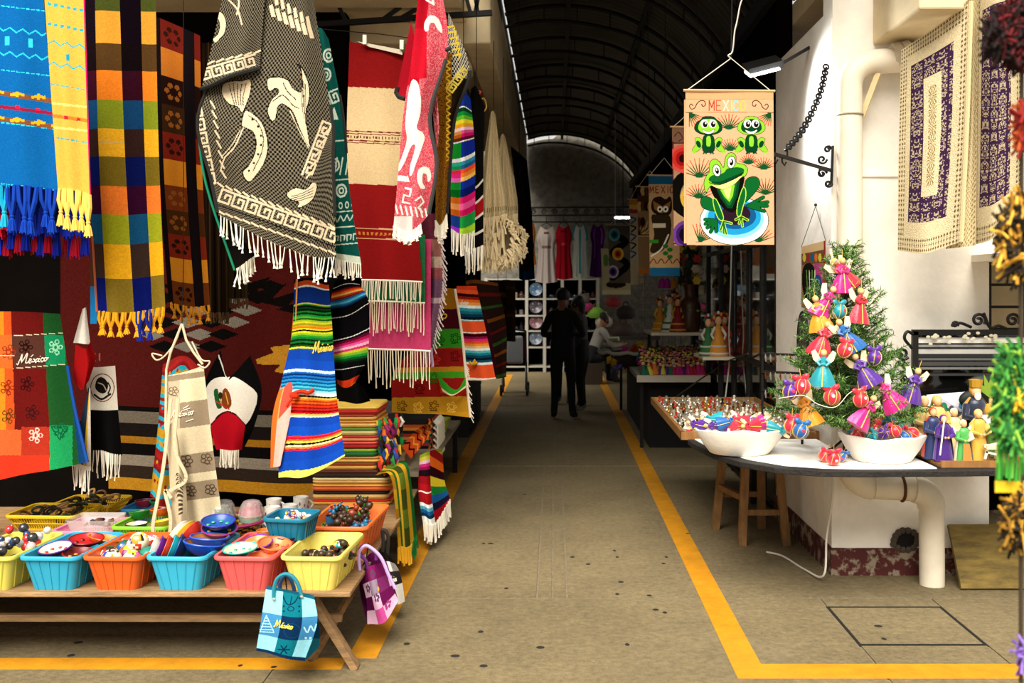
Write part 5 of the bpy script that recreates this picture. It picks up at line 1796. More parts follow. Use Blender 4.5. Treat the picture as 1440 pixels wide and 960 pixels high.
# red sarape hanging to the floor with white fringe
cl=Cloth([[(590,640,6.5),(604,634,6.6),(622,630,6.9)],[(588,690,6.25),(606,690,6.35),(626,676,6.7)],[(594,735,6.2),(612,735,6.3),(634,700,6.65)]],[(1.6,.03,.1)])
P=cl.paint(70,150,'#8c1218','uv')
V,U=P.V,P.U
grad(0,.1,['#8c9a2c','#c8b83c'])
grad(.1,.22,['#d8b0c0','#c02c70','#8c1448'])
grad(.22,.3,['#1a1014'])
grad(.3,.5,['#8c1218','#a0161c'])
grad(.5,.52,['#e8e0d8'])
grad(.52,.68,['#981418'])
grad(.68,.9,['#f0f0ea','#58a8c0','#1c5a90','#12304c'])
grad(.9,1.2,['#e8e8e0','#30485c'])
for k,c in enumerate(['#8c1818','#d8601c','#2c0c14','#d8c02c','#1c7a34','#1c5a98','#1c1830','#a0141c']):
 P.put((U>.52)&(V+.35*(1-U)>=k/8+.1),c)
P.noise(.08,4)
t=cloth_root('sarape_blanket','rainbow striped sarape blanket hanging to the floor beside the aisle','blanket',cl)
cl.build('woven_panel',P,parent=t)
cl.fringe('fringe',30,.11,.007,WHITE_Y,t,seed=5)
# folded zigzag rugs with white fringe on a low table
t=thing('low_table','low table of dark metal legs carrying folded rugs by the aisle','table',(-1.2,7.6,0))
MB().lohi((-1.40,6.6,.40),(-.87,9.2,.43)).build('tabletop',mat('pale_board','#a89a80',.8,var=.2),t)
for sx,sy in ((-.89,6.9),(-.89,8.9),(-1.36,6.9),(-1.36,8.9)):
 MB().lohi((sx-.02,sy-.02,0),(sx+.02,sy+.02,.40)).build('leg',IRON,t)
for i in range(5):
 b=MB()
 zz=.432+i*.046
 rings=[[p+Vector((-1.18,7.8,zz)) for p in rrect(.5+(.014 if q==.5 else 0),.5,.03,q*.044,3)] for q in (0,.5,1)]
 loft(b,rings,cap1=True)
 tt=thing('folded_rug','folded zigzag rug in orange and black with white fringe, %s of the pile' %['lowest','second','third','fourth','topmost'][i],'rug',(-1.18,7.8,zz),0,'folded zigzag rugs')
 for k,f in enumerate(b.f):
  b.c[k]=hx(['#c8501c','#15110e','#1c5a50','#b82c1c','#e0902c','#15110e'][(k*5+i)%6])
 b.build('folds',mat('zigzag_wool',attr='col',rough=.95,bump=.4,bscale=200),tt)
 b=MB()
 for k in range(24):
  y=7.58+k*.019
  p=Vector((-.925,y,zz+.02))
  b.tube([p,p+Vector((.03,gp.uniform(-.01,.01),-.03)),p+Vector((.04,gp.uniform(-.01,.01),-.10))],.005,4)
 o=b.build('fringe',WHITE_Y,tt)
 o['kind']='stuff'
cl=Cloth([[(565,628,6.62),(585,605,6.7),(602,595,6.8)],[(578,645,6.5),(594,625,6.55),(604,612,6.62)]],[(1,.02,0)])
P=cl.paint(50,50,'#c8481c')
for k in range(6):
 P.line([(.1+k*.16,0),(.2+k*.16,.25),(.1+k*.16,.5),(.2+k*.16,.75),(.1+k*.16,1)],.05,['#1a0f0c','#e0902c'][k%2])
t=cloth_root('zigzag_cloth','crumpled orange and red zigzag cloth before the folded rugs','cloth',cl)
cl.build('woven_panel',P,parent=t)
make_tray('#a8b02c',(-1.02,8.3,.43),0,'olive yellow plastic tray on the low table by the aisle',w=.26,d=.40,h=.12)
# dark clothes: jacket and folded shirts deeper in the stall
cl=Cloth([[(478,545,6.2),(500,538,6.15),(512,545,6.2)],[(474,590,6.2),(502,580,6.05),(526,580,6.2)],[(478,606,6.2),(504,608,6.05),(524,606,6.2)]],[(1.3,.03,0)])
t=cloth_root('black_jacket','black knitted garment lying over the blanket stack','garment',cl)
cl.build('cloth_body',cl.paint(24,24,'#0b0a0a'),parent=t)
for i in range(6):
 z0=.52+i*.055
 b=MB()
 rings=[[p+Vector((-1.22,6.95,z0)) for p in rrect(.28+(.012 if q==.5 else 0),.30,.03,q*.053,3)] for q in (0,.5,1)]
 loft(b,rings,cap1=True)
 c=['#3c3848','#5c5a58','#141214','#3a2a3c','#1c1a1c','#4a4848'][i]
 tt=thing('folded_shirt','%s folded shirt in the pile behind the sarapes, %s' %(['slate','grey','black','plum','charcoal','ash grey'][i],['lowest','second','third','fourth','fifth','topmost'][i]),'shirt',(-1.22,6.95,z0),0,'folded shirts')
 b.build('folds',mat('shirt_' +c[1:],c,.9,var=.15,vscale=20),tt,smooth=True)
tag(MB().lohi((-1.42,6.78,.475),(-1.02,7.3,.515)).lohi((-1.4,6.85,.43),(-1.36,7.25,.475)).lohi((-1.1,6.85,.43),(-1.06,7.25,.475)).build('wooden_riser',WOODB),'low wooden riser under the folded shirts','riser')
# ---- bags hanging from the bench
d=4.14
t=thing('teal_bag','turquoise and navy checked shopping bag lettered in yellow, hanging on the bench','bag',W(405,930,d))
z7=lambda x,y:(320+x/4.363,740+y/4.363)
cl=Cloth([[(*z7(235,385),d),(*z7(390,410),d-.03),(*z7(535,450),d)],[(*z7(205,580),d-.02),(*z7(380,610),d-.06),(*z7(548,600),d-.02)],[(*z7(175,762),d),(*z7(330,800),d-.05),(*z7(470,830),d-.03)]],[(1.2,.006,0)])
P=cl.paint(150,170,'#8ecfe0','px')
P.X,P.Y=(P.X-320)*4.363,(P.Y-740)*4.363
X,Y,U,V=P.X,P.Y,P.U,P.V
mid=(U>.34)&(U<.72)
P.put(mid,'#0f6a78')
r2=(V>.36)&(V<.72)
P.put(r2&~mid,'#3c7fae').put(r2&mid,'#0c2a4c')
P.put((V>.95),'#0d2a48')
INK='#0a2c44'
P.curve([(340,425),(360,470),(385,480),(415,460),(432,430)],7,INK).curve([(385,480),(390,450),(395,430)],6,INK)
for x in (345,440):
 for y in (440,490,520):
  P.ell(x,y,6,6,INK)
P.ell(388,505,22,16,INK,inner=.7)
for k in range(6):
 a=k*1.05
 P.line([(345,755),(345+34*math.cos(a),755+26*math.sin(a))],9,INK)
P.ell(395,640,52,46,'#123c60',inner=.9)
PALE='#a8d8ea'
for k in range(5):
 P.line([(238-8-k*8,560+k*18),(238+8+k*9,562+k*18)],5,PALE)
P.line([(238,545),(200,645),(285,650),(238,545)],5,PALE)
P.curve([(470,620),(490,650),(510,610),(530,640),(545,600)],9,PALE)
for x in (480,508,536):
 P.ell(x,684,8,7,PALE)
P.noise(.06,5)
cl.build('front_panel',P,parent=t)
cl2=Cloth([[(*z7(535,450),d),(*z7(530,455),d+.06)],[(*z7(548,600),d-.02),(*z7(566,640),d+.05)],[(*z7(470,830),d-.03),(*z7(560,745),d+.06)]])
P=cl2.paint(20,40,'#1c6a80')
P.put((P.V>.3)&(P.V<.7),'#123c60')
cl2.build('side_gusset',P,parent=t)
cl3=Cloth([[(*z7(235,385),d),(*z7(535,450),d)],[(*z7(240,390),d+.06),(*z7(530,440),d+.06)],[(*z7(200,740),d+.06),(*z7(555,740),d+.06)]])
cl3.build('back_panel',cl3.paint(10,20,'#17566c'),parent=t)
cl.strokes('lettering',[[(320+x/4.363,740+y/4.363) for x,y in pl] for pl in mexico(288,612,118,40,.17)],.0022,yarn('#f0e060'),t,pix=True,off=.003)
HT=mat('bag_strap_teal','#1c7a8c',.8)
MB().tube(smooth_line([tuple(W(*z7(x,y),d-.02)) for x,y in ((283,440),(285,380),(305,320),(350,292),(395,305),(430,350),(455,425))],5),.008,6).build('handle',HT,t,smooth=True)
MB().tube(smooth_line([tuple(W(*z7(x,y),d+.05)) for x,y in ((322,400),(325,340),(355,300),(385,320),(405,370),(412,415))],5),.008,6).build('handle',mat('bag_strap_navy','#123054',.8),t,smooth=True)
MB().tube([W(*z7(350,292),d-.02),W(*z7(350,262),4.2),(W(*z7(350,262),4.2).x,4.24,BZ-.01)],.003,5).build('hook',IRON,t)
for x,y in ((283,445),(455,430)):
 MB().ball(W(*z7(x,y),d-.03),.007,8,4).build('eyelet',mat('eyelet','#d8d0b8',.3,metal=.8),t)
# purple bag
d=4.55
t=thing('purple_bag','purple and white checked shopping bag hanging on the bench corner','bag',W(530,878,d))
cl=Cloth([[(*z7(805,275),d+.03),(*z7(880,240),d),(*z7(975,215),d+.12)],[(*z7(850,440),d),(*z7(910,420),d-.06),(*z7(1010,360),d+.06)],[(*z7(858,600),d),(*z7(960,590),d-.04),(*z7(1048,455),d+.04)]],[(1,.008,0)])
P=cl.paint(100,130,'#e0b8d4','px')
U,V=P.U,P.V
a,b_=np.floor(U*3.2),np.floor(V*4)
P.put((a==0)&(b_%2==0),'#5c1448').put((a==1)&(b_%2==1),'#8c7a8c').put((a>=2)&(b_%2==0),'#6c1850').put((a==2)&(b_==1),'#7c2c64')
P.put((a==1)&(b_==0),'#7c1c54').put((a==1)&(b_==3),'#d0509c')
for (u,v) in ((.75,.8),(.5,.55),(.2,.35),(.5,.15)):
 for k in range(5):
  P2=(P.U-u-.07*math.cos(k*1.26))**2+(P.V-v-.05*math.sin(k*1.26))**2<.0012
  P.put(P2,'#a83c84' if v>.6 else '#5c3c58')
P.put((P.U-.62)**2*3+(P.V-.42)**2<.002,'#d8a83c')
P.noise(.08,6)
cl.build('front_panel',P,parent=t)
c2=Cloth([[(*z7(805,275),d+.03),(*z7(880,160),d+.16),(*z7(975,215),d+.12)],[(*z7(815,420),d+.06),(*z7(900,400),d+.14),(*z7(1020,360),d+.08)],[(*z7(858,600),d),(*z7(960,560),d+.06),(*z7(1048,455),d+.04)]])
c2.build('back_panel',c2.paint(16,20,'#4c103c'),parent=t)
MB().tube(smooth_line([tuple(W(*z7(x,y),d)) for x,y in ((862,260),(850,210),(822,180),(812,140),(840,115),(880,135),(910,170),(912,205))],5),.008,6).build('handle',plain('#5c1c68'),t,smooth=True)
MB().tube(smooth_line([tuple(W(*z7(x,y),d-.01)) for x,y in ((812,270),(806,200),(812,150),(850,118),(905,150),(950,205),(990,300),(1030,380))],5),.008,6).build('handle',plain('#b89ad0'),t,smooth=True)
hp=W(*z7(835,116),d)
MB().tube([hp,(-.85,d,hp.z+.01),(-.87,d,BZ-.01)],.003,5).build('hook',IRON,t)
# black and white bag behind it
d=4.95
t=thing('black_bag','black and white lettered bag hanging behind the purple one','bag',W(560,850,d))
cl=Cloth([[(*z7(905,155),d),(*z7(970,160),d-.03),(*z7(1000,190),d)],[(*z7(960,300),d),(*z7(1010,300),d-.05),(*z7(1060,290),d)],[(*z7(1010,480),d),(*z7(1050,478),d-.04),(*z7(1088,460),d)]])
P=cl.paint(60,90,'#dcd6cc')
P.put(P.V<.2,'#17120f').put((P.V>.42)&(P.V<.68),'#2c2624').put((P.V>.2)&(P.V<.42)&(P.U>.6),'#8c847c')
cl.build('front_panel',P,parent=t)
cl.strokes('lettering',[[(.25+.15*(x-0)/1.2,.62-.14*y/1.3) for x,y in pl] for pl in MEX],.0018,WHITE_Y,t)
MB().tube(smooth_line([tuple(W(*z7(x,y),d)) for x,y in ((950,190),(955,90),(950,20),(985,60),(980,190))],5),.009,6).build('handle',plain('#17130f'),t,smooth=True)
# ------------------------------------------------------------------ right side: pipes, table, tree, ornaments
TZ=.757
# downpipe
t=thing('downpipe','cream painted drainpipe bending along the white wall to the floor','pipe',(2.1,5.54,0))
px_=1.668
def arc(c,r,a0,a1,plane,n=7):
 out=[]
 for k in range(n):
  a=math.radians(a0+(a1-a0)*k/(n-1))
  q=(r*math.cos(a),r*math.sin(a))
  out.append(Vector(c)+(Vector((q[0],0,q[1])) if plane=='xz' else Vector((0,q[0],q[1]))))
 return out
up=[Vector((2.25,5.62,2.96)),Vector((1.85,5.62,2.93))]+arc((1.80,5.62,2.79),.135,90,180,'xz')
MB().tube(up+[Vector((px_-.003,5.62,2.6)),Vector((px_,5.62,.66))],.07,14).build('upper_pipe',PVC,t,smooth=True)
MB().tube(arc((px_+.12,5.60,.66),.12,180,270,'xz'),.078,14).build('elbow',PVC,t,smooth=True)
MB().tube([Vector((px_+.12,5.58,.54)),Vector((2.02,5.56,.53))],.07,14).build('cross_pipe',PVC,t,smooth=True)
MB().tube(arc((2.0,5.55,.43),.10,90,0,'xz'),.076,14).build('elbow',PVC,t,smooth=True)
MB().tube([Vector((2.10,5.55,.44)),Vector((2.10,5.54,0))],.068,14).build('lower_pipe',PVC,t,smooth=True)
for zz in (2.62,1.88):
 MB().lathe([(.073,0),(.076,.004),(.073,.010)],(px_,5.62,zz),16).build('joint_ring',mat('joint_grime','#8c8068',.8),t)
MB().lathe([(.072,0),(.078,.006),(.073,.014)],(1.93,5.56,.532),16,axis=Matrix.Rotation(PI/2,3,'Y')).build('joint_ring',mat('rust','#5c3418',.9),t)
b=MB()
for k in range(7):
 b.lathe([(.075+.012*math.sin(k*2.1),-.03),(.085+.01*math.sin(k*1.3),0),(.074,.03)],(1.93+k*.05,5.62,2.955),12,axis=Matrix.Rotation(PI/2,3,'Y'))
b.build('plaster_sleeve',mat('pipe_wrap','#cbbfa6',.9,bump=.8,bscale=25),t,smooth=True)
MB().bar((1.82,5.60,2.86),(1.74,5.64,2.62),.02,.03).build('wood_wedge',plain('#d8c090'),t)
# joint moulding on the wall
struct('trim_8',MB().lohi((1.74,WY-.012,2.29),(2.26,WY,2.31)),PLASTER,label='thin raised moulding line on the white wall')
struct('trim_9',MB().lohi((WX-.008,WY-.008,.16),(WX+.03,WY,3.2)),PLASTER,label='corner bead of the white wall')
# table
edge_pts=[(.79,5.92),(.80,5.75),(.86,5.4),(.96,5.15),(1.1,4.99),(1.3,4.90),(1.5,4.88),(2.0,4.90),(2.7,4.96)]
outline=edge_pts+[(2.7,5.40),(2.0,5.44),(1.56,5.46),(1.56,5.92)]
t=thing('display_table','white-topped display table with worn black edge before the white wall','table',(1.6,5.4,0))
TBL=mat('black_worn_edge','#1a1613',.7,bump=.5,bscale=60,var=.6,vscale=30)
MB().prism([Vector((x,y,TZ-.035)) for x,y in outline],(0,0,.030)).build('tabletop',TBL,t,bevel=.004)
b=MB()
paper=[(.83,5.90),(.85,5.74),(.92,5.42),(1.02,5.2),(1.16,5.03),(1.34,4.955),(1.52,4.935),(1.9,4.95),(1.9,5.40),(1.55,5.45),(1.55,5.90)]
b.prism([Vector((x,y,TZ-.005)) for x,y in paper],(0,0,.005))
b.build('paper_cover',mat('white_paper','#f0ece4',.8,bump=.1,bscale=8),t)
for (x,y) in ((2.62,5.1),):
 MB().lohi((x-.025,y-.025,0),(x+.025,y+.025,TZ-.035)).build('leg',TBL,t)
# jewellery tray board
t=thing('jewellery_tray','shallow wooden display tray of small souvenirs at the aisle end of the table','tray',(1.18,6.9,.75))
JZ=.765
x0,x1,y0,y1=.775,1.56,5.96,7.8
WOODT=mat('tray_wood','#8c6030',.6,var=.3,vscale=10,stretch=(4,1,1))
MB().lohi((x0,y0,JZ-.012),(x1,y1,JZ)).build('board',mat('tray_felt','#a89c84',.9,var=.1),t)
for lo,hi in (((x0-.02,y0-.02,JZ-.02),(x0,y1,JZ+.03)),((x1,y0-.02,JZ-.02),(x1+.02,y1,JZ+.03)),((x0-.02,y0-.02,JZ-.02),(x1+.02,y0,JZ+.03)),((x0-.02,y1,JZ-.02),(x1+.02,y1+.02,JZ+.03))):
 MB().lohi(lo,hi).build('frame_side',WOODT,t)
MB().lohi((1.5,7.6,0),(1.55,7.65,JZ-.02)).build('leg',IRON,t)
kinds=[]
for nm,c,me,lab in (('silver_charm','#cfcac0',.9,'silvery'),('copper_charm','#a8642c',.8,'copper'),('white_charm','#e8e2d4',0,'white'),('red_charm','#b02420',0,'red'),('dark_charm','#1c1814',.3,'black'),('gold_charm','#c89a3c',.8,'golden')):
 b=MB().ball((0,0,.010),.013,7,5,s=(1,1,.7)).lathe([(.005,.012),(.006,.03),(.009,.036),(.001,.042)],n=7)
 o=b.build(nm,mat('charm_' +nm,c,.3,metal=me),smooth=True)
 tag(o,lab+' little souvenir charm standing in the wooden display tray','charm',lab+' charms in the display tray')
 kinds.append([o,False])
for r in range(19):
 for k in range(13):
  x,y=x0+.04+k*.057+rnd.uniform(-.012,.012),y0+.06+r*.095+rnd.uniform(-.015,.015)
  q=rnd.random()
  i=1 if (9<r<14 and q<.55) else (0 if q<.4 else rnd.choice([2,2,3,4,5,0]))
  o=kinds[i][0]
  if kinds[i][1]:
   o=o.copy()
   COL.objects.link(o)
  kinds[i][1]=True
  o.location=(x,y,JZ)
  s=rnd.uniform(.8,1.4)
  o.scale=(s,s,s)
  o.rotation_euler=(0,0,rnd.uniform(0,6))
# wooden stool under the table
STW=mat('stool_wood','#8a6236',.75,var=.4,vscale=8,bump=.3,bscale=40,stretch=(4,4,1))
t=thing('wooden_stool','old wooden stool with splayed legs under the display table','stool',(1.29,6.6,0))
legs=[((1.20,6.38),(1.24,6.44)),((1.485,6.38),(1.43,6.44)),((1.10,6.82),(1.16,6.76)),((1.42,6.84),(1.40,6.76))]
for (fx,fy),(tx,ty) in legs:
 MB().bar((fx,fy,0),(tx,ty,.70),.045,.05,up=(1,0,0)).build('leg',STW,t)
MB().lohi((1.10,6.36,.70),(1.47,6.84,.743)).build('seat',STW,t,bevel=.005)
MB().bar((1.20,6.40,.21),(1.475,6.40,.21),.03,.035).build('stretcher',STW,t)
MB().bar((1.12,6.81,.24),(1.41,6.82,.24),.03,.035).build('stretcher',STW,t)
MB().bar((1.21,6.41,.3),(1.12,6.79,.3),.03,.035).build('stretcher',STW,t)
# brown plank leaning at the right
t=thing('wooden_board','mossy brown wooden board leaning on the wall at the far right','board',(2.5,5.5,0))
a,c=gpx(1336,820),gpx(1460,817)
PLK=mat('mossy_board','#75602a',.8,var=.6,vscale=6,bump=.3,bscale=30,stretch=(1,4,4))
p0,p1=Vector((2.22,5.45,0)),Vector((3.2,5.45,0))
q0,q1=Vector((2.23,5.66,.30)),Vector((3.2,5.66,.305))
b=MB()
b.prism([p0,p1,q1,q0],(0,-.018,.012))
b.build('board_face',PLK,t)
tag(MB().tube(smooth_line([(1.58,5.70,.72),(1.57,5.62,.5),(1.53,5.6,.25),(1.50,5.55,.05),(1.46,5.8,.01),(1.40,6.1,.008),(1.32,6.2,.008)],6),.006,6).build('power_cable',mat('white_cable','#d8d0c0',.5),smooth=True),'thin white power cable running down from the table to the floor','cable')
# cloth-lined bowls
LINEN=mat('white_linen','#ece6da',.9,bump=.35,bscale=14,sheen=.2)
def lined_bowl(loc,r,label):
 t=thing('lined_bowl',label,'bowl',loc)
 b=MB()
 n=40
 rr=random.Random(int(r*1000))
 ph=[rr.uniform(0,6) for _ in range(4)]
 rings=[]
 for (q,z) in ((.62,0),(.66,.004),(.84,.06),(.97,.115),(1.0,.135),(.97,.14),(.90,.12),(.72,.07),(.4,.045),(.02,.04)):
  ring=[]
  for k in range(n):
   a=2*PI*k/n
   w=1+.025*math.sin(2*a+ph[0])+.012*math.sin(5*a+ph[1])*(z/.14)
   zz=z+(.006*math.sin(3*a+ph[2])+.004*math.sin(7*a+ph[3]))*(z/.14)
   ring.append(Vector((r*q*w*math.cos(a),r*q*w*math.sin(a)*.9,zz)))
  rings.append(ring)
 loft(b,rings)
 b.build('linen',LINEN,t,smooth=True,world=False)
 return t
BW1=(1.0,5.40,TZ+.001)
BW2=(1.70,5.17,TZ+.001)
lined_bowl(BW1,.235,'white cloth-lined bowl of bright angel dolls at the table corner')
lined_bowl(BW2,.225,'white cloth-lined bowl of bright baubles under the tree')
# ---- ornaments
SATIN=lambda c:mat('satin_' +c.lstrip('#'),c,.32,spec=.5,sheen=.3,bump=.15,bscale=120)
RAFF=mat('raffia_gold','#e0b858',.4)
HUSK=mat('corn_husk','#ead9b0',.8)
SKIN=mat('doll_skin','#d8a878',.7)
def make_bauble(color,label,bow=True):
 t=thing('satin_bauble',label,'bauble')
 MB().ball((0,0,0),.033,18,12).build('ball',SATIN(color),t,world=False,smooth=True)
 for a in range(3):
  R=Matrix.Rotation(a*PI/3,3,'Z') @ Matrix.Rotation(.15*a,3,'X')
  MB().tube([R @ Vector((.0335*math.cos(2*PI*k/20),0,.0335*math.sin(2*PI*k/20))) for k in range(20)],.0016,4,closed=True).build('raffia_band',RAFF,t,world=False)
 if bow:
  for s in (-1,1):
   b=MB().ball((s*.019,-.004,.038),.015,10,6,s=(1.25,.55,.8),rot=Matrix.Rotation(-s*.5,3,'Y'))
   b.build('bow_loop',SATIN(color),t,world=False,smooth=True)
  MB().ball((0,-.004,.035),.008,8,5).build('bow_knot',SATIN(color),t,world=False,smooth=True)
  b=MB().ball((.004,-.031,.006),.008,6,4,s=(1,.4,1))
  b.build('flower',SATIN('#d82c50' if color!='#d02238' else '#f0c8c8'),t,world=False)
 MB().tube([(0,0,.035),(0,0,.075)],.0012,4).build('thread',RAFF,t,world=False)
 return t
def make_angel(color,label):
 t=thing('angel_doll',label,'doll')
 m=SATIN(color)
 b=MB()
 n=20
 rings=[]
 for (r,z) in ((.055,0),(.050,.025),(.036,.06),(.020,.09),(.013,.105),(.016,.12),(.010,.132)):
  rings.append([Vector(((r*(1+.10*math.cos(6*2*PI*k/n)*(r/.055)))*math.cos(2*PI*k/n),.62*r*math.sin(2*PI*k/n)*(1+.1*math.cos(6*2*PI*k/n)),z)) for k in range(n)])
 loft(b,rings,cap1=True)
 b.build('dress',m,t,world=False,smooth=True)
 for s in (-1,1):
  MB().tube([(s*.012,-.002,.12),(s*.026,-.008,.105),(s*.012,-.02,.092)],[.008,.009,.005],6).build('sleeve',m,t,world=False,smooth=True)
  b=MB()
  P0=Vector((s*.008,.012,.115))
  b.prism([P0,P0+Vector((s*.030,.004,.045)),P0+Vector((s*.046,.006,.035)),P0+Vector((s*.036,.004,.0)),P0+Vector((s*.014,0,-.02))],(0,.003,0))
  b.build('wing',HUSK,t,world=False)
 MB().tube([(0,-.035,.0),(0,-.026,.05),(0,-.014,.1)],[.003,.0025,.002],5).build('raffia_band',RAFF,t,world=False)
 MB().ball((0,-.015,.098),.010,8,5,s=(1.6,.7,.7)).build('bow',m,t,world=False)
 hd=MB().ball((0,-.002,.146),.014,12,8).build('head',SKIN,t,world=False,smooth=True)
 MB().ball((0,.003,.149),.0148,12,8,s=(1,.9,1)).build('hair',RAFF,hd,world=False,smooth=True)
 MB().tube([(0,.002,.16),(0,.002,.20)],.0012,4).build('thread',RAFF,t,world=False)
 return t
RED,TEAL,PURP,MAG,BLUE,GOLDC='#d02238','#0f8c98','#4c1c84','#c81478','#0f5a9c','#e0901c'
CN={RED:'red',TEAL:'turquoise',PURP:'purple',MAG:'magenta',BLUE:'blue',GOLDC:'amber'}
B_P={c:make_bauble(c,'x') for c in (RED,TEAL,PURP,BLUE)}
A_P={c:make_angel(c,'x') for c in (RED,TEAL,PURP,MAG,BLUE,GOLDC)}
used_proto=set()
def put(protos,c,loc,rot,sc,label,group=None):
 p=protos[c]
 if id(p) in used_proto:
  p=copy_tree(p)
 used_proto.add(id(protos[c]))
 p.location=loc
 p.rotation_euler=rot
 p.scale=(sc,)*3
 p['label']=label
 if group:
  p['group']=group
 return p
TD=5.33
# dolls on the tree (px of skirt centre-bottom, colour, tilt, label)
dolls=[(1185,412,MAG,0,5.22,'magenta angel doll near the top of the tree'),(1207,455,RED,.1,5.14,'red angel doll below the magenta one on the right of the tree'),(1203,494,BLUE,-.5,5.08,'blue angel doll in the middle of the tree'),
   (1156,543,TEAL,.05,5.02,'turquoise angel doll on the front of the tree'),(1226,543,PURP,-.5,5.04,'purple angel doll on the right of the tree'),(1262,575,MAG,-.55,5.05,'magenta angel doll tilted at the lower right of the tree'),
   (1205,600,MAG,.6,4.99,'magenta angel doll low on the tree above the bauble bowl'),(1150,446,MAG,.55,5.18,'magenta angel doll hanging on the left of the tree'),(1156,465,GOLDC,-.2,5.17,'amber angel doll on the left of the tree'),
   (1142,598,GOLDC,-.35,5.10,'amber angel doll at the lower left of the tree'),(1277,565,PURP,.3,5.2,'purple angel doll behind the tilted magenta one'),(1150,500,RED,.3,5.14,'red angel doll half hidden among the branches'),(1198,405,RED,-.6,5.24,'red angel doll beside the topmost magenta one')]
for px,py,c,tl,dd,lab in dolls:
 put(A_P,c,W(px,py,dd),(0,tl,rnd.uniform(-.3,.3)),1.14,lab,'angel dolls on the tree')
balls=[(1180,438,TEAL,5.16,'turquoise bauble with a red bow near the top of the tree'),(1188,492,RED,5.02,'red bauble beside the blue doll in the middle of the tree'),(1229,503,PURP,5.07,'purple bauble at the right of the tree'),
   (1128,543,RED,5.02,'red bauble on the left of the tree'),(1112,551,PURP,5.04,'purple bauble at the far left of the tree'),(1170,558,RED,4.99,'red bauble at the lower middle of the tree'),(1210,561,RED,5.0,'red bauble right of the lower middle of the tree'),
   (1113,598,RED,5.06,'red bauble hanging low at the left of the tree'),(1126,606,BLUE,5.02,'blue bauble hanging lowest at the left of the tree')]
for px,py,c,dd,lab in balls:
 put(B_P,c,W(px,py,dd),(0,rnd.uniform(-.2,.2),rnd.uniform(-.4,.4)),1.22,lab,'baubles on the tree')
# cluster lying by the tree foot
for px,py,c,dd,sc,lab in ((1160,612,RED,5.1,1.0,'red bauble lying on the paper at the tree foot, rear one'),(1172,622,RED,5.0,1.15,'red bauble lying on the paper at the tree foot, front one'),(1183,630,BLUE,5.1,.9,'blue bauble under the red ones at the tree foot')):
 p=W(px,py,dd)
 put(B_P,c,(p.x,p.y,TZ+.036*sc),(.5,rnd.uniform(-.5,.5),0),sc,lab,'baubles at the tree foot')
# heap in bowl 2
rr=random.Random(12)
seq=[RED,TEAL,PURP,RED,BLUE,RED,TEAL,RED,PURP,TEAL,RED,RED,TEAL,PURP,RED,TEAL,RED,BLUE,PURP,RED,TEAL,RED]
slot=[(-.15,-.06),(-.09,-.11),(-.03,-.12),(.03,-.125),(.09,-.11),(.15,-.05),(-.13,.0),(-.07,-.04),(.0,-.06),(.07,-.04),(.13,.01),(-.14,.06),(-.08,.04),(-.01,.02),(.06,.04),(.13,.07),(-.09,.11),(-.02,.1),(.05,.12),(-.04,-.02),(.04,-.01),(.0,.06)]
for i,((dx,dy),c) in enumerate(zip(slot,seq)):
 put(B_P,c,(BW2[0]+dx*.95,BW2[1]+dy*.9,TZ+.135+(.05 if i>18 else .012*(i%2))+.02*(abs(dx)<.08)),(rr.uniform(-1.2,1.2),rr.uniform(-1.2,1.2),rr.uniform(0,6)),1.0,CN[c]+' bauble heaped in the bowl under the tree',CN[c]+' baubles in the lined bowl')
# heap of angel dolls in bowl 1
seq=[PURP,BLUE,TEAL,RED,PURP,RED,MAG,RED,MAG,TEAL,PURP,RED,MAG,RED]
slot=[(-.17,-.02),(-.13,-.07),(-.08,.06),(-.05,-.11),(-.08,-.06),(.02,-.12),(.0,-.03),(.08,-.1),(.13,-.03),(.14,-.08),(.05,.03),(-.02,.08),(.1,.06),(-.12,.08)]
for i,((dx,dy),c) in enumerate(zip(slot,seq)):
 put(A_P,c,(BW1[0]+dx,BW1[1]+dy,TZ+.145+.014*(i%3)),(rr.uniform(-.2,.3),PI/2*rr.choice([-1,1])+rr.uniform(-.3,.3),rr.uniform(-.6,.6)),.75,CN[c]+' angel doll lying in the cloth-lined bowl at the table corner',CN[c]+' dolls in the lined bowl')
b=MB()
for k in range(46):
 p=Vector((BW1[0]+rr.uniform(.02,.19),BW1[1]+rr.uniform(-.02,.14),TZ+.14+rr.uniform(0,.05)))
 v=Vector((rr.uniform(-1,1),rr.uniform(-1,.3),rr.uniform(-.2,1))).normalized()*.035
 w=v.cross(Vector((0,1,.3))).normalized()*.010
 b.prism([p,p+v*.5+w,p+v,p+v*.5-w],(0,.002,0))
o=tag(b.build('husk_petals',HUSK),'heap of pale corn husk petals in the bowl at the table corner','husk',kind='stuff')
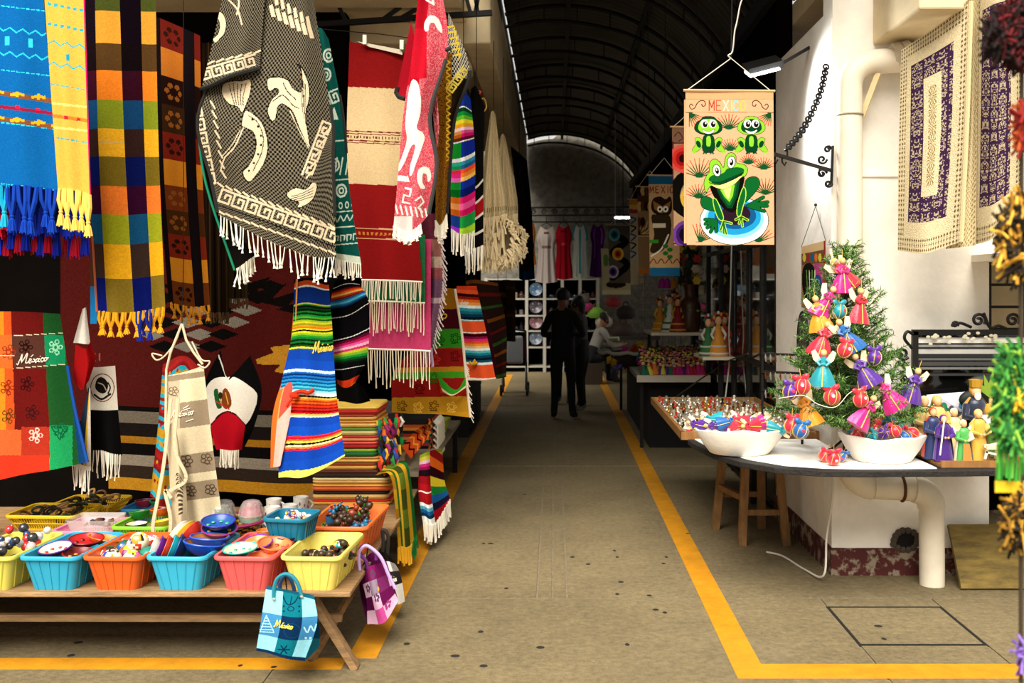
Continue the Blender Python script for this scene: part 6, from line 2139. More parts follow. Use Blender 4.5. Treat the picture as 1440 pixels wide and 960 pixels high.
# ---- the tree
base=Vector((1.555,TD,TZ))
t=thing('christmas_tree','small green artificial Christmas tree hung with dolls and baubles on the table','tree',base)
H=1.09
MB().tube([base,base+Vector((0,0,.5)),base+Vector((-.005,0,H))],[.014,.011,.004],7).build('trunk',mat('tree_trunk','#2c2418',.9),t)
for a in (.3,2.4,4.5):
 MB().tube([base+Vector((0,0,.09)),base+Vector((.07*math.cos(a),.07*math.sin(a),.03)),base+Vector((.11*math.cos(a),.11*math.sin(a),.008))],.007,6).build('stand_foot',IRON,t)
nb=MB()
tw=MB()
rr=random.Random(21)
NV,NF,NC=[],[],[]
G1=[hx(c) for c in ('#2f5522','#3f6f2a','#527f30','#6a963c','#24441a','#86ac4c')]
def needle(p,d,L):
 side=d.orthogonal()
 side=(Matrix.Rotation(rr.uniform(0,6.28),3,d) @ side).normalized()*.0024
 o=len(NV)
 NV.extend([tuple(p-side),tuple(p+side),tuple(p+d*L)])
 NF.append((o,o+1,o+2))
 NC.append(rr.choice(G1))
def twig(p,d,L,n):
 tw.tube([p,p+d*L],[.0022,.0012],3,caps=False)
 for k in range(n):
  f=(k+.5)/n
  q=p+d*(L*f)
  rad=d.orthogonal().normalized()
  rad=Matrix.Rotation(rr.uniform(0,6.28),3,d) @ rad
  needle(q,(d*.55+rad).normalized(),rr.uniform(.022,.032))
zlev=0.17
while zlev<H:
 f=(zlev-.17)/(H-.17)
 Rb=.34*(1-f)**.9+.03
 nbz=max(4,int(9*(1-f)+4))
 ph=rr.uniform(0,6)
 for k in range(nbz):
  a=ph+2*PI*k/nbz+rr.uniform(-.15,.15)
  L=Rb*rr.uniform(.8,1.1)
  d0=Vector((math.cos(a),math.sin(a),rr.uniform(.0,.25)+.5*f)).normalized()
  if (base+d0*L).y>5.52:
   L=min(L,(5.52-base.y)/max(.05,d0.y))
  p0=base+Vector((0,0,zlev))
  p1=p0+d0*L*.6+Vector((0,0,-.02))
  p2=p0+d0*L+Vector((0,0,.02))
  tw.tube([p0,p1,p2],[.004,.003,.002],4,caps=False)
  m=max(4,int(L/.032))
  for q in range(m):
   g=.25+.75*q/(m-1)
   pp=p0.lerp(p1,g/.6) if g<.6 else p1.lerp(p2,(g-.6)/.4)
   for s in (-1,1):
    dd=(Matrix.Rotation(s*rr.uniform(.5,.9),3,'Z') @ d0+Vector((0,0,rr.uniform(-.25,.35)))).normalized()
    twig(pp,dd,rr.uniform(.045,.075),15)
  twig(p2-d0*.02,d0,.06,14)
 zlev+=.052
for k in range(6):
 twig(base+Vector((0,0,H-.06+.012*k)),Vector((rr.uniform(-.4,.4),rr.uniform(-.4,.4),1)).normalized(),.06,20)
me=bpy.data.meshes.new('needles')
me.from_pydata(NV,[],NF)
at_=me.attributes.new('col','FLOAT_COLOR','FACE')
arr=np.ones((len(NF),4),np.float32)
arr[:,:3]=np.array(NC)
at_.data.foreach_set('color',arr.ravel())
me.materials.append(mat('pine_needles',attr='col',rough=.6))
o=link(bpy.data.objects.new('needles',me),t)
o['kind']='stuff'
o=tw.build('twigs',mat('twig_brown','#2c3018',.9),t)
o['kind']='stuff'
MB().tube(smooth_line([tuple(W(x,y,dd)) for x,y,dd in ((1095,560,5.0),(1130,556,4.98),(1150,568,4.97),(1175,572,4.97),(1195,552,4.98),(1215,545,5.0),(1235,530,5.06))],5),.002,5).build('light_string',plain('#e8e0c8'),t)
MB().tube([W(x,y,dd) for x,y,dd in ((1168,350,5.25),(1172,372,5.22),(1176,365,5.2))],.006,5).build('raffia_sprig',HUSK,t)
# ---- black jewellery rack beside the tree
t=thing('earring_rack','black wire rack hung with rows of silver earrings beside the tree','rack',(1.36,5.85,TZ))
ra,rb2=W(1072,520,5.82),W(1128,520,5.70)
for s in (ra,rb2):
 MB().bar((s.x,s.y,TZ),(s.x,s.y,1.30),.012).build('post',IRON,t)
for k in range(5):
 zz=TZ+.09+k*.105
 MB().bar((ra.x,ra.y,zz),(rb2.x,rb2.y,zz),.035,.012).build('rail',IRON,t)
 for q in range(8):
  p=ra.lerp(rb2,(q+.5)/8)
  MB().tube([(p.x,p.y-.02,zz),(p.x,p.y-.022,zz-.02),(p.x+.003,p.y-.022,zz-.045)],[.002,.006,.003],5).build('earring',mat('earring_silver' if (q+k)%3 else 'earring_copper','#c8c0b0' if (q+k)%3 else '#8c4a24',.3,metal=.7),t)
# ---- wrought-iron framed mirror behind the nativity, its reflected roof lines built as slats
t=thing('scrolled_mirror','black wrought-iron scrolled frame with louvred shade behind the nativity','frame',(2.2,5.5,TZ))
fy=5.50
fx0,fx1=(1284-CX)/FPX*fy,2.75
fz1,fz0=EYE-(466-CY)/FPX*fy,TZ-.004
MB().lohi((fx0,fy,fz0),(fx0+.03,fy+.03,fz1)).build('side_bar',IRON,t)
MB().lohi((fx0,fy,fz1-.02),(fx1,fy+.03,fz1+.01)).build('top_bar',IRON,t)
MB().lohi((fx0+.03,fy+.06,fz0),(fx1,fy+.065,fz1)).build('dark_backing',mat('dark_glass','#0a0a0a',.08,spec=.8),t)
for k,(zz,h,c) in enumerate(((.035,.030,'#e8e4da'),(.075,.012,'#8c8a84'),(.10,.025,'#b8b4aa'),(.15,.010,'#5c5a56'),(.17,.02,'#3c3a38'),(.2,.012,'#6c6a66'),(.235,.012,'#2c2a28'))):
 MB().lohi((fx0+.03,fy+.03,fz1-zz-h),(fx1,fy+.055,fz1-zz)).build('reflected_strip',plain(c,.5),t)  # slats coloured as the roof edges reflected in the mirror
def scroll(pts,r=.009):
 return MB().tube([Vector(p) for p in pts],r,6)
def spiral(cx,cz,r0,turns,a0,sgn,y,n=22):
 return [(cx+r0*(1-.82*k/n)*math.cos(a0+sgn*2*PI*turns*k/n),y,cz+r0*(1-.82*k/n)*math.sin(a0+sgn*2*PI*turns*k/n)) for k in range(n+1)]
pw=lambda x,y:W(x,y,fy)
for (cx,cy,r) in ((1270,497,.035),(1273,532,.026),(1376,450,.04),(1424,450,.04),(1343,456,.016)):
 c=pw(cx,cy)
 scroll(spiral(c.x,c.z,r,1.5,-.6,-1 if cx<1300 else 1,fy)).build('scroll',IRON,t,smooth=True)
for pts in (((1284,470),(1276,466),(1272,476),(1283,490)),((1262,492),(1272,510),(1282,520)),((1262,508),(1276,522),(1284,540)),((1338,458),(1350,454),(1366,460)),((1383,440),(1392,460),(1404,458),(1415,462))):
 scroll(smooth_line([tuple(pw(*p)) for p in pts],5)).build('scroll',IRON,t,smooth=True)
b=MB()
for (x,y) in ((1310,478),(1320,476),(1330,479),(1358,473),(1372,474),(1388,477),(1396,474),(1404,480)):
 for k in range(4):
  p=W(x+rr.uniform(-6,6),y+rr.uniform(-6,6),fy-.01)
  b.ball(p,.010,6,4,s=(1.2,.4,.9))
b.build('lace_trim',plain('#c8c0a8'),t)['kind']='stuff'
# panel painted with the pale view reflected in the mirror
t=thing('reflected_view','framed picture of a snowy village standing inside the iron frame','picture',W(1325,590,5.46))
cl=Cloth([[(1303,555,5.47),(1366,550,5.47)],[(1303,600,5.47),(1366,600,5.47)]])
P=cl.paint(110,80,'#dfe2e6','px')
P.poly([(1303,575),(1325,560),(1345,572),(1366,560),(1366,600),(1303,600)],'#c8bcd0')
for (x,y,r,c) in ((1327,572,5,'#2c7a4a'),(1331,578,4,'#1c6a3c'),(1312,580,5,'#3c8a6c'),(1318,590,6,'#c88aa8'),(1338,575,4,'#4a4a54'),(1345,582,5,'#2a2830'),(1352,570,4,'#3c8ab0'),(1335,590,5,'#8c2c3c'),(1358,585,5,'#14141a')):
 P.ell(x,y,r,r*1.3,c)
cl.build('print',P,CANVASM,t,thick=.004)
p=W(1335,600,5.475)
MB().lohi((p.x-.06,5.472,TZ-.004),(p.x+.06,5.484,p.z+.1)).build('view_support',plain('#4c3820'),t)
# dark pine in the frame: stacked fronds
t=thing('dark_pine','black-green shaped palm ornament behind the nativity figures','ornament',W(1375,640,5.36))
for k,(x,y,r) in enumerate(((1382,540,22),(1372,562,24),(1392,560,22),(1366,590,24),(1390,588,28),(1372,615,28),(1396,615,26))):
 p=W(x,y,5.36+.012*(k%3))
 MB().ball(p,r/FPX*5.36,14,8,s=(1,.35,.62)).build('frond',mat('dark_frond','#0e1a12',.6),t,smooth=True)
MB().lohi((W(1378,640,5.36).x-.02,5.35,TZ),(W(1378,640,5.36).x+.02,5.38,1.1)).build('trunk',plain('#14110c'),t)
# green leaf sprays
for i,(x,y,lab) in enumerate(((1308,600,'left spray of yellow-green leaves rising beside the iron frame'),(1393,560,'middle spray of yellow-green leaves above the kings'),(1432,555,'right spray of yellow-green leaves at the picture edge'))):
 t=thing('leaf_spray',lab,'leaves',W(x,648,5.3))
 p0=W(x,y,5.3)
 MB().tube([(p0.x,5.3,TZ),tuple(p0)],.010,6).build('stem',plain('#c8a868'),t)
 for k in range(5):
  a=-.7+k*.35
  v=Vector((math.sin(a),-.2,math.cos(a)))
  L=.16-.02*abs(k-2)
  s=v.cross(Vector((0,1,0))).normalized()*.016
  MB().prism([p0,p0+v*L*.5+s,p0+v*L,p0+v*L*.5-s],(0,.003,0)).build('leaf',plain('#7c9c2c'),t)
# nativity figures
def figure(px,py_base,h_px,d,robe,cloak,label,crown=False,wings=False,hold=None,robe2=None):
 sc=h_px/FPX*d/.30
 p=W(px,py_base,d)
 z0=TZ+.016
 t=thing('nativity_figure',label,'figure',(p.x,p.y,z0),0,'nativity figures')
 mr,mc=SATIN(robe),SATIN(cloak)
 b=MB()
 b.lathe([(.058,0),(.05,.06),(.038,.13),(.034,.18),(.042,.205),(.03,.225),(.014,.232)],n=16,sy=.75)
 b.build('robe',mr,t,world=False,smooth=True)
 b=MB()
 n=12
 rings=[[Vector((r*math.cos(PI*(-.15+1.3*k/n)),.8*r*math.sin(PI*(-.15+1.3*k/n)),z)) for k in range(n+1)] for r,z in ((.066,.01),(.058,.08),(.045,.17),(.047,.208),(.025,.235))]
 vs=[q for r in rings for q in r]
 b._add(vs,[(i*(n+1)+k,i*(n+1)+k+1,(i+1)*(n+1)+k+1,(i+1)*(n+1)+k) for i in range(4) for k in range(n)])
 b.build('cloak',mc,t,world=False,smooth=True)
 for s in (-1,1):
  MB().tube([(s*.038,-.005,.205),(s*.05,-.02,.16),(s*.012,-.05,.15)],[.016,.017,.009],7).build('sleeve',mc if s>0 else mr,t,world=False,smooth=True)
  MB().ball((s*.009,-.054,.15),.008,6,4).build('hand',SKIN,t,world=False)
 hd=MB().ball((0,-.004,.256),.022,12,8,s=(.9,.9,1.1)).build('head',SKIN,t,world=False,smooth=True)
 MB().ball((0,.006,.262),.024,12,8,s=(1,.9,1.05)).build('veil',mat('veil_' +cloak.lstrip('#'),cloak,.7),hd,world=False,smooth=True)
 if crown:
  MB().lathe([(.024,.275),(.028,.305),(.026,.305),(.022,.277)],n=10).build('crown',mat('gold_foil','#d8a83c',.3,metal=.6),hd,world=False)
  MB().ball((0,-.022,.24),.014,8,5,s=(1,.5,1.2)).build('beard',plain('#e8e0d0'),hd,world=False)
 if wings:
  for s in (-1,1):
   MB().prism([Vector((s*.01,.03,.2)),Vector((s*.07,.035,.25)),Vector((s*.075,.035,.19)),Vector((s*.03,.03,.13))],(0,.004,0)).build('wing',HUSK,t,world=False)
 if hold:
  MB().box((0,-.065,.155),(.05,.03,.03)).build('gift',plain(hold),t,world=False)
 if robe2:
  MB().prism([Vector((-.02,-.045,.13)),Vector((.02,-.045,.13)),Vector((.03,-.062,.02)),Vector((0,-.066,0)),Vector((-.03,-.062,.02))],(0,-.004,0)).build('apron',SATIN(robe2),t,world=False)
 t.scale=(sc,)*3
 return t
figure(1372,640,105,5.22,'#1c2438','#c8902c','tall crowned king in gold and navy holding a white gift',True,hold='#e8e0d0')
figure(1376,648,75,5.08,'#c8a03c','#d8b860','golden-robed kneeling figure before the tall king')
figure(1327,645,68,5.06,'#3c1470','#4c1c84','purple-robed shepherd figure with a pale staff')
figure(1355,650,62,5.03,'#4ca04c','#e8d8b0','angel figure in green and orange with husk wings',wings=True,robe2='#d8742c')
figure(1312,640,75,5.14,'#24305c','#c8402c','navy-robed figure with red cloak at the left of the nativity')
figure(1318,630,88,5.24,'#d8b060','#c8a050','tall straw-coloured figure behind the shepherd')
figure(1300,628,85,5.28,'#c8a868','#e0c890','pale straw figure nearest the iron frame')
figure(1342,632,70,5.22,'#e0c88c','#e8d8a8','husk-white angel behind the orange one',wings=True)
figure(1412,645,62,5.08,'#d8647c','#e89aa0','pink-robed figure at the right of the nativity')
figure(1432,648,58,5.05,'#d84a54','#e8b0a0','coral-robed figure at the right picture edge')
figure(1398,640,72,5.2,'#5c8c34','#7cb03c','green-robed figure behind the manger')
tag(MB().tube([W(1322,640,5.0),W(1328,590,5.02)],.004,5).build('shepherd_staff',plain('#e8e0cc')),'thin pale staff beside the purple shepherd','staff')
t=thing('manger','little white wooden manger in front of the kings','manger',W(1398,645,4.99))
for pts in (((1385,645),(1390,625)),((1405,645),(1400,625)),((1384,628),(1408,622)),((1386,635),(1406,640))):
 MB().bar(W(*pts[0],4.99),W(*pts[1],4.99),.010).build('bar',plain('#e6dcc8'),t)
MB().box(W(1396,628,5.0),(.08,.05,.02)).build('crib',plain('#d8c49c'),t)
t=thing('nativity_tray','shallow wooden tray under the nativity figures','tray',(2.25,5.15,TZ))
MB().lohi((1.93,4.985,TZ-.003),(2.68,5.40,TZ+.012)).build('board',WOODT,t)
MB().lohi((1.93,4.97,TZ-.003),(2.68,4.985,TZ+.03)).build('front_rail',WOODT,t)
# ---- iron bracket, chain, floodlight
t=thing('wall_bracket','black wrought-iron bracket with hooks on the wall corner','bracket',(1.58,5.7,2.3))
a0,a1=W(1170,240,5.68),W(1083,215,5.25)
MB().bar(a0,a1,.014,.018).build('arm',IRON,t)
MB().bar(W(1171,205,5.70),W(1169,262,5.70),.012,.018,up=(0,1,0)).build('plate',IRON,t)
yb=5.67
for (cx,cy,r,s0) in ((1164,210,.022,1),(1156,224,.028,-1),(1165,258,.022,-1),(1156,244,.028,1)):
 c=W(cx,cy,yb)
 scroll(spiral(c.x,c.z,r,1.3,0,s0,yb,14),.0075).build('scroll',IRON,t,smooth=True)
for f in (.22,.82,.95):
 p=a0.lerp(a1,f)
 MB().tube([p,p+Vector((0,0,-.03)),p+Vector((.014,0,-.05)),p+Vector((.022,0,-.03))],.005,5).build('hook',IRON,t)
t=thing('iron_chain','dark iron chain slung from the pillar top to the bracket','chain',W(1107,210,5.4))
pts=smooth_line([tuple(W(x,y,dd)) for x,y,dd in ((1162,92,5.62),(1155,125,5.58),(1142,158,5.52),(1125,188,5.46),(1106,210,5.38))],8)
L=[Vector(p) for p in pts]
for i in range(len(L)-1):
 c,v=(L[i]+L[i+1])/2,(L[i+1]-L[i])
 le=v.length*.8
 v.normalize()
 s=v.cross(Vector((0,1,0))).normalized()
 if i%2:
  s=v.cross(s)
 MB().tube([c+v*le*math.cos(2*PI*k/10)+s*.016*math.sin(2*PI*k/10) for k in range(10)],.0062,5,closed=True).build('link',IRON,t)
MB().tube([W(1107,206,5.38),W(1107,222,5.38)],.005,5).build('hook',IRON,t)
fl=W(1074,99,6.2)
t=thing('floodlight','lit white floodlight under the roof beside the pillar','lamp',fl)
Rf=Matrix.Rotation(-.25,3,'Y') @ Matrix.Rotation(.45,3,'X')
MB().box(fl+Vector((0,.03,.035)),(.22,.16,.05),Rf).build('housing',STEEL,t)
MB().box(fl+Vector((-.01,.0,.0)),(.19,.13,.012),Rf).build('lens',mat('lamp_lens','#ffffff',.3,emit='#f4fbff',estr=14),t)
MB().bar(fl+Vector((.1,.05,.04)),(WX,6.25,3.16),.02).build('arm',STEEL,t)
ld=bpy.data.lights.new('floodlight_beam','SPOT')
ld.energy=95
ld.color=(.95,.98,1)
ld.spot_size=math.radians(150)
ld.spot_blend=1
ld.shadow_soft_size=.1
lo_=bpy.data.objects.new('floodlight_beam',ld)
COL.objects.link(lo_)
lo_.location=fl+Vector((.02,-.07,-.06))
lo_.rotation_euler=(Vector((.6,-.55,-.6))).to_track_quat('-Z','Y').to_euler()
# ---- crochet hangings at the right
for i,(rows,lab) in enumerate((([[(1268,70,5.35),(1310,42,5.2),(1366,2,5.0)],[(1265,200,5.33),(1310,190,5.15),(1360,175,4.98)],[(1264,352,5.33),(1300,356,5.15),(1352,340,4.98)]],'cream crochet runner with a purple glyph border, left of the two'),
         ([[(1374,-20,5.1),(1400,-40,4.95),(1436,-50,4.8)],[(1370,150,5.1),(1400,150,4.92),(1440,140,4.78)],[(1368,345,5.1),(1395,335,4.92),(1440,300,4.78)]],'cream crochet runner with a purple glyph panel at the right edge'))):
 cl=Cloth(rows,[(1.2,.02,.3)])
 P=cl.paint(130,260,'#d6c49c')
 U,V=P.U,P.V
 rsn=np.random.RandomState(3+i)
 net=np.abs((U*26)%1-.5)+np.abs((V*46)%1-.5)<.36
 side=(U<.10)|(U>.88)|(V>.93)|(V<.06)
 P.put(side&net,'#6c5630')  # brown diamonds stand for lace holes, their shadow painted in
 bord=(U>.17)&(U<.80)&(V>.12)&(V<.87)
 inner=(U>.36)&(U<.64)&(V>.22)&(V<.76)
 P.put(bord,'#382040')
 ci,cj=np.floor((U-.17)/.19).astype(int),np.floor((V-.12)/.047).astype(int)
 fu,fv=np.floor(((U-.17)/.19%1)*13).astype(int),np.floor(((V-.12)/.047%1)*10).astype(int)
 fu=np.minimum(fu,12-fu)
 tabl=rsn.rand(5,7,10)<.42
 gl=tabl[(ci*3+cj*7)%5,np.clip(fu,0,6),np.clip(fv,0,9)]&(fv>0)&(fu>0)
 P.put(bord&gl,'#b8a488')
 if i==0:
  P.put(inner,'#d8c69e')
  star=(U>.44)&(U<.56)&(V>.27)&(V<.72)
  ang=np.arctan2((U-.5)*6,((V*14)%1)-.5)
  P.put(star&(np.sin(ang*12)>.1),'#8c7644')
 P.noise(.12,i)
 t=cloth_root('crochet_runner',lab,'runner',cl)
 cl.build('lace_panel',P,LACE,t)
 cl.edge('edge_roll',[(1,0),(1,.3),(1,.6),(1,1)],.012,yarn('#cbb88c'),t)
# extra cream folds between and right of them
for i,(rows,lab) in enumerate((([[(1358,2,5.15),(1376,-10,5.05)],[(1352,200,5.15),(1374,190,5.05)],[(1330,350,5.12),(1372,345,5.03)]],'cream crochet runner folded between the two purple ones'),([[(1410,90,5.0),(1445,80,4.9)],[(1412,200,5.0),(1445,200,4.9)],[(1395,345,5.0),(1445,320,4.9)]],'cream netted runner at the far right edge'))):
 cl=Cloth(rows,[(1.5,.015,0)])
 P=cl.paint(40,200,'#d2c096')
 net=((np.floor(P.U*40)+np.floor(P.V*200))%5<2)&(np.floor(P.U*40)%3>0)
 P.put(net,'#8c7848')
 t=cloth_root('crochet_runner',lab,'runner',cl)
 cl.build('lace_panel',P,LACE,t)
# barred opening at the right
t=thing('window_grille','dark iron grille with horizontal bars in the opening at right','grille',(2.9,6.1,.8))
for k in range(8):
 zz=1.80-k*.13
 MB().bar((2.5,5.84,zz),(3.6,5.84,zz),.016).build('bar',IRON,t)
for k in range(4):
 MB().bar((2.56+k*.2,5.85,.8),(2.56+k*.2,5.85,1.83),.010).build('upright',IRON,t)
struct('wall_recess',MB().lohi((2.5,6.25,.75),(4.9,6.3,2.0)),SOFFIT)
# ---- blurred yarn garland hanging close at the right edge
t=thing('yarn_garland','out-of-focus garland of red, gold and green yarn close at the right edge','garland',W(1425,690,1.7))
rr=random.Random(31)
dF=1.7
def fuzz(name,cx,cy,rx,ry,cols,n,r=.0026):
 b=MB()
 for k in range(int(n*1.8)):
  a,q=rr.uniform(0,6.28),math.sqrt(rr.random())
  p=W(cx+rx*q*math.cos(a),cy+ry*q*math.sin(a),dF+rr.uniform(-.04,.04))
  b.col=hx(rr.choice(cols))
  v=Vector((rr.uniform(-1,1),rr.uniform(-1,1),rr.uniform(-1.6,1.6)))*.016
  b.tube([p-v,p+Vector((.003,0,.004)),p+v],r,5)
 o=b.build(name,MATS['yarn_mixed'],t)
 o['kind']='stuff'
fuzz('red_puff',1432,48,32,42,['#4c0c10','#2c080a','#120808','#6c1418'],240)
fuzz('dark_tail',1400,58,14,26,['#14090a','#2c0a0c','#120a08'],70)
fuzz('gold_puff',1430,335,26,55,['#c8902c','#1c140c','#3c2c14','#e0b040','#2c2418'],260)
fuzz('orange_puff',1438,180,8,30,['#b8501c','#8c1c18'],50)
fuzz('green_puff',1425,560,24,70,['#2c7a2c','#1c5a24','#4c9c3c','#8cb83c'],330)
fuzz('yellow_puff',1436,555,8,26,['#e0b82c','#d8a01c'],50)
fuzz('black_puff',1432,730,20,38,['#17120c','#8c6418','#2c2014','#c8942c'],160)
fuzz('lilac_puff',1441,925,6,14,['#6c4aa0','#8c6cc0'],20)
b=MB()
for k in range(12):
 x=1404+k*3.4+rr.uniform(-1,1)
 b.col=hx('#3c9c34' if k%3 else '#6cb03c')
 b.tube([W(x,610,dF),W(x-1,650,dF-.01),W(x-2,675+rr.uniform(-8,10),dF+rr.uniform(-.02,.02))],.0022,5)
 b.col=hx('#e8c82c')
 b.tube([W(x-2,676,dF),W(x-2,692,dF)],.0032,5)
b.build('strands',MATS['yarn_mixed'],t)
MB().tube([W(1438,-60,dF),W(1436,400,dF),W(1436,960,dF)],.004,5).build('cord',plain('#3c3020'),t)
# ------------------------------------------------------------------ painted banners over the aisle
def banner(d,x0,y0,x1,y1,nu,nv,bgc,name,label,folds=((1,.012,.1),),z3=None):
 cl=Cloth([[(x0,y0,d),((x0+x1)/2,y0,d),(x1,y0+1,d)],[(x0+1,(y0+y1)/2,d),((x0+x1)/2,(y0+y1)/2,d-.01),(x1+.5,(y0+y1)/2,d)],[(x0+2,y1,d),((x0+x1)/2,y1,d-.01),(x1+1,y1,d)]],list(folds))
 P=cl.paint(nu,nv,bgc,'px')
 t=thing(name,label,'banner',W((x0+x1)/2,y1,d))
 return cl,P,t
def banner_fit(t,d,x0,x1,y0,top):
 """rod, string and wire hook"""
 rod=mat('cane_rod','#c8a070',.7)
 MB().tube([W(x0-3,y0,d),W(x1+5,y0+1,d)],.007,6).build('rod',rod,t)
 st=mat('string_white','#d8d0bc',.8)
 tp=W(*top,d)
 MB().tube([W(x0+2,y0,d),tp],.0025,5).build('string',st,t)
 MB().tube([W(x1-2,y0,d),tp],.0025,5).build('string',st,t)
 MB().tube([tp,(tp.x if d>15 else .95,tp.y,4.57 if d<15 else 4.63)],.003,4).build('hanging_wire',STEEL,t)
 return tp
d=5.2
cl,P,t=banner(d,964,128,1087.5,344,280,480,'#d29a74','frog_banner','painted cloth banner of three green frogs hanging over the aisle',((.8,.008,.1),))
P.X,P.Y=(P.X-900)*3,(P.Y-80)*3
DG,LG,MG,BK,WT='#07381a','#7cb42c','#0c5422','#0c0a08','#e8e2d6'
P.put(P.Y<178,'#c89468')
P.line([(192,178),(570,178)],1.6,'#a87848').line([(192,233),(570,233)],2,'#8a5a38').line([(192,180),(192,233)],1.5,'#a87848')
x=292
for ch,c in zip('MEXICO',('#a03428','#d84c34','#f4d0a8','#ecc848','#6cb8c0','#a8b03c')):
 for pl in CAPS[ch]:
  P.line([(x+a*26,226-b_*42) for a,b_ in pl],4.6,c)
 x+=12 if ch=='I' else 30
for sx,x0 in ((1,205),(-1,545)):
 P.curve([(x0+sx*18,205),(x0+sx*10,198),(x0+sx*4,208),(x0+sx*12,220),(x0+sx*26,215),(x0+sx*36,196),(x0+sx*52,184),(x0+sx*68,188),(x0+sx*70,204),(x0+sx*60,208),(x0+sx*55,200)],3.8,'#3c1418')
def agave(cx,cy,r,n=11,a0=200,a1=340):
 for k in range(n):
  a=math.radians(a0+(a1-a0)*k/(n-1))
  ex,ey=cx+r*math.cos(a),cy+r*math.sin(a)*.95
  P.line([(cx,cy),(cx+(ex-cx)*.7,cy+(ey-cy)*.7)],4.6,'#0f4420')
  P.line([(cx+(ex-cx)*.68,cy+(ey-cy)*.68),(ex,ey)],3.2,'#c83a20')
 P.line([(cx-14,cy),(cx+14,cy)],2.2,'#1c4a24')
for a in ((375,305,68),(380,395,52),(250,508,85),(248,596,62),(458,452,42),(522,474,52),(530,580,72),(250,780,80,9,250,340),(500,780,70)):
 agave(*a)
agave(208,235,62,7,20,90)
agave(552,236,58,7,90,160)
def small_frog(cx,cy,flip):
 s=-1 if flip else 1
 P.blob([(cx-60,cy+12),(cx-50,cy-14),(cx-34,cy-24),(cx-20,cy-38),(cx+18,cy-38),(cx+36,cy-24),(cx+52,cy-12),(cx+58,cy+14),(cx+40,cy+32),(cx,cy+40),(cx-40,cy+32)],LG if flip else DG,BK,2)
 P.blob([(cx-44,cy+10),(cx-30,cy-22),(cx,cy-28),(cx+30,cy-22),(cx+44,cy+10),(cx+24,cy+30),(cx-24,cy+30)],DG if flip else LG)
 for q in (-17,17):
  P.ell(cx+q,cy-8,16,18,WT).ell(cx+q+3,cy-6,10,13,BK).ell(cx+q+5,cy-11,3.5,4,WT)
 P.blob([(cx-26,cy+18),(cx,cy+25),(cx+26,cy+16),(cx+14,cy+32),(cx-12,cy+33)],WT,BK,1.6)
 for q in (-1,1):
  P.blob([(cx+q*22,cy+70),(cx+q*40,cy+50),(cx+q*58,cy+56),(cx+q*54,cy+76),(cx+q*70,cy+106),(cx+q*56,cy+112),(cx+q*34,cy+98)],LG,BK,1.8)
  P.ell(cx+q*42,cy+78,9,16,DG,rot=q*.4)
  for k in range(3):
   P.line([(cx+q*56,cy+104),(cx+q*(58+9*k),cy+118-5*k)],5,LG)
 P.blob([(cx-18,cy+42),(cx+18,cy+42),(cx+26,cy+80),(cx+20,cy+110),(cx-20,cy+110),(cx-26,cy+80)],DG,BK,1.8)
 P.blob([(cx-8,cy+48),(cx+8,cy+48),(cx+8,cy+84),(cx-8,cy+84)],LG)
 for q in (-1,1):
  for k in range(3):
   P.line([(cx+q*14,cy+104),(cx+q*(8+7*k),cy+118)],5,DG)
small_frog(289,290,False)
small_frog(470,290,True)
# pond
P.ell(398,690,146,104,'#2a2420').ell(398,690,143,101,'#cfe0da')
P.ell(398,682,124,84,'#78b8d4').ell(398,676,112,74,'#1c86b8').ell(402,670,88,56,'#124a78').ell(404,664,62,44,'#241420')
# hind legs
P.blob([(258,596),(275,588),(300,596),(320,620),(330,650),(305,650),(270,640),(256,620)],MG,BK,2.2)
P.blob([(438,560),(446,520),(470,505),(495,508),(506,528),(500,552),(470,590),(445,612),(430,600)],MG,BK,2.2)
for (x0,y0,fan) in ((320,690,[(275,686),(276,704),(284,720),(298,738),(322,735)]),(455,628,[(520,592),(538,612),(536,628),(524,650),(500,640)])):
 for q in fan:
  P.line([(x0,y0),q],17,BK)
 for q in fan:
  P.line([(x0,y0),q],12,MG)
  P.ell(q[0],q[1],8,8,MG)
# body/throat layers
P.blob([(298,540),(340,545),(435,500),(432,560),(420,620),(400,650),(385,656),(360,645),(325,610),(302,570)],BK)
P.poly([(322,555),(422,520),(412,585),(388,640),(368,636),(340,596)],DG)
P.poly([(332,556),(410,530),(402,582),(382,626),(370,624),(348,590)],MG)
P.poly([(338,560),(400,538),(392,585),(378,612),(356,590)],LG)
P.poly([(352,562),(385,548),(378,590),(372,600),(362,584)],'#dfe87a')
# head
P.blob([(270,528),(284,494),(292,484),(294,446),(314,430),(336,442),(352,466),(362,420),(384,403),(404,416),(408,446),(440,454),(454,474),(446,500),(430,508),(380,540),(340,552),(300,544),(278,572)],LG,BK,2.4)
P.blob([(290,520),(304,500),(350,490),(372,470),(420,466),(440,478),(420,500),(360,524),(320,532)],MG)
P.blob([(300,528),(340,524),(400,500),(434,486),(424,504),(380,524),(330,538)],DG)
P.blob([(304,540),(345,538),(390,520),(428,502),(400,534),(355,556),(325,552)],'#e8c078')
P.curve([(292,530),(330,540),(390,518),(438,488)],3,BK)
for (ex,ey,rot) in ((324,479,-.2),(385,444,.1)):
 P.ell(ex,ey,18,27,BK,rot).ell(ex,ey,15,24,WT,rot).ell(ex+1,ey+1,8,14,BK,rot).ell(ex-1,ey-4,3,5,WT,rot)
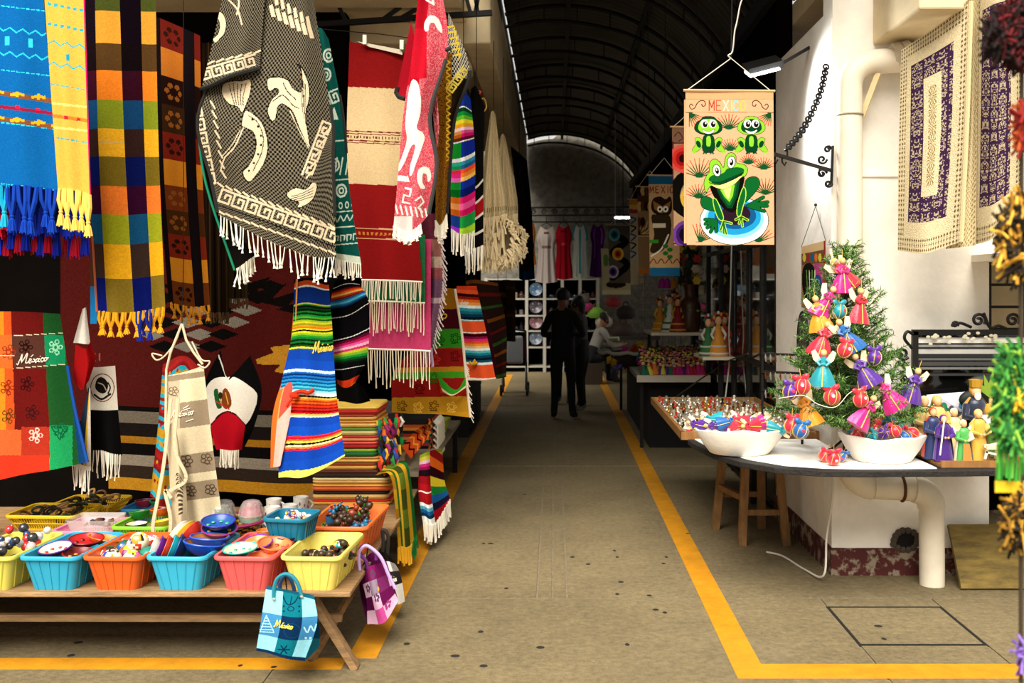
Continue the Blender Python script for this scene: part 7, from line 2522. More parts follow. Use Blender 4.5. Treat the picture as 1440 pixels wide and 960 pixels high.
# forelegs
for pts,hand in (([(308,600),(322,602),(340,640),(352,676),(346,690),(330,680),(314,640)],(352,700)),([(432,556),(444,556),(446,590),(432,640),(424,668),(410,668),(412,620)],(428,680))):
 P.blob(pts,MG,'#a0c838',3.5)
 hx_,hy_=hand
 tips=[(hx_-12,hy_+30),(hx_+2,hy_+44),(hx_+12,hy_+46),(hx_+34,hy_+2)] if hx_<400 else [(hx_-24,hy_+6),(hx_-10,hy_+22),(hx_+4,hy_+34),(hx_+26,hy_+8)]
 for q in tips:
  P.line([(hx_,hy_-6),q],11,'#a0c838')
 for q in tips:
  P.line([(hx_,hy_-6),q],5.5,MG)
P.noise(.03,2)
cl.build('painted_cloth',P,CANVASM,t)
tp=banner_fit(t,d,964,1085,127,(1028,82))
MB().tube(smooth_line([tuple(tp),tuple(W(1024,78,d)),tuple(W(1030,72,d)),tuple(W(1033,45,d)),tuple(W(1036,32,d)),tuple(W(1040,10,d)),tuple(W(1052,-60,d)),(1.02,5.3,4.5)],5),.004,6).build('wire_hook',mat('hook_wire','#d8d0c0',.4,metal=.6),t)
cb2=Cloth(rows_rect(962,140,975,342,d+.03,d+.02),())
cb2.build('rear_cloth',cb2.paint(6,40,'#d8a87c'),CANVASM,t)
# circles banner
d=7.2
cl,P,t=banner(d,945,178,1036,345,120,210,'#b8926c','circle_banner','painted banner of red, orange and purple rings behind the frog banner')
P.rect(944,178,1040,200,'#7c5c44')
for k in range(5):
 P.curve([(948+k*18,192),(954+k*18,186),(960+k*18,194),(955+k*18,198)],1.4,'#4c1420')
P.line([(946,200),(946,345)],2.5,'#5c1c24').line([(945,201),(1040,201)],1.5,'#4c1420').line([(945,342),(1040,342)],2.5,'#5c1c24')
P.curve([(1000,235),(958,252),(950,285),(985,306),(1030,300)],16,'#100e0c')
for (cx,cy,cs) in ((960,223,['#e0584c','#d8342c','#a81818','#2c0c0c']),(976,278,['#e8b83c','#e87c24','#c8401c','#2c0c0c']),(965,330,['#6c3c8c','#3c1c5c','#140c1c','#0c080c']),(1015,240,['#3c8cb0','#1c5a90','#102c50','#081420'])):
 for k,c in enumerate(cs):
  P.ell(cx,cy,19-k*4.6,20-k*4.8,c)
cl.build('painted_cloth',P,CANVASM,t)
banner_fit(t,d,945,1036,178,(990,140))
# owl banner
d=8.5
cl,P,t=banner(d,912,246,955,388,120,230,'#b89468','owl_banner','painted banner of a dark owl on a branch, behind the ring banner')
P.rect(910,246,990,259,'#1c5a80').rect(910,376,992,390,'#1c5a80')
x=914
for ch in 'MEXICO':
 for pl in CAPS[ch]:
  P.line([(x+a*6,271-b_*9) for a,b_ in pl],1.3,'#7c2c20')
 x+=4 if ch=='I' else 8
P.blob([(918,280),(928,276),(936,280),(942,276),(945,284),(944,298),(936,304),(924,302),(916,294)],'#241a14')
P.poly([(918,282),(932,290),(944,282),(940,296),(930,300),(920,294)],'#8c5c2c')
for q in (928,936):
 P.ell(q,294,3.8,4.4,'#e8e0cc').ell(q,294,1.6,2,'#100c0a')
P.blob([(916,304),(926,302),(942,304),(943,330),(934,350),(922,356),(914,352),(920,330)],'#332818')
P.rect(918,314,936,320,'#d8ccb0')
P.curve([(940,330),(930,350),(916,360)],2.2,'#e0d8c8').rect(912,337,926,342,'#3c8c2c')
for k in range(4):
 P.ell(936+(k%2)*6,346+k*5,4,3,'#2c6a2c')
for k in range(6):
 P.curve([(914+k*11,370),(919+k*11,364),(923+k*11,370)],1.4,'#6c2418')
cl.build('painted_cloth',P,CANVASM,t)
banner_fit(t,d,912,955,246,(934,222))
# two banners farther back
d=10.2
cl,P,t=banner(d,896,262,932,385,80,150,'#9c7c54','sun_banner','brown painted banner with a sun and leaf shapes, behind the owl')
for k in range(9):
 a=PI*(1+k/8)
 P.line([(898,330),(898+16*math.cos(a-.2),330+24*math.sin(a))],1.6,'#3c2818').line([(904,332),(904+18*math.cos(a),332+22*math.sin(a))],1.6,'#e0b878')
P.rect(896,262,962,285,'#4c3018')
for k in range(10):
 P.ell(899+(k%4)*5,268+(k//4)*22,3.4,7,['#2c1c10','#c8a468','#5c3820'][k%3])
P.rect(890,378,964,386,'#c8701c')
cl.build('painted_cloth',P,CANVASM,t)
banner_fit(t,d,896,932,262,(914,240))
d=11.8
cl,P,t=banner(d,885,280,908,400,60,150,'#c8b898','striped_banner','pale banner with yellow and blue bars, farthest of the row')
P.rect(884,280,944,288,'#d88c1c').rect(884,288,944,294,'#e8c05c').rect(884,294,944,300,'#b83c44')
for k in range(5):
 P.curve([(887,305+k*12),(894,308+k*12),(888,314+k*12)],2,['#1c4a80','#15130f'][k%2])
cl.build('painted_cloth',P,CANVASM,t)
banner_fit(t,d,885,908,280,(897,260))
# ring banner at the back
d=16.0
cl,P,t=banner(d,855,316,887,398,70,150,'#5c5044','ring_banner','dark banner with teal, orange and violet rings near the dresses')
P.curve([(862,330),(880,340),(862,355),(882,372),(862,390)],9,'#100e0e')
for (cx,cy,cs) in ((864,330,['#5ca0a0','#2c6c74','#0f2c34']),(869,357,['#d8b83c','#d85c24','#7c1414']),(862,382,['#b8b0c0','#5c3c80','#1c1430'])):
 for k,c in enumerate(cs):
  P.ell(cx,cy,8-k*2.4,9-k*2.6,c)
cl.build('painted_cloth',P,CANVASM,t)
banner_fit(t,d,855,887,316,(870,304))
d=16.4
cl,P,t=banner(d,845,350,886,414,40,60,'#b0a47c','pale_banner','pale green painted banner below the dark ring banner')
P.ell(866,400,14,5,'#2c2414').ell(852,366,4,9,'#5c7c3c').rect(845,408,890,416,'#c8b88c')
cl.build('painted_cloth',P,CANVASM,t)
MB().tube([W(845,350,d),W(886,350,d)],.008,6).build('rod',mat('cane_rod','#c8a070',.7),t)
MB().tube([W(865,350,d),(W(865,350,d).x,d,4.54)],.003,4).build('string',mat('string_white','#d8d0bc',.8),t)
# little banner on the side wall
t=thing('wall_banner','small painted banner of calla lily sellers on the white side wall','banner',(1.57,6.2,1.5))
q=lambda px,py:(1.575,1.575*FPX/(px-CX),EYE-(py-CY)/FPX*(1.575*FPX/(px-CX)))
cl=Cloth([[q(1127,347),q(1161,338)],[q(1127,432),q(1161,442)]],pix=False)
P=cl.paint(70,110,'#8c6c4c','px')
P.put((P.V<.12),'#c8a878').put((P.V>.12)&(P.V<.3),'#6c4830')
for k in range(6):
 P.ell(1131+k*5.5,362,2.2,6,['#c8b83c','#8c2c2c','#1c5a80','#c86c2c'][k%4])
P.blob([(1130,375),(1140,370),(1148,385),(1150,420),(1135,425),(1128,400)],'#1c1814').blob([(1145,372),(1156,374),(1158,400),(1150,398)],'#b03c74').blob([(1143,390),(1153,388),(1156,410),(1146,415)],'#1c4a7c')
for k in range(4):
 P.line([(1136+k*3,420),(1134+k*4,380)],1.2,'#c8d8a0' if k%2 else '#5c8c3c')
P.put(P.U>.93,'#8c2c24')
cl.build('painted_cloth',P,CANVASM,t)
MB().tube([q(1127,347),q(1147,290),q(1161,338)],.002,4).build('string',STEEL,t)
MB().ball(q(1147,288),.01,6,4).build('nail',STEEL,t)
# ------------------------------------------------------------------ shop front on the right
t=thing('glazed_shop','black metal framed glass shop front on the right of the aisle','shop front',(1.6,8.6,0))
FR=IRON
ysf=[7.22,7.75,8.3,9.0,9.7,10.5,11.4]
for y in ysf:
 MB().lohi((1.60,y-.025,0),(1.65,y+.025,2.42)).build('mullion',FR,t)
for z in (.03,1.05,2.0,2.39):
 MB().lohi((1.605,ysf[0],z-.02),(1.645,ysf[-1],z+.02)).build('transom',FR,t)
GL=mat('pane_glass','#c8d0d0',.03,spec=.5,trans=1.0)
for a,c in zip(ysf[:-1],ysf[1:]):
 for z0,z1 in ((.05,1.03),(1.07,1.98),(2.02,2.37)):
  MB().lohi((1.622,a+.025,z0),(1.626,c-.025,z1)).build('pane',GL,t)
sp=[(1.61,8.0+.22*(1-.8*k/24)*math.cos(2*PI*1.8*k/24),2.1+.12*(1-.8*k/24)*math.sin(2*PI*1.8*k/24)) for k in range(25)]
MB().tube(sp,.012,6).build('scroll',FR,t)
struct('wall_shop',MB().lohi((2.75,7.3,0),(2.85,12.2,2.5)).lohi((1.66,12.1,0),(2.8,12.2,2.5)).lohi((1.66,7.2,2.44),(2.85,12.2,2.5)),mat('shop_wall','#5c564c',.9))
t=thing('glass_shelf','pale shelf unit of glassware inside the shop on the right','shelf',(2.55,9.0,0))
PSH=mat('pale_shelf','#b8b2a4',.6)
for z in (.5,.85,1.2,1.55,1.9):
 MB().lohi((2.35,7.5,z-.015),(2.72,11.5,z)).build('shelf_board',PSH,t)
for y in (7.5,8.8,10.1,11.5):
 MB().lohi((2.35,y-.015,0),(2.72,y+.015,2.2)).build('upright',PSH,t)
proto=None
for i in range(80):
 y=7.6+(i%20)*.19+rnd.uniform(-.03,.03)
 z=(.85,1.2,1.55,1.9)[i//20]
 if proto is None:
  proto=MB().lathe([(.03,0),(.045,.03),(.05,.1),(.03,.15),(.035,.18)],n=10).build('glass_jar',mat('jar_white','#d8d8d0',.15),smooth=True)
  o=proto
 else:
  o=proto.copy()
  COL.objects.link(o)
 o.location=(2.5+rnd.uniform(-.06,.06),y,z)
 o.scale=(1,1,rnd.uniform(.7,1.2))
 lv=['lowest','second','third','top'][i//20]
 tag(o,'pale glass jar on the %s shelf inside the shop' %lv,'jar','glass jars, %s shelf' %lv)
t=thing('shop_lamp','white strip lamp inside the glass shop','lamp',(2.2,8.7,2.4))
MB().lohi((2.1,8.2,2.40),(2.2,9.2,2.435)).build('housing',plain('#e0e0da'),t)
MB().lohi((2.12,8.22,2.385),(2.18,9.18,2.40)).build('tube',mat('shop_tube','#ffffff',.3,emit='#fff4e0',estr=6),t)
tag(MB().tube(smooth_line([tuple(W(x,y,8.9)) for x,y in ((1029,340),(1027,420),(1025,470),(1026,505),(1020,560))],5),.007,5).build('power_cable',plain('#d8d4c8')),'white cable hanging straight down beside the shop front','cable')
tag(MB().tube([W(1052,497,8.1),W(1024,507,8.8),W(985,533,9.8),W(952,557,10.0)],.008,5).build('tie_rope',plain('#4c4434')),'slack rope tied from the shop front to the doll counter','rope')
t=thing('wicker_fan','oval black wicker fan leaning on the side wall behind the tray','fan',(1.55,6.3,.79))  # fan added where a seated figure would be
ctr=Vector((1.575,6.32,1.30))
MB().tube([ctr+Vector((0,.13*math.cos(2*PI*k/24),.20*math.sin(2*PI*k/24))) for k in range(24)],.008,6,closed=True).build('rim',IRON,t)
for k in range(9):
 f=-.8+k*.2
 h=.2*math.sqrt(max(0,1-f*f))
 MB().bar(ctr+Vector((0,.13*f,-h)),ctr+Vector((0,.13*f,h)),.005).build('reed',plain('#2c2418'),t)
MB().bar(ctr+Vector((0,0,-.2)),(1.56,6.32,.775),.014).build('handle',plain('#2c2418'),t)
# ------------------------------------------------------------------ doll counter in the middle distance
cz=.75
t=thing('doll_counter','counter of white planks with dark skirt, heaped with dolls','counter',(1.2,11.5,0))
MB().lohi((.86,10.2,cz-.05),(1.58,13.6,cz)).build('top',mat('counter_white','#b8b0a0',.7,var=.15),t)
MB().lohi((.84,10.16,cz-.06),(1.59,10.2,cz+.01)).build('front_plank',mat('counter_plank','#cfc4ae',.7,var=.1),t)
MB().lohi((.98,10.3,0),(1.56,13.5,cz-.05)).build('skirt',mat('black_skirt','#0c0b0b',.95),t)
for x,y in ((.9,13.5),(.9,10.3)):
 MB().bar((x,y,0),(x,y,cz-.05),.035).build('leg',IRON,t)
# little dolls: each its own thing
DOLL=[]
for i,(c,h) in enumerate((('#b81c4c','#1c120c'),('#e07a1c','#1c120c'),('#4c1c6c','#2c1810'),('#1c6c4c','#1c120c'),('#d8c83c','#1c120c'),('#c82820','#241408'),('#e4dcd0','#1c120c'),('#c01878','#1c120c'))):
 t=thing('rag_doll','x doll','doll')
 MB().lathe([(.030,0),(.026,.02),(.013,.05),(.016,.062),(.008,.068)],n=9).build('dress',plain(c),t,world=False,smooth=True)
 hd=MB().ball((0,0,.080),.015,8,6).build('head',SKIN,t,world=False,smooth=True)
 MB().ball((0,.003,.086),.0155,8,5,s=(1.1,1,.8)).build('hair',plain(h),hd,world=False)
 MB().ball((.008,-.004,.098),.008,6,4).build('ribbon',plain(['#e8d83c','#b8e03c','#e05a8c','#e87a3c'][i%4]),hd,world=False)
 DOLL.append([t,False,['crimson','orange','violet','green','yellow','red','white','magenta'][i]])
for r in range(7):
 for k in range(17):
  i=rnd.choice([0,1,2,3,4,5,6,7] if k<11 else [2,7,0,5])
  tt,us,nm=DOLL[i]
  if us:
   tt=copy_tree(tt)
  DOLL[i][1]=True
  tt.location=(.93+k*.038+rnd.uniform(-.01,.01),10.30+r*.085,cz+.02*r)
  tt.rotation_euler=(rnd.uniform(-.25,.15),rnd.uniform(-.25,.25),rnd.uniform(-.6,.6))
  s=rnd.uniform(1.25,1.7)
  tt.scale=(s,s,s)
  tt['label']=nm+' dressed little rag doll in the heap on the white counter'
  tt['group']=nm+' rag dolls on the counter'
# round basket edged with white netting at the counter's left end
bk=W(880,500,11.6)
t=thing('round_basket','wide round basket edged with pale netting at the counter end','basket',(bk.x,11.6,cz))
MB().lathe([(.20,0),(.27,.08),(.31,.16),(.30,.165),(.25,.08),(.02,.05)],n=24).build('bowl',plain('#241c14'),t,world=False,smooth=True)
MB().tube([(.315*math.cos(2*PI*k/24),.315*math.sin(2*PI*k/24),.16+.012*math.sin(k*2.2)) for k in range(24)],.022,6,closed=True).build('netting',plain('#a8a498'),t,world=False)
fl_=[(862,506,'#c8a01c','golden yellow'),(869,512,'#6c54a0','lilac'),(880,496,'#b81c80','magenta'),(893,492,'#c85a1c','orange'),(900,488,'#e0c02c','lemon yellow'),(903,496,'#6cb02c','lime green'),(890,506,'#0f7474','teal'),(884,512,'#6c1420','dark red')]
pf={}
for i,(px,py,c,nm) in enumerate(fl_):
 t=thing('paper_flower',nm+' pompom paper flower in the round basket on the counter','flower',W(px,py,11.4+.02*i),0,'paper flowers')
 b=MB()
 fr=random.Random(i)
 for k in range(38):
  v=Vector((fr.gauss(0,1),fr.gauss(0,1)-.6,fr.gauss(0,1))).normalized()
  s=v.orthogonal().normalized()*.016
  w=v.cross(s)
  b.quad(v*.02-s,v*.055-s+w*.3,v*.062+s,v*.02+s)
 b.build('petals',plain(c),t,world=False)
 MB().ball((0,0,0),.03,8,6).build('heart',plain(c),t,world=False)
 t.scale=(1.25,)*3
 MB().tube([(0,.02,0),(.0,.03,-.1)],.006,5).build('stem',plain('#2c4a1c'),t,world=False)
# upper tier with big dolls, vase, bouquet dolls
t=thing('tier_shelf','raised white board holding the vase and big dolls over the counter','shelf',(1.2,11.0,cz))
tz=1.19
MB().lohi((1.0,10.3,tz-.03),(1.58,11.2,tz)).build('board',MATS['counter_plank'],t)
for x in (1.04,1.54):
 MB().bar((x,11.0,cz),(x,11.0,tz-.03),.03).build('post',IRON,t)
t=thing('tier_shelf','small lower white board carrying bouquet dolls beside the shop front','shelf',(1.5,9.0,0))
MB().lohi((1.30,8.72,1.02),(1.585,9.3,1.045)).build('board',MATS['counter_plank'],t)
MB().bar((1.5,9.0,0),(1.5,9.0,1.02),.04).build('post',IRON,t)
t=thing('clay_vase','tall brown clay vase with a painted band, full of flowers','vase',(W(970,470,10.5).x,10.5,tz))
MB().lathe([(.09,0),(.105,.03),(.115,.16),(.115,.28),(.09,.34),(.062,.37),(.06,.44),(.078,.50),(.07,.50),(.05,.44)],n=24).build('body',mat('brown_clay','#4a2c18',.35,var=.25,vscale=14),t,world=False,smooth=True)
for k in range(14):
 a=2*PI*k/14
 MB().ball((.115*math.cos(a),.115*math.sin(a),.23+.015*math.sin(3*a)),.02,6,4,s=(1,1,.6)).build('painted_leaf',plain('#1c5a34' if k%2 else '#8c9a2c'),t,world=False)
vb=Vector((W(970,470,10.5).x,10.5,tz+.5))
t=thing('flower_bunch','bunch of orange, yellow and white flowers in the brown vase','flowers',tuple(vb))
fr=random.Random(5)
for k in range(26):
 v=Vector((fr.uniform(-.16,.13),fr.uniform(-.12,.12),fr.uniform(.02,.42)))
 MB().tube([vb+Vector((0,0,-.1)),vb+v*.6+Vector((0,0,.02)),vb+v],.004,4).build('stem',plain('#1c301a'),t)
 c=fr.choice(['#c85a24','#d8b83c','#c8b8a0','#b03020','#14281a','#1c3a20','#20301c'])
 b=MB()
 for q in range(6):
  a=2*PI*q/6
  b.ball(vb+v+Vector((.028*math.cos(a),-.01,.028*math.sin(a))),.02,6,4,s=(1,.5,1))
 b.ball(vb+v,.018,6,4)
 b.build('bloom',plain(c),t)
for k in range(24):
 p=vb+Vector((fr.uniform(-.1,.08),fr.uniform(-.1,.1),fr.uniform(-.02,.36)))
 v=Vector((fr.uniform(-1,1),-.3,fr.uniform(-.5,1))).normalized()*.09
 s=v.cross(Vector((0,1,0))).normalized()*.025
 MB().prism([p,p+v*.5+s,p+v,p+v*.5-s],(0,.002,0)).build('leaf',plain('#16261a'),t)
def big_doll(px,py,d,h_px,c1,c2,c3,label):
 sc=h_px/FPX*d/.30
 p=W(px,py,d)
 t=thing('folk_doll',label,'doll',p,0,'folk dolls on the counter')
 MB().lathe([(.10,0),(.085,.05),(.05,.13),(.03,.17),(.036,.20),(.015,.22)],n=16).build('skirt',plain(c1),t,world=False,smooth=True)
 for z,r in ((.02,.097),(.07,.079)):
  MB().tube([(r*math.cos(2*PI*k/16),r*math.sin(2*PI*k/16),z) for k in range(16)],.008,5,closed=True).build('skirt_band',plain(c2),t,world=False)
 for s in (-1,1):
  MB().tube([(s*.03,0,.2),(s*.07,-.02,.15),(s*.05,-.05,.12)],[.014,.013,.01],6).build('arm',plain(c2),t,world=False,smooth=True)
 hd=MB().ball((0,0,.25),.035,10,8).build('head',SKIN,t,world=False,smooth=True)
 MB().ball((0,.01,.26),.037,10,7,s=(1.05,.95,.95)).build('hair',plain('#17100a'),hd,world=False,smooth=True)
 for k in range(5):
  a=PI*k/4
  MB().ball((.04*math.cos(a),-.005,.27+.035*math.sin(a)),.014,6,4).build('flower',plain([c3,c1,c2][k%3]),hd,world=False)
 t.scale=(sc*.72,sc*.72,sc)
 return t
for a in ((928,466,10.75,46,'#c8801c','#e0b02c','#8c1c2c','golden yellow folk doll at the left of the tier'),(942,468,10.6,52,'#e0dcd0','#2c7a34','#b81c60','white and green folk doll beside the yellow one'),(953,470,10.45,50,'#8c1420','#d8a02c','#e07a1c','dark red folk doll against the vase'),(948,466,10.9,56,'#d8a01c','#8c2018','#c83c1c','amber folk doll behind the red one')):
 p=big_doll(*a)
 p.location.z=tz
for a in ((996,500,8.9,56,'#2c6a34','#c8c0b0','#b82040','green-skirted bouquet doll beside the shop front'),(1010,501,8.85,60,'#d8902c','#d8d0c0','#c83020','amber-skirted bouquet doll beside the shop front'),(1018,498,9.0,58,'#c84a1c','#a83020','#e06a2c','orange-red bouquet doll against the shop mullion'),(1000,480,9.15,52,'#7c1c24','#b02c3c','#d84a2c','dark red bouquet doll at the rear')):
 p=big_doll(*a)
 p.location.z=1.046
# wire grid with small bright skirts
t=thing('wire_grid','dark wire grid hung with little magenta and orange hats','grid',(1.05,11.6,1.4))
for k in range(8):
 x=.98+k*.07
 MB().bar((x,11.6,cz),(x,11.6,2.0),.006).build('wire',plain('#54504a'),t)
for k in range(9):
 MB().bar((.98,11.6,1.3+k*.08),(1.47,11.6,1.3+k*.08),.006).build('wire',plain('#54504a'),t)
for (px,c) in ((931,'#b01c98'),(938,'#c024a8'),(948,'#d8901c')):
 p=W(px,405,11.5)
 MB().lathe([(.05,0),(.042,.05),(.028,.1),(.001,.12)],(p.x,p.y,p.z),12).build('hat',plain(c),t,smooth=True)
# ------------------------------------------------------------------ back of the aisle
SHW=mat('shelf_white','#9c968a',.7)
t=thing('white_shelving','white open shelving of pottery across the end of the aisle','shelving',(-.5,19.8,0))
sx0,sx1=-1.35,.85
for x in (-1.35,-.55,-.2,.15,.5,.85):
 MB().lohi((x-.03,19.55,0),(x+.03,20.1,1.85)).build('upright',SHW,t)
for z in (.12,.5,.82,1.12,1.45,1.84):
 MB().lohi((sx0,19.56,z-.03),(sx1,20.1,z)).build('shelf_board',SHW,t)
MB().lohi((sx0,20.08,0),(sx1,20.1,1.85)).build('back_panel',DARKW,t)
pots=[]
for i,(pr,c,nm) in enumerate((([(.04,0),(.07,.05),(.06,.11),(.03,.14),(.04,.17)],'#5c3a2c','brown clay pot'),([(.05,0),(.06,.04),(.06,.12),(.05,.14)],'#8c8078','grey stone mug'),([(.03,0),(.05,.06),(.055,.09),(.02,.15),(.025,.2)],'#3c2c3c','plum glazed bottle'),([(.06,0),(.08,.03),(.085,.07),(.06,.10)],'#24343c','blue-black bowl'))):
 o=MB().lathe(pr,n=12).build(nm.replace(' ','_').replace('-','_'),mat('pot_%d' %i,c,.25,var=.4,vscale=30),smooth=True)
 pots.append([o,nm,False])
for si,z in enumerate((.5,.82,1.12,1.45)):
 for k in range(18):
  i=(k*7+si*3)%4
  o,nm,us=pots[i]
  if us:
   o=o.copy()
   COL.objects.link(o)
  pots[i][2]=True
  o.location=(-1.26+k*.119,19.75+.12*(k%2),z)
  o.scale=(rnd.uniform(.7,.85),)*3
  lv=['lowest','second','third','upper'][si]
  tag(o,'%s on the %s board of the white shelving' %(nm,lv),nm.split()[-1],'%ss, %s board' %(nm,lv))
for i,(x,z,c) in enumerate(((-.37,1.62,'#3c5a70'),(-.37,.98,'#6c4a50'),(-.37,1.28,'#403c44'),(-.37,.66,'#54606c'))):
 t=thing('pottery_plate',['blue','rose','charcoal','slate'][i]+' painted plate standing on the shelving','plate',(x,19.62,z-.13))
 A=Matrix.Rotation(PI/2-.15,3,'X')
 MB().lathe([(.02,0),(.1,.01),(.13,.03),(.125,.035),(.02,.012)],(0,0,.13),20,axis=A).build('dish',plain(c,.3),t,world=False)
 for k in range(8):
  a=2*PI*k/8
  MB().ball(Vector((0,0,.13))+A @ Vector((.08*math.cos(a),.08*math.sin(a),.02)),.016,5,4).build('painted_spot',plain('#a89a94' if k%2 else '#7c3444'),t,world=False)
# scrolled girder across the aisle end
t=thing('scroll_girder','black iron girder with scrolls spanning the end of the aisle','girder',(.2,18.0,3))
for y in (292,303):
 MB().bar(W(735,y,18),W(892,y-1,18),.03,.03).build('chord',IRON,t)
for k in range(9):
 c=W(750+k*15,297.5,18)
 MB().tube([(c.x+.055*(1-.75*q/14)*math.cos(q*.7)*(1 if k%2 else -1),18,c.z+.055*(1-.75*q/14)*math.sin(q*.7)) for q in range(15)],.010,5).build('scroll',IRON,t)
MB().bar(W(740,312,18),W(892,312,18),.025,.025).build('dress_rail',IRON,t)
def dress(x0,x1,y0,y1,d,c,trim,label,collar=True):
 cx=(x0+x1)/2
 w=(x1-x0)/2
 rows=[[(cx-w*.55,y0,d),(cx,y0+5,d-.06),(cx+w*.55,y0,d)],[(cx-w*.9,y0+16,d),(cx,y0+16,d-.1),(cx+w*.9,y0+16,d)],[(cx-w*.72,y0+34,d),(cx,y0+34,d-.1),(cx+w*.72,y0+34,d)],[(cx-w,y1,d),(cx,y1+2,d-.12),(cx+w,y1,d)]]
 cl=Cloth(rows,[(3,.03,.1,0,1)])
 P=cl.paint(60,110,c)
 for tr,u0,v0,u1,v1 in trim:
  P.rect(u0,v0,u1,v1,tr)
 t=thing('embroidered_dress',label,'dress',W(cx,y1,d))
 cl.build('dress_front',P,parent=t)
 back=Cloth([[(a,b_,dd+.12) for a,b_,dd in r] for r in rows],[(2,.03,.5,0,1)])
 back.build('dress_back',back.paint(20,30,c),parent=t)
 MB().tube([W(cx-w*.5,y0,d+.06),W(cx,y0-5,d+.06),W(cx+w*.5,y0,d+.06)],.008,5).build('hanger',IRON,t)
 p=W(cx,y0-5,d+.06)
 MB().tube([p,(p.x,18.0,W(cx,303,18).z)],.005,4).build('hanger_hook',IRON,t)
 return t
dress(753,784,318,396,17.94,'#9c9088',[('#5c2c34',.35,.1,.65,.2),('#6c5450',.2,.58,.8,.64)],'white embroidered dress hanging at the end of the aisle')
dress(779,806,316,391,17.94,'#7c0f18',[('#3c0a10',.3,.12,.7,.18),('#a83038',.35,.55,.65,.6)],'red embroidered dress beside the white one')
dress(803,828,315,390,17.94,'#98988c',[('#1c6c74',.0,.0,.12,.5),('#1c6c74',.44,.05,.56,.95),('#1c6c74',.88,0,1,.5)],'cream dress with teal braid right of the red one')
dress(829,852,314,388,17.94,'#2c0f34',[('#5c2464',.2,.1,.3,.8),('#74306c',.75,.1,.85,.6)],'dark purple dress at the right of the row')
dress(738,754,312,372,17.94,'#8c4a14',[('#b8741c',.3,.1,.7,.5),('#6c1c10',.0,.6,1,.7)],'orange checked garment at the left of the dresses')
# stall lamp far back
t=thing('strip_lamp','small white strip lamp under the far girder','lamp',W(876,305,17.0))
p=W(876,306,17.0)
MB().box(p,(.28,.06,.03)).build('tube',mat('far_tube','#ffffff',.3,emit='#f8fbff',estr=26),t)
MB().box(p+Vector((0,0,.03)),(.32,.08,.03)).build('housing',STEEL,t)
MB().bar(p+Vector((0,0,.04)),(p.x,p.y,4.45),.015).build('stem',STEEL,t)
# dim stalls on the right beyond the counter: dark boxes with bright goods
t=thing('far_stall','dark stall table heaped with goods in the far right corner','stall',(1.3,17.5,0))
MB().lohi((.95,17.9,.72),(1.9,19.4,.78)).build('tabletop',plain('#3c342c'),t)
for x,y in ((1.0,18.0),(1.85,18.0),(1.0,19.3),(1.85,19.3)):
 MB().bar((x,y,0),(x,y,.72),.05).build('leg',IRON,t)
for i,(px,py,c,s,lab) in enumerate(((838,440,'#6c9c2c',.15,'lime green woven bag on the far stall'),(862,425,'#7c1418',.14,'dark red hat on the far stall'),(826,432,'#8c1c4c',.12,'magenta cloth bundle on the far stall'),(820,420,'#5c544c',.13,'grey hat on the far stall'),(880,440,'#1c1614',.18,'black bag on the far stall'),(850,452,'#a8a090',.16,'pale cloth bundle on the far stall'),(876,465,'#3c2c24',.2,'brown straw bundle on the far stall'))):
 p=W(px,py,18.2)
 t=thing('goods_bundle',lab,'bundle',(p.x,p.y,p.z-s*.6))
 b=MB()
 n=14
 rings=[]
 for q,z in ((.7,-.6),(1.0,-.2),(.95,.3),(.6,.6),(.35,.75)):
  rings.append([Vector((s*q*(1+.08*math.sin(3*k+i))*math.cos(2*PI*k/n),s*.7*q*math.sin(2*PI*k/n),s*(z+.6))) for k in range(n)])
 loft(b,rings,cap1=True)
 b.build('body',plain(c),t,world=False,smooth=True)
 MB().tube([(-s*.3,0,s*1.3),(-s*.2,0,s*1.7),(s*.2,0,s*1.7),(s*.3,0,s*1.3)],s*.06,5).build('handle',plain(c),t,world=False)
# stroller by the left stalls
sp_=gpx(735,545)
t=thing('stroller','dark folded stroller with a white bag beside the left stalls','stroller',(sp_.x,sp_.y,0))
ST=plain('#141214')
x,y=-.62,15.4
for (dx,dy) in ((-.2,-.2),(.2,-.2),(-.2,.35),(.2,.35)):
 A=Matrix.Rotation(PI/2,3,'Y')
 MB().tube([Vector((x+dx,y+dy,.09))+A @ Vector((.07*math.cos(2*PI*k/12),.07*math.sin(2*PI*k/12),0)) for k in range(12)],.02,5,closed=True).build('wheel',ST,t)
for s in (-.18,.18):
 MB().tube([(x+s,y+.35,.1),(x+s,y,.5),(x+s,y-.3,1.0)],.014,6).build('frame_tube',plain('#3c3a3c'),t)
 MB().tube([(x+s,y-.2,.1),(x+s,y+.15,.5)],.014,6).build('frame_tube',plain('#3c3a3c'),t)
MB().tube([(x-.18,y-.3,1.0),(x,y-.36,1.03),(x+.18,y-.3,1.0)],.016,6).build('handle',ST,t)
cl=Cloth([[(x-.17,y-.05,.85),(x+.17,y-.05,.85)],[(x-.17,y+.02,.5),(x+.17,y+.02,.5)],[(x-.17,y+.35,.42),(x+.17,y+.35,.42)]],pix=False)
cl.build('seat',cl.paint(10,12,'#3c0f24'),parent=t)
MB().box((x+.02,y-.38,.72),(.24,.1,.42)).build('white_bag',plain('#b0b4b8'),t,bevel=.03)
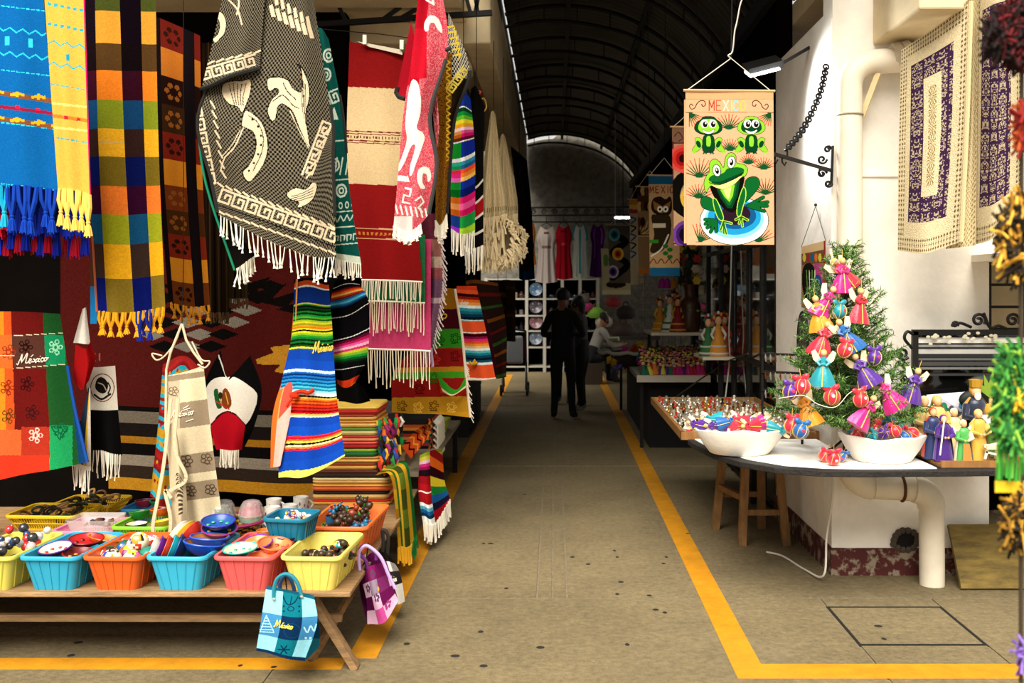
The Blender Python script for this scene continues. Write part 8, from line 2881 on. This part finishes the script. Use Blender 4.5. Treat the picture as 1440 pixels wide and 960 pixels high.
# dim hanging goods along the left stalls between the sarapes and the shelving
for i,(px,py0,py1,dd,w,c,lab) in enumerate(((700,400,520,11.2,22,'#24180f','dark garment hanging in the stall behind the orange sarape'),(712,395,480,12.0,26,'#3a2a12','olive garment hanging below the cream ponchos'))):
 cl=Cloth([[(px-w/2,py0,dd),(px,py0-2,dd-.05),(px+w/2,py0,dd)],[(px-w/2,py1,dd),(px,py1,dd-.07),(px+w/2,py1,dd)]],[(2,.04,0)])
 P=cl.paint(24,40,c)
 for k in range(6):
  P.rect(0,.1+k*.15,1,.14+k*.15,['#54401c','#4c1418','#1c3030'][k%3])
 t=cloth_root('dim_garment',lab,'garment',cl)
 hang(t,cl,3.38)
 cl.build('cloth_body',P,parent=t)
t=thing('dark_cabinet','dark cabinet at the aisle edge of the left stalls','cabinet',(-1.1,11.5,0))
MB().lohi((-1.6,11.0,0),(-.95,12.6,.95)).build('body',plain('#17140f'),t)
MB().lohi((-1.62,10.98,.95),(-.93,12.62,.98)).build('top',plain('#241c14'),t)
for y in (11.4,12.2):
 q=MB().lohi((-.95,y-.35,.1),(-.935,y+.35,.85)).build('door',plain('#1c1712'),t)
 MB().lohi((-.935,y+.25,.45),(-.92,y+.28,.58)).build('handle',plain('#54483c'),q)
# ------------------------------------------------------------------ people
def human(name,label,J,bones,R,matof,loc,rotz,scale,hair=None,face=True):
 """J joints (local), bones list of pairs, R radii, matof bone->material index; one continuous skinned body"""
 root=thing(name,label,'person',loc,rotz)
 names=list(J)
 me=bpy.data.meshes.new('body_src')
 me.from_pydata([J[n] for n in names],[(names.index(a),names.index(b)) for a,b,_ in bones],[])
 o=bpy.data.objects.new('body_src',me)
 COL.objects.link(o)
 sk=o.modifiers.new('skin','SKIN')
 sk.use_smooth_shade=True
 for i,n in enumerate(names):
  r=R[n]
  sv=me.skin_vertices[0].data[i]
  sv.radius=r if hasattr(r,'__len__') else (r,r)
  sv.use_root=(n=='pelvis')
 ss=o.modifiers.new('sub','SUBSURF')
 ss.levels=2
 ss.render_levels=2
 dg=bpy.context.evaluated_depsgraph_get()
 m2=bpy.data.meshes.new_from_object(o.evaluated_get(dg))
 bpy.data.objects.remove(o)
 m2.name='body'
 m2.materials.clear()
 for m in matof:
  m2.materials.append(m)
 segs=[(Vector(J[a]),Vector(J[b]),k) for a,b,k in bones]
 for p in m2.polygons:
  c=p.center
  best=(1e9,0)
  for a,b,k in segs:
   v=b-a
   t_=max(0,min(1,(c-a).dot(v)/max(1e-9,v.dot(v))))
   dd=(c-a-v*t_).length
   if dd<best[0]:
    best=(dd,k)
  p.material_index=best[1]
  p.use_smooth=True
 body=bpy.data.objects.new('body',m2)
 COL.objects.link(body)
 body.parent=root
 root.scale=(scale,)*3
 return root
def fingers(J,R,bones,side,wrist,d,palm,k):
 """palm joint plus five finger chains leaving it"""
 d=Vector(d).normalized()
 pal=Vector(palm).normalized()
 s=d.cross(pal).normalized()
 w=Vector(wrist)
 J['hand' +side]=tuple(w+d*.075)
 R['hand' +side]=(.026,.020)
 bones.append(('wrist' +side,'hand' +side,k))
 for i,(off,L) in enumerate(((-.027,.06),(-.009,.072),(.009,.068),(.026,.052))):
  a=w+d*.10+s*off
  J['f%d%s' %(i,side)]=tuple(a)
  J['g%d%s' %(i,side)]=tuple(a+d*L*.55+pal*.012)
  J['h%d%s' %(i,side)]=tuple(a+d*L*.85+pal*.035)
  R['f%d%s' %(i,side)]=R['g%d%s' %(i,side)]=.0095
  R['h%d%s' %(i,side)]=.0075
  bones+=[('hand' +side,'f%d%s' %(i,side),k),('f%d%s' %(i,side),'g%d%s' %(i,side),k),('g%d%s' %(i,side),'h%d%s' %(i,side),k)]
 a=w+d*.035-s*.04
 J['t0' +side]=tuple(a)
 J['t1' +side]=tuple(a+d*.04-s*.018+pal*.015)
 R['t0' +side]=.012
 R['t1' +side]=.009
 bones+=[('wrist' +side,'t0' +side,k),('t0' +side,'t1' +side,k)]
SKINM=mat('skin_brown','#8c5c40',.6)
HAIRM=mat('hair_black','#0c0908',.6,bump=.4,bscale=120)
BLK=mat('clothes_black','#0b0a0b',.9,bump=.2,bscale=80)
JEAN=mat('jeans_black','#0e0e12',.9,bump=.2,bscale=120)
SHOE=mat('shoes_black','#0a0908',.5)
def head_parts(root,hc,r,fwd,hair_long=False):
 """hair cap, ears, eyes and mouth around head centre hc; fwd is the facing direction"""
 f=Vector(fwd).normalized()
 s=f.cross(Vector((0,0,1))).normalized()
 hc=Vector(hc)
 Rm=Matrix((s,f,Vector((0,0,1)))).transposed()
 b=MB().ball(hc-f*r*.16+Vector((0,0,r*.22)),r*1.10,16,10,s=(.92,1.05,1.02),rot=Rm)
 b.build('hair',HAIRM,root,world=False,smooth=True)
 if hair_long:
  MB().tube([hc-f*r*.5+Vector((0,0,r*.4)),hc-f*r*.95+Vector((0,0,-r*.6)),hc-f*r*.9+Vector((0,0,-r*2.2)),hc-f*r*.75+Vector((0,0,-r*3.2))],[r*.8,r*.7,r*.55,r*.25],10).build('hair_fall',HAIRM,root,world=False,smooth=True)
 for q in (-1,1):
  MB().ball(hc+s*q*r*.93-f*r*.02-Vector((0,0,r*.1)),r*.2,8,5,s=(.4,.8,1.2),rot=Rm).build('ear',SKINM,root,world=False,smooth=True)
  MB().ball(hc+s*q*r*.36+f*r*.92+Vector((0,0,r*.02)),r*.12,8,5,s=(1.3,.6,.7),rot=Rm).build('eye',plain('#17120f',.3),root,world=False)
 MB().ball(hc+f*r*.97-Vector((0,0,r*.62)),r*.22,8,5,s=(1.2,.4,.35),rot=Rm).build('mouth',plain('#6c3028',.5),root,world=False)
def base_person(arms,legs,lean=(0,0,0),torso_r=1.0,head_dir=(0,1,0),kt=0,kl=1,ks=2,kk=3):
 """joints for a 1.7 m figure facing +y; materials: 0 top, 1 legs, 2 shoes, 3 skin"""
 J,R,B={},{},[]
 L=Vector(lean)
 def j(n,p,r):
  J[n]=tuple(p)
  R[n]=r
 pz=legs['pelvis']
 P0=Vector(pz)
 j('pelvis',P0,(.155*torso_r,.115*torso_r))
 j('waist',P0+Vector((0,0,.16))+L*.3,(.145*torso_r,.10*torso_r))
 j('chest',P0+Vector((0,0,.36))+L*.75,(.165*torso_r,.115*torso_r))
 j('collar',P0+Vector((0,-.01,.50))+L,(.09,.075))
 j('neck',P0+Vector((0,0,.57))+L*1.05,(.052,.052))
 hd=Vector(head_dir).normalized()
 hb=P0+Vector((0,.015,.655))+L*1.15+hd*.015
 j('jaw',hb,(.062,.070))
 j('skull',hb+Vector((0,0,.085))+hd*.005,(.076,.088))
 j('crown',hb+Vector((0,0,.145)),(.05,.06))
 j('nose',hb+hd*.098+Vector((0,0,.035)),(.012,.012))
 B+=[('pelvis','waist',kl),('waist','chest',kt),('chest','collar',kt),('collar','neck',kk),('neck','jaw',kk),('jaw','skull',kk),('skull','crown',kk),('jaw','nose',kk)]
 for sd,q in (('L',-1),('R',1)):
  sh=Vector(J['collar'])+Vector((q*.165,0,-.045))
  j('shoulder' +sd,sh,.068)
  e,w,palm=arms[sd]
  j('elbow' +sd,sh+Vector(e),.048)
  j('wrist' +sd,sh+Vector(e)+Vector(w),.030)
  B+=[('collar','shoulder' +sd,kt),('shoulder' +sd,'elbow' +sd,kt),('elbow' +sd,'wrist' +sd,kt)]
  fingers(J,R,B,sd,J['wrist' +sd],w,palm,kk)
  hip=P0+Vector((q*.09,0,-.06))
  j('hip' +sd,hip,.098)
  kn,an,toe=legs[sd]
  j('knee' +sd,kn,.064)
  j('calf' +sd,Vector(kn).lerp(Vector(an),.35),.060)
  j('ankle' +sd,an,.046)
  j('heel' +sd,Vector(an)+Vector((0,-.03,-.055)),.036)
  j('toe' +sd,toe,(.04,.03))
  B+=[('pelvis','hip' +sd,kl),('hip' +sd,'knee' +sd,kl),('knee' +sd,'calf' +sd,kl),('calf' +sd,'ankle' +sd,kl),('ankle' +sd,'heel' +sd,ks),('ankle' +sd,'toe' +sd,ks)]
 return J,R,B,tuple(Vector(J['skull'])-Vector((0,0,.035)))
# man in black, back to the camera, arms folded before him
legs={'pelvis':(0,0,.93),'L':((-.10,.03,.50),(-.11,-.02,.09),(-.14,.13,.03)),'R':((.11,.03,.50),(.13,-.01,.09),(.17,.14,.03))}
arms={'L':((-.10,-.02,-.27),(.18,.20,.02),(0,-1,0)),'R':((.12,-.02,-.27),(-.19,.20,.03),(0,-1,0))}
J,R,B,hc=base_person(arms,legs,torso_r=1.08,head_dir=(.15,1,-.15))
man=human('person','person in black seen from behind, standing in the aisle with arms folded',J,B,R,[BLK,JEAN,SHOE,SKINM],(.10,12.55,0),math.radians(-6),.945)
head_parts(man,hc,.092,(.15,1,-.1))
# person behind, facing left, looking down
legs={'pelvis':(0,0,.90),'L':((-.09,.02,.49),(-.09,-.02,.09),(-.10,.13,.03)),'R':((.09,.05,.49),(.10,.02,.09),(.12,.17,.03))}
arms={'L':((-.06,.05,-.26),(.08,.22,.04),(0,0,-1)),'R':((.06,.05,-.26),(-.08,.22,.05),(0,0,-1))}
J,R,B,hc=base_person(arms,legs,lean=(0,.05,0),head_dir=(0,1,-.35))
wm=human('person','person in a grey top and dark trousers behind the man in black',J,B,R,[mat('top_grey','#3a3836',.9),JEAN,mat('shoes_pale','#8c8478',.6),SKINM],(.37,13.3,0),math.radians(70),.90)
head_parts(wm,hc,.090,(0,1,-.3),True)
# face and pale top peeping over the man's shoulder
legs={'pelvis':(0,0,.90),'L':((-.09,.02,.49),(-.09,-.02,.09),(-.10,.13,.03)),'R':((.09,.02,.49),(.10,-.02,.09),(.12,.13,.03))}
J,R,B,hc=base_person(arms,legs,lean=(0,.03,0),head_dir=(-.3,1,-.3))
w2=human('person','person in a cream top half hidden in front of the man in black',J,B,R,[mat('top_cream','#a89c84',.9),JEAN,SHOE,SKINM],(.14,14.2,0),math.radians(165),.90)
head_parts(w2,hc,.090,(-.3,1,-.25),True)
# seated person reading
legs={'pelvis':(0,0,.52),'L':((-.11,.42,.50),(-.11,.40,.09),(-.12,.55,.03)),'R':((.11,.42,.50),(.12,.42,.09),(.13,.57,.03))}
arms={'L':((-.05,.12,-.24),(.10,.22,.02),(0,-.3,1)),'R':((.05,.12,-.24),(-.08,.22,.02),(0,-.3,1))}
J,R,B,hc=base_person(arms,legs,lean=(0,.22,-.05),head_dir=(0,1,-.8))
rd=human('person','person in a pale sweater bent over reading on a low box far back',J,B,R,[mat('sweater_pale','#8c8880',.9),JEAN,SHOE,SKINM],(.62,17.2,0),math.radians(-70),.95)
head_parts(rd,hc,.090,(0,1,-.7))
tag(MB().lohi((.42,17.0,0),(.82,17.4,.36)).build('wooden_crate',plain('#3c3020')),'low dark crate under the seated reader','crate')
t=thing('booklet','open pale green booklet held by the seated reader','booklet',(1.0,17.0,.75))
for s in (-1,1):
 MB().box((1.02+s*.02,17.05+s*.1,.78),(.15,.2,.008),Matrix.Rotation(.25*s,3,'X')).build('page',plain('#9cac8c'),t)
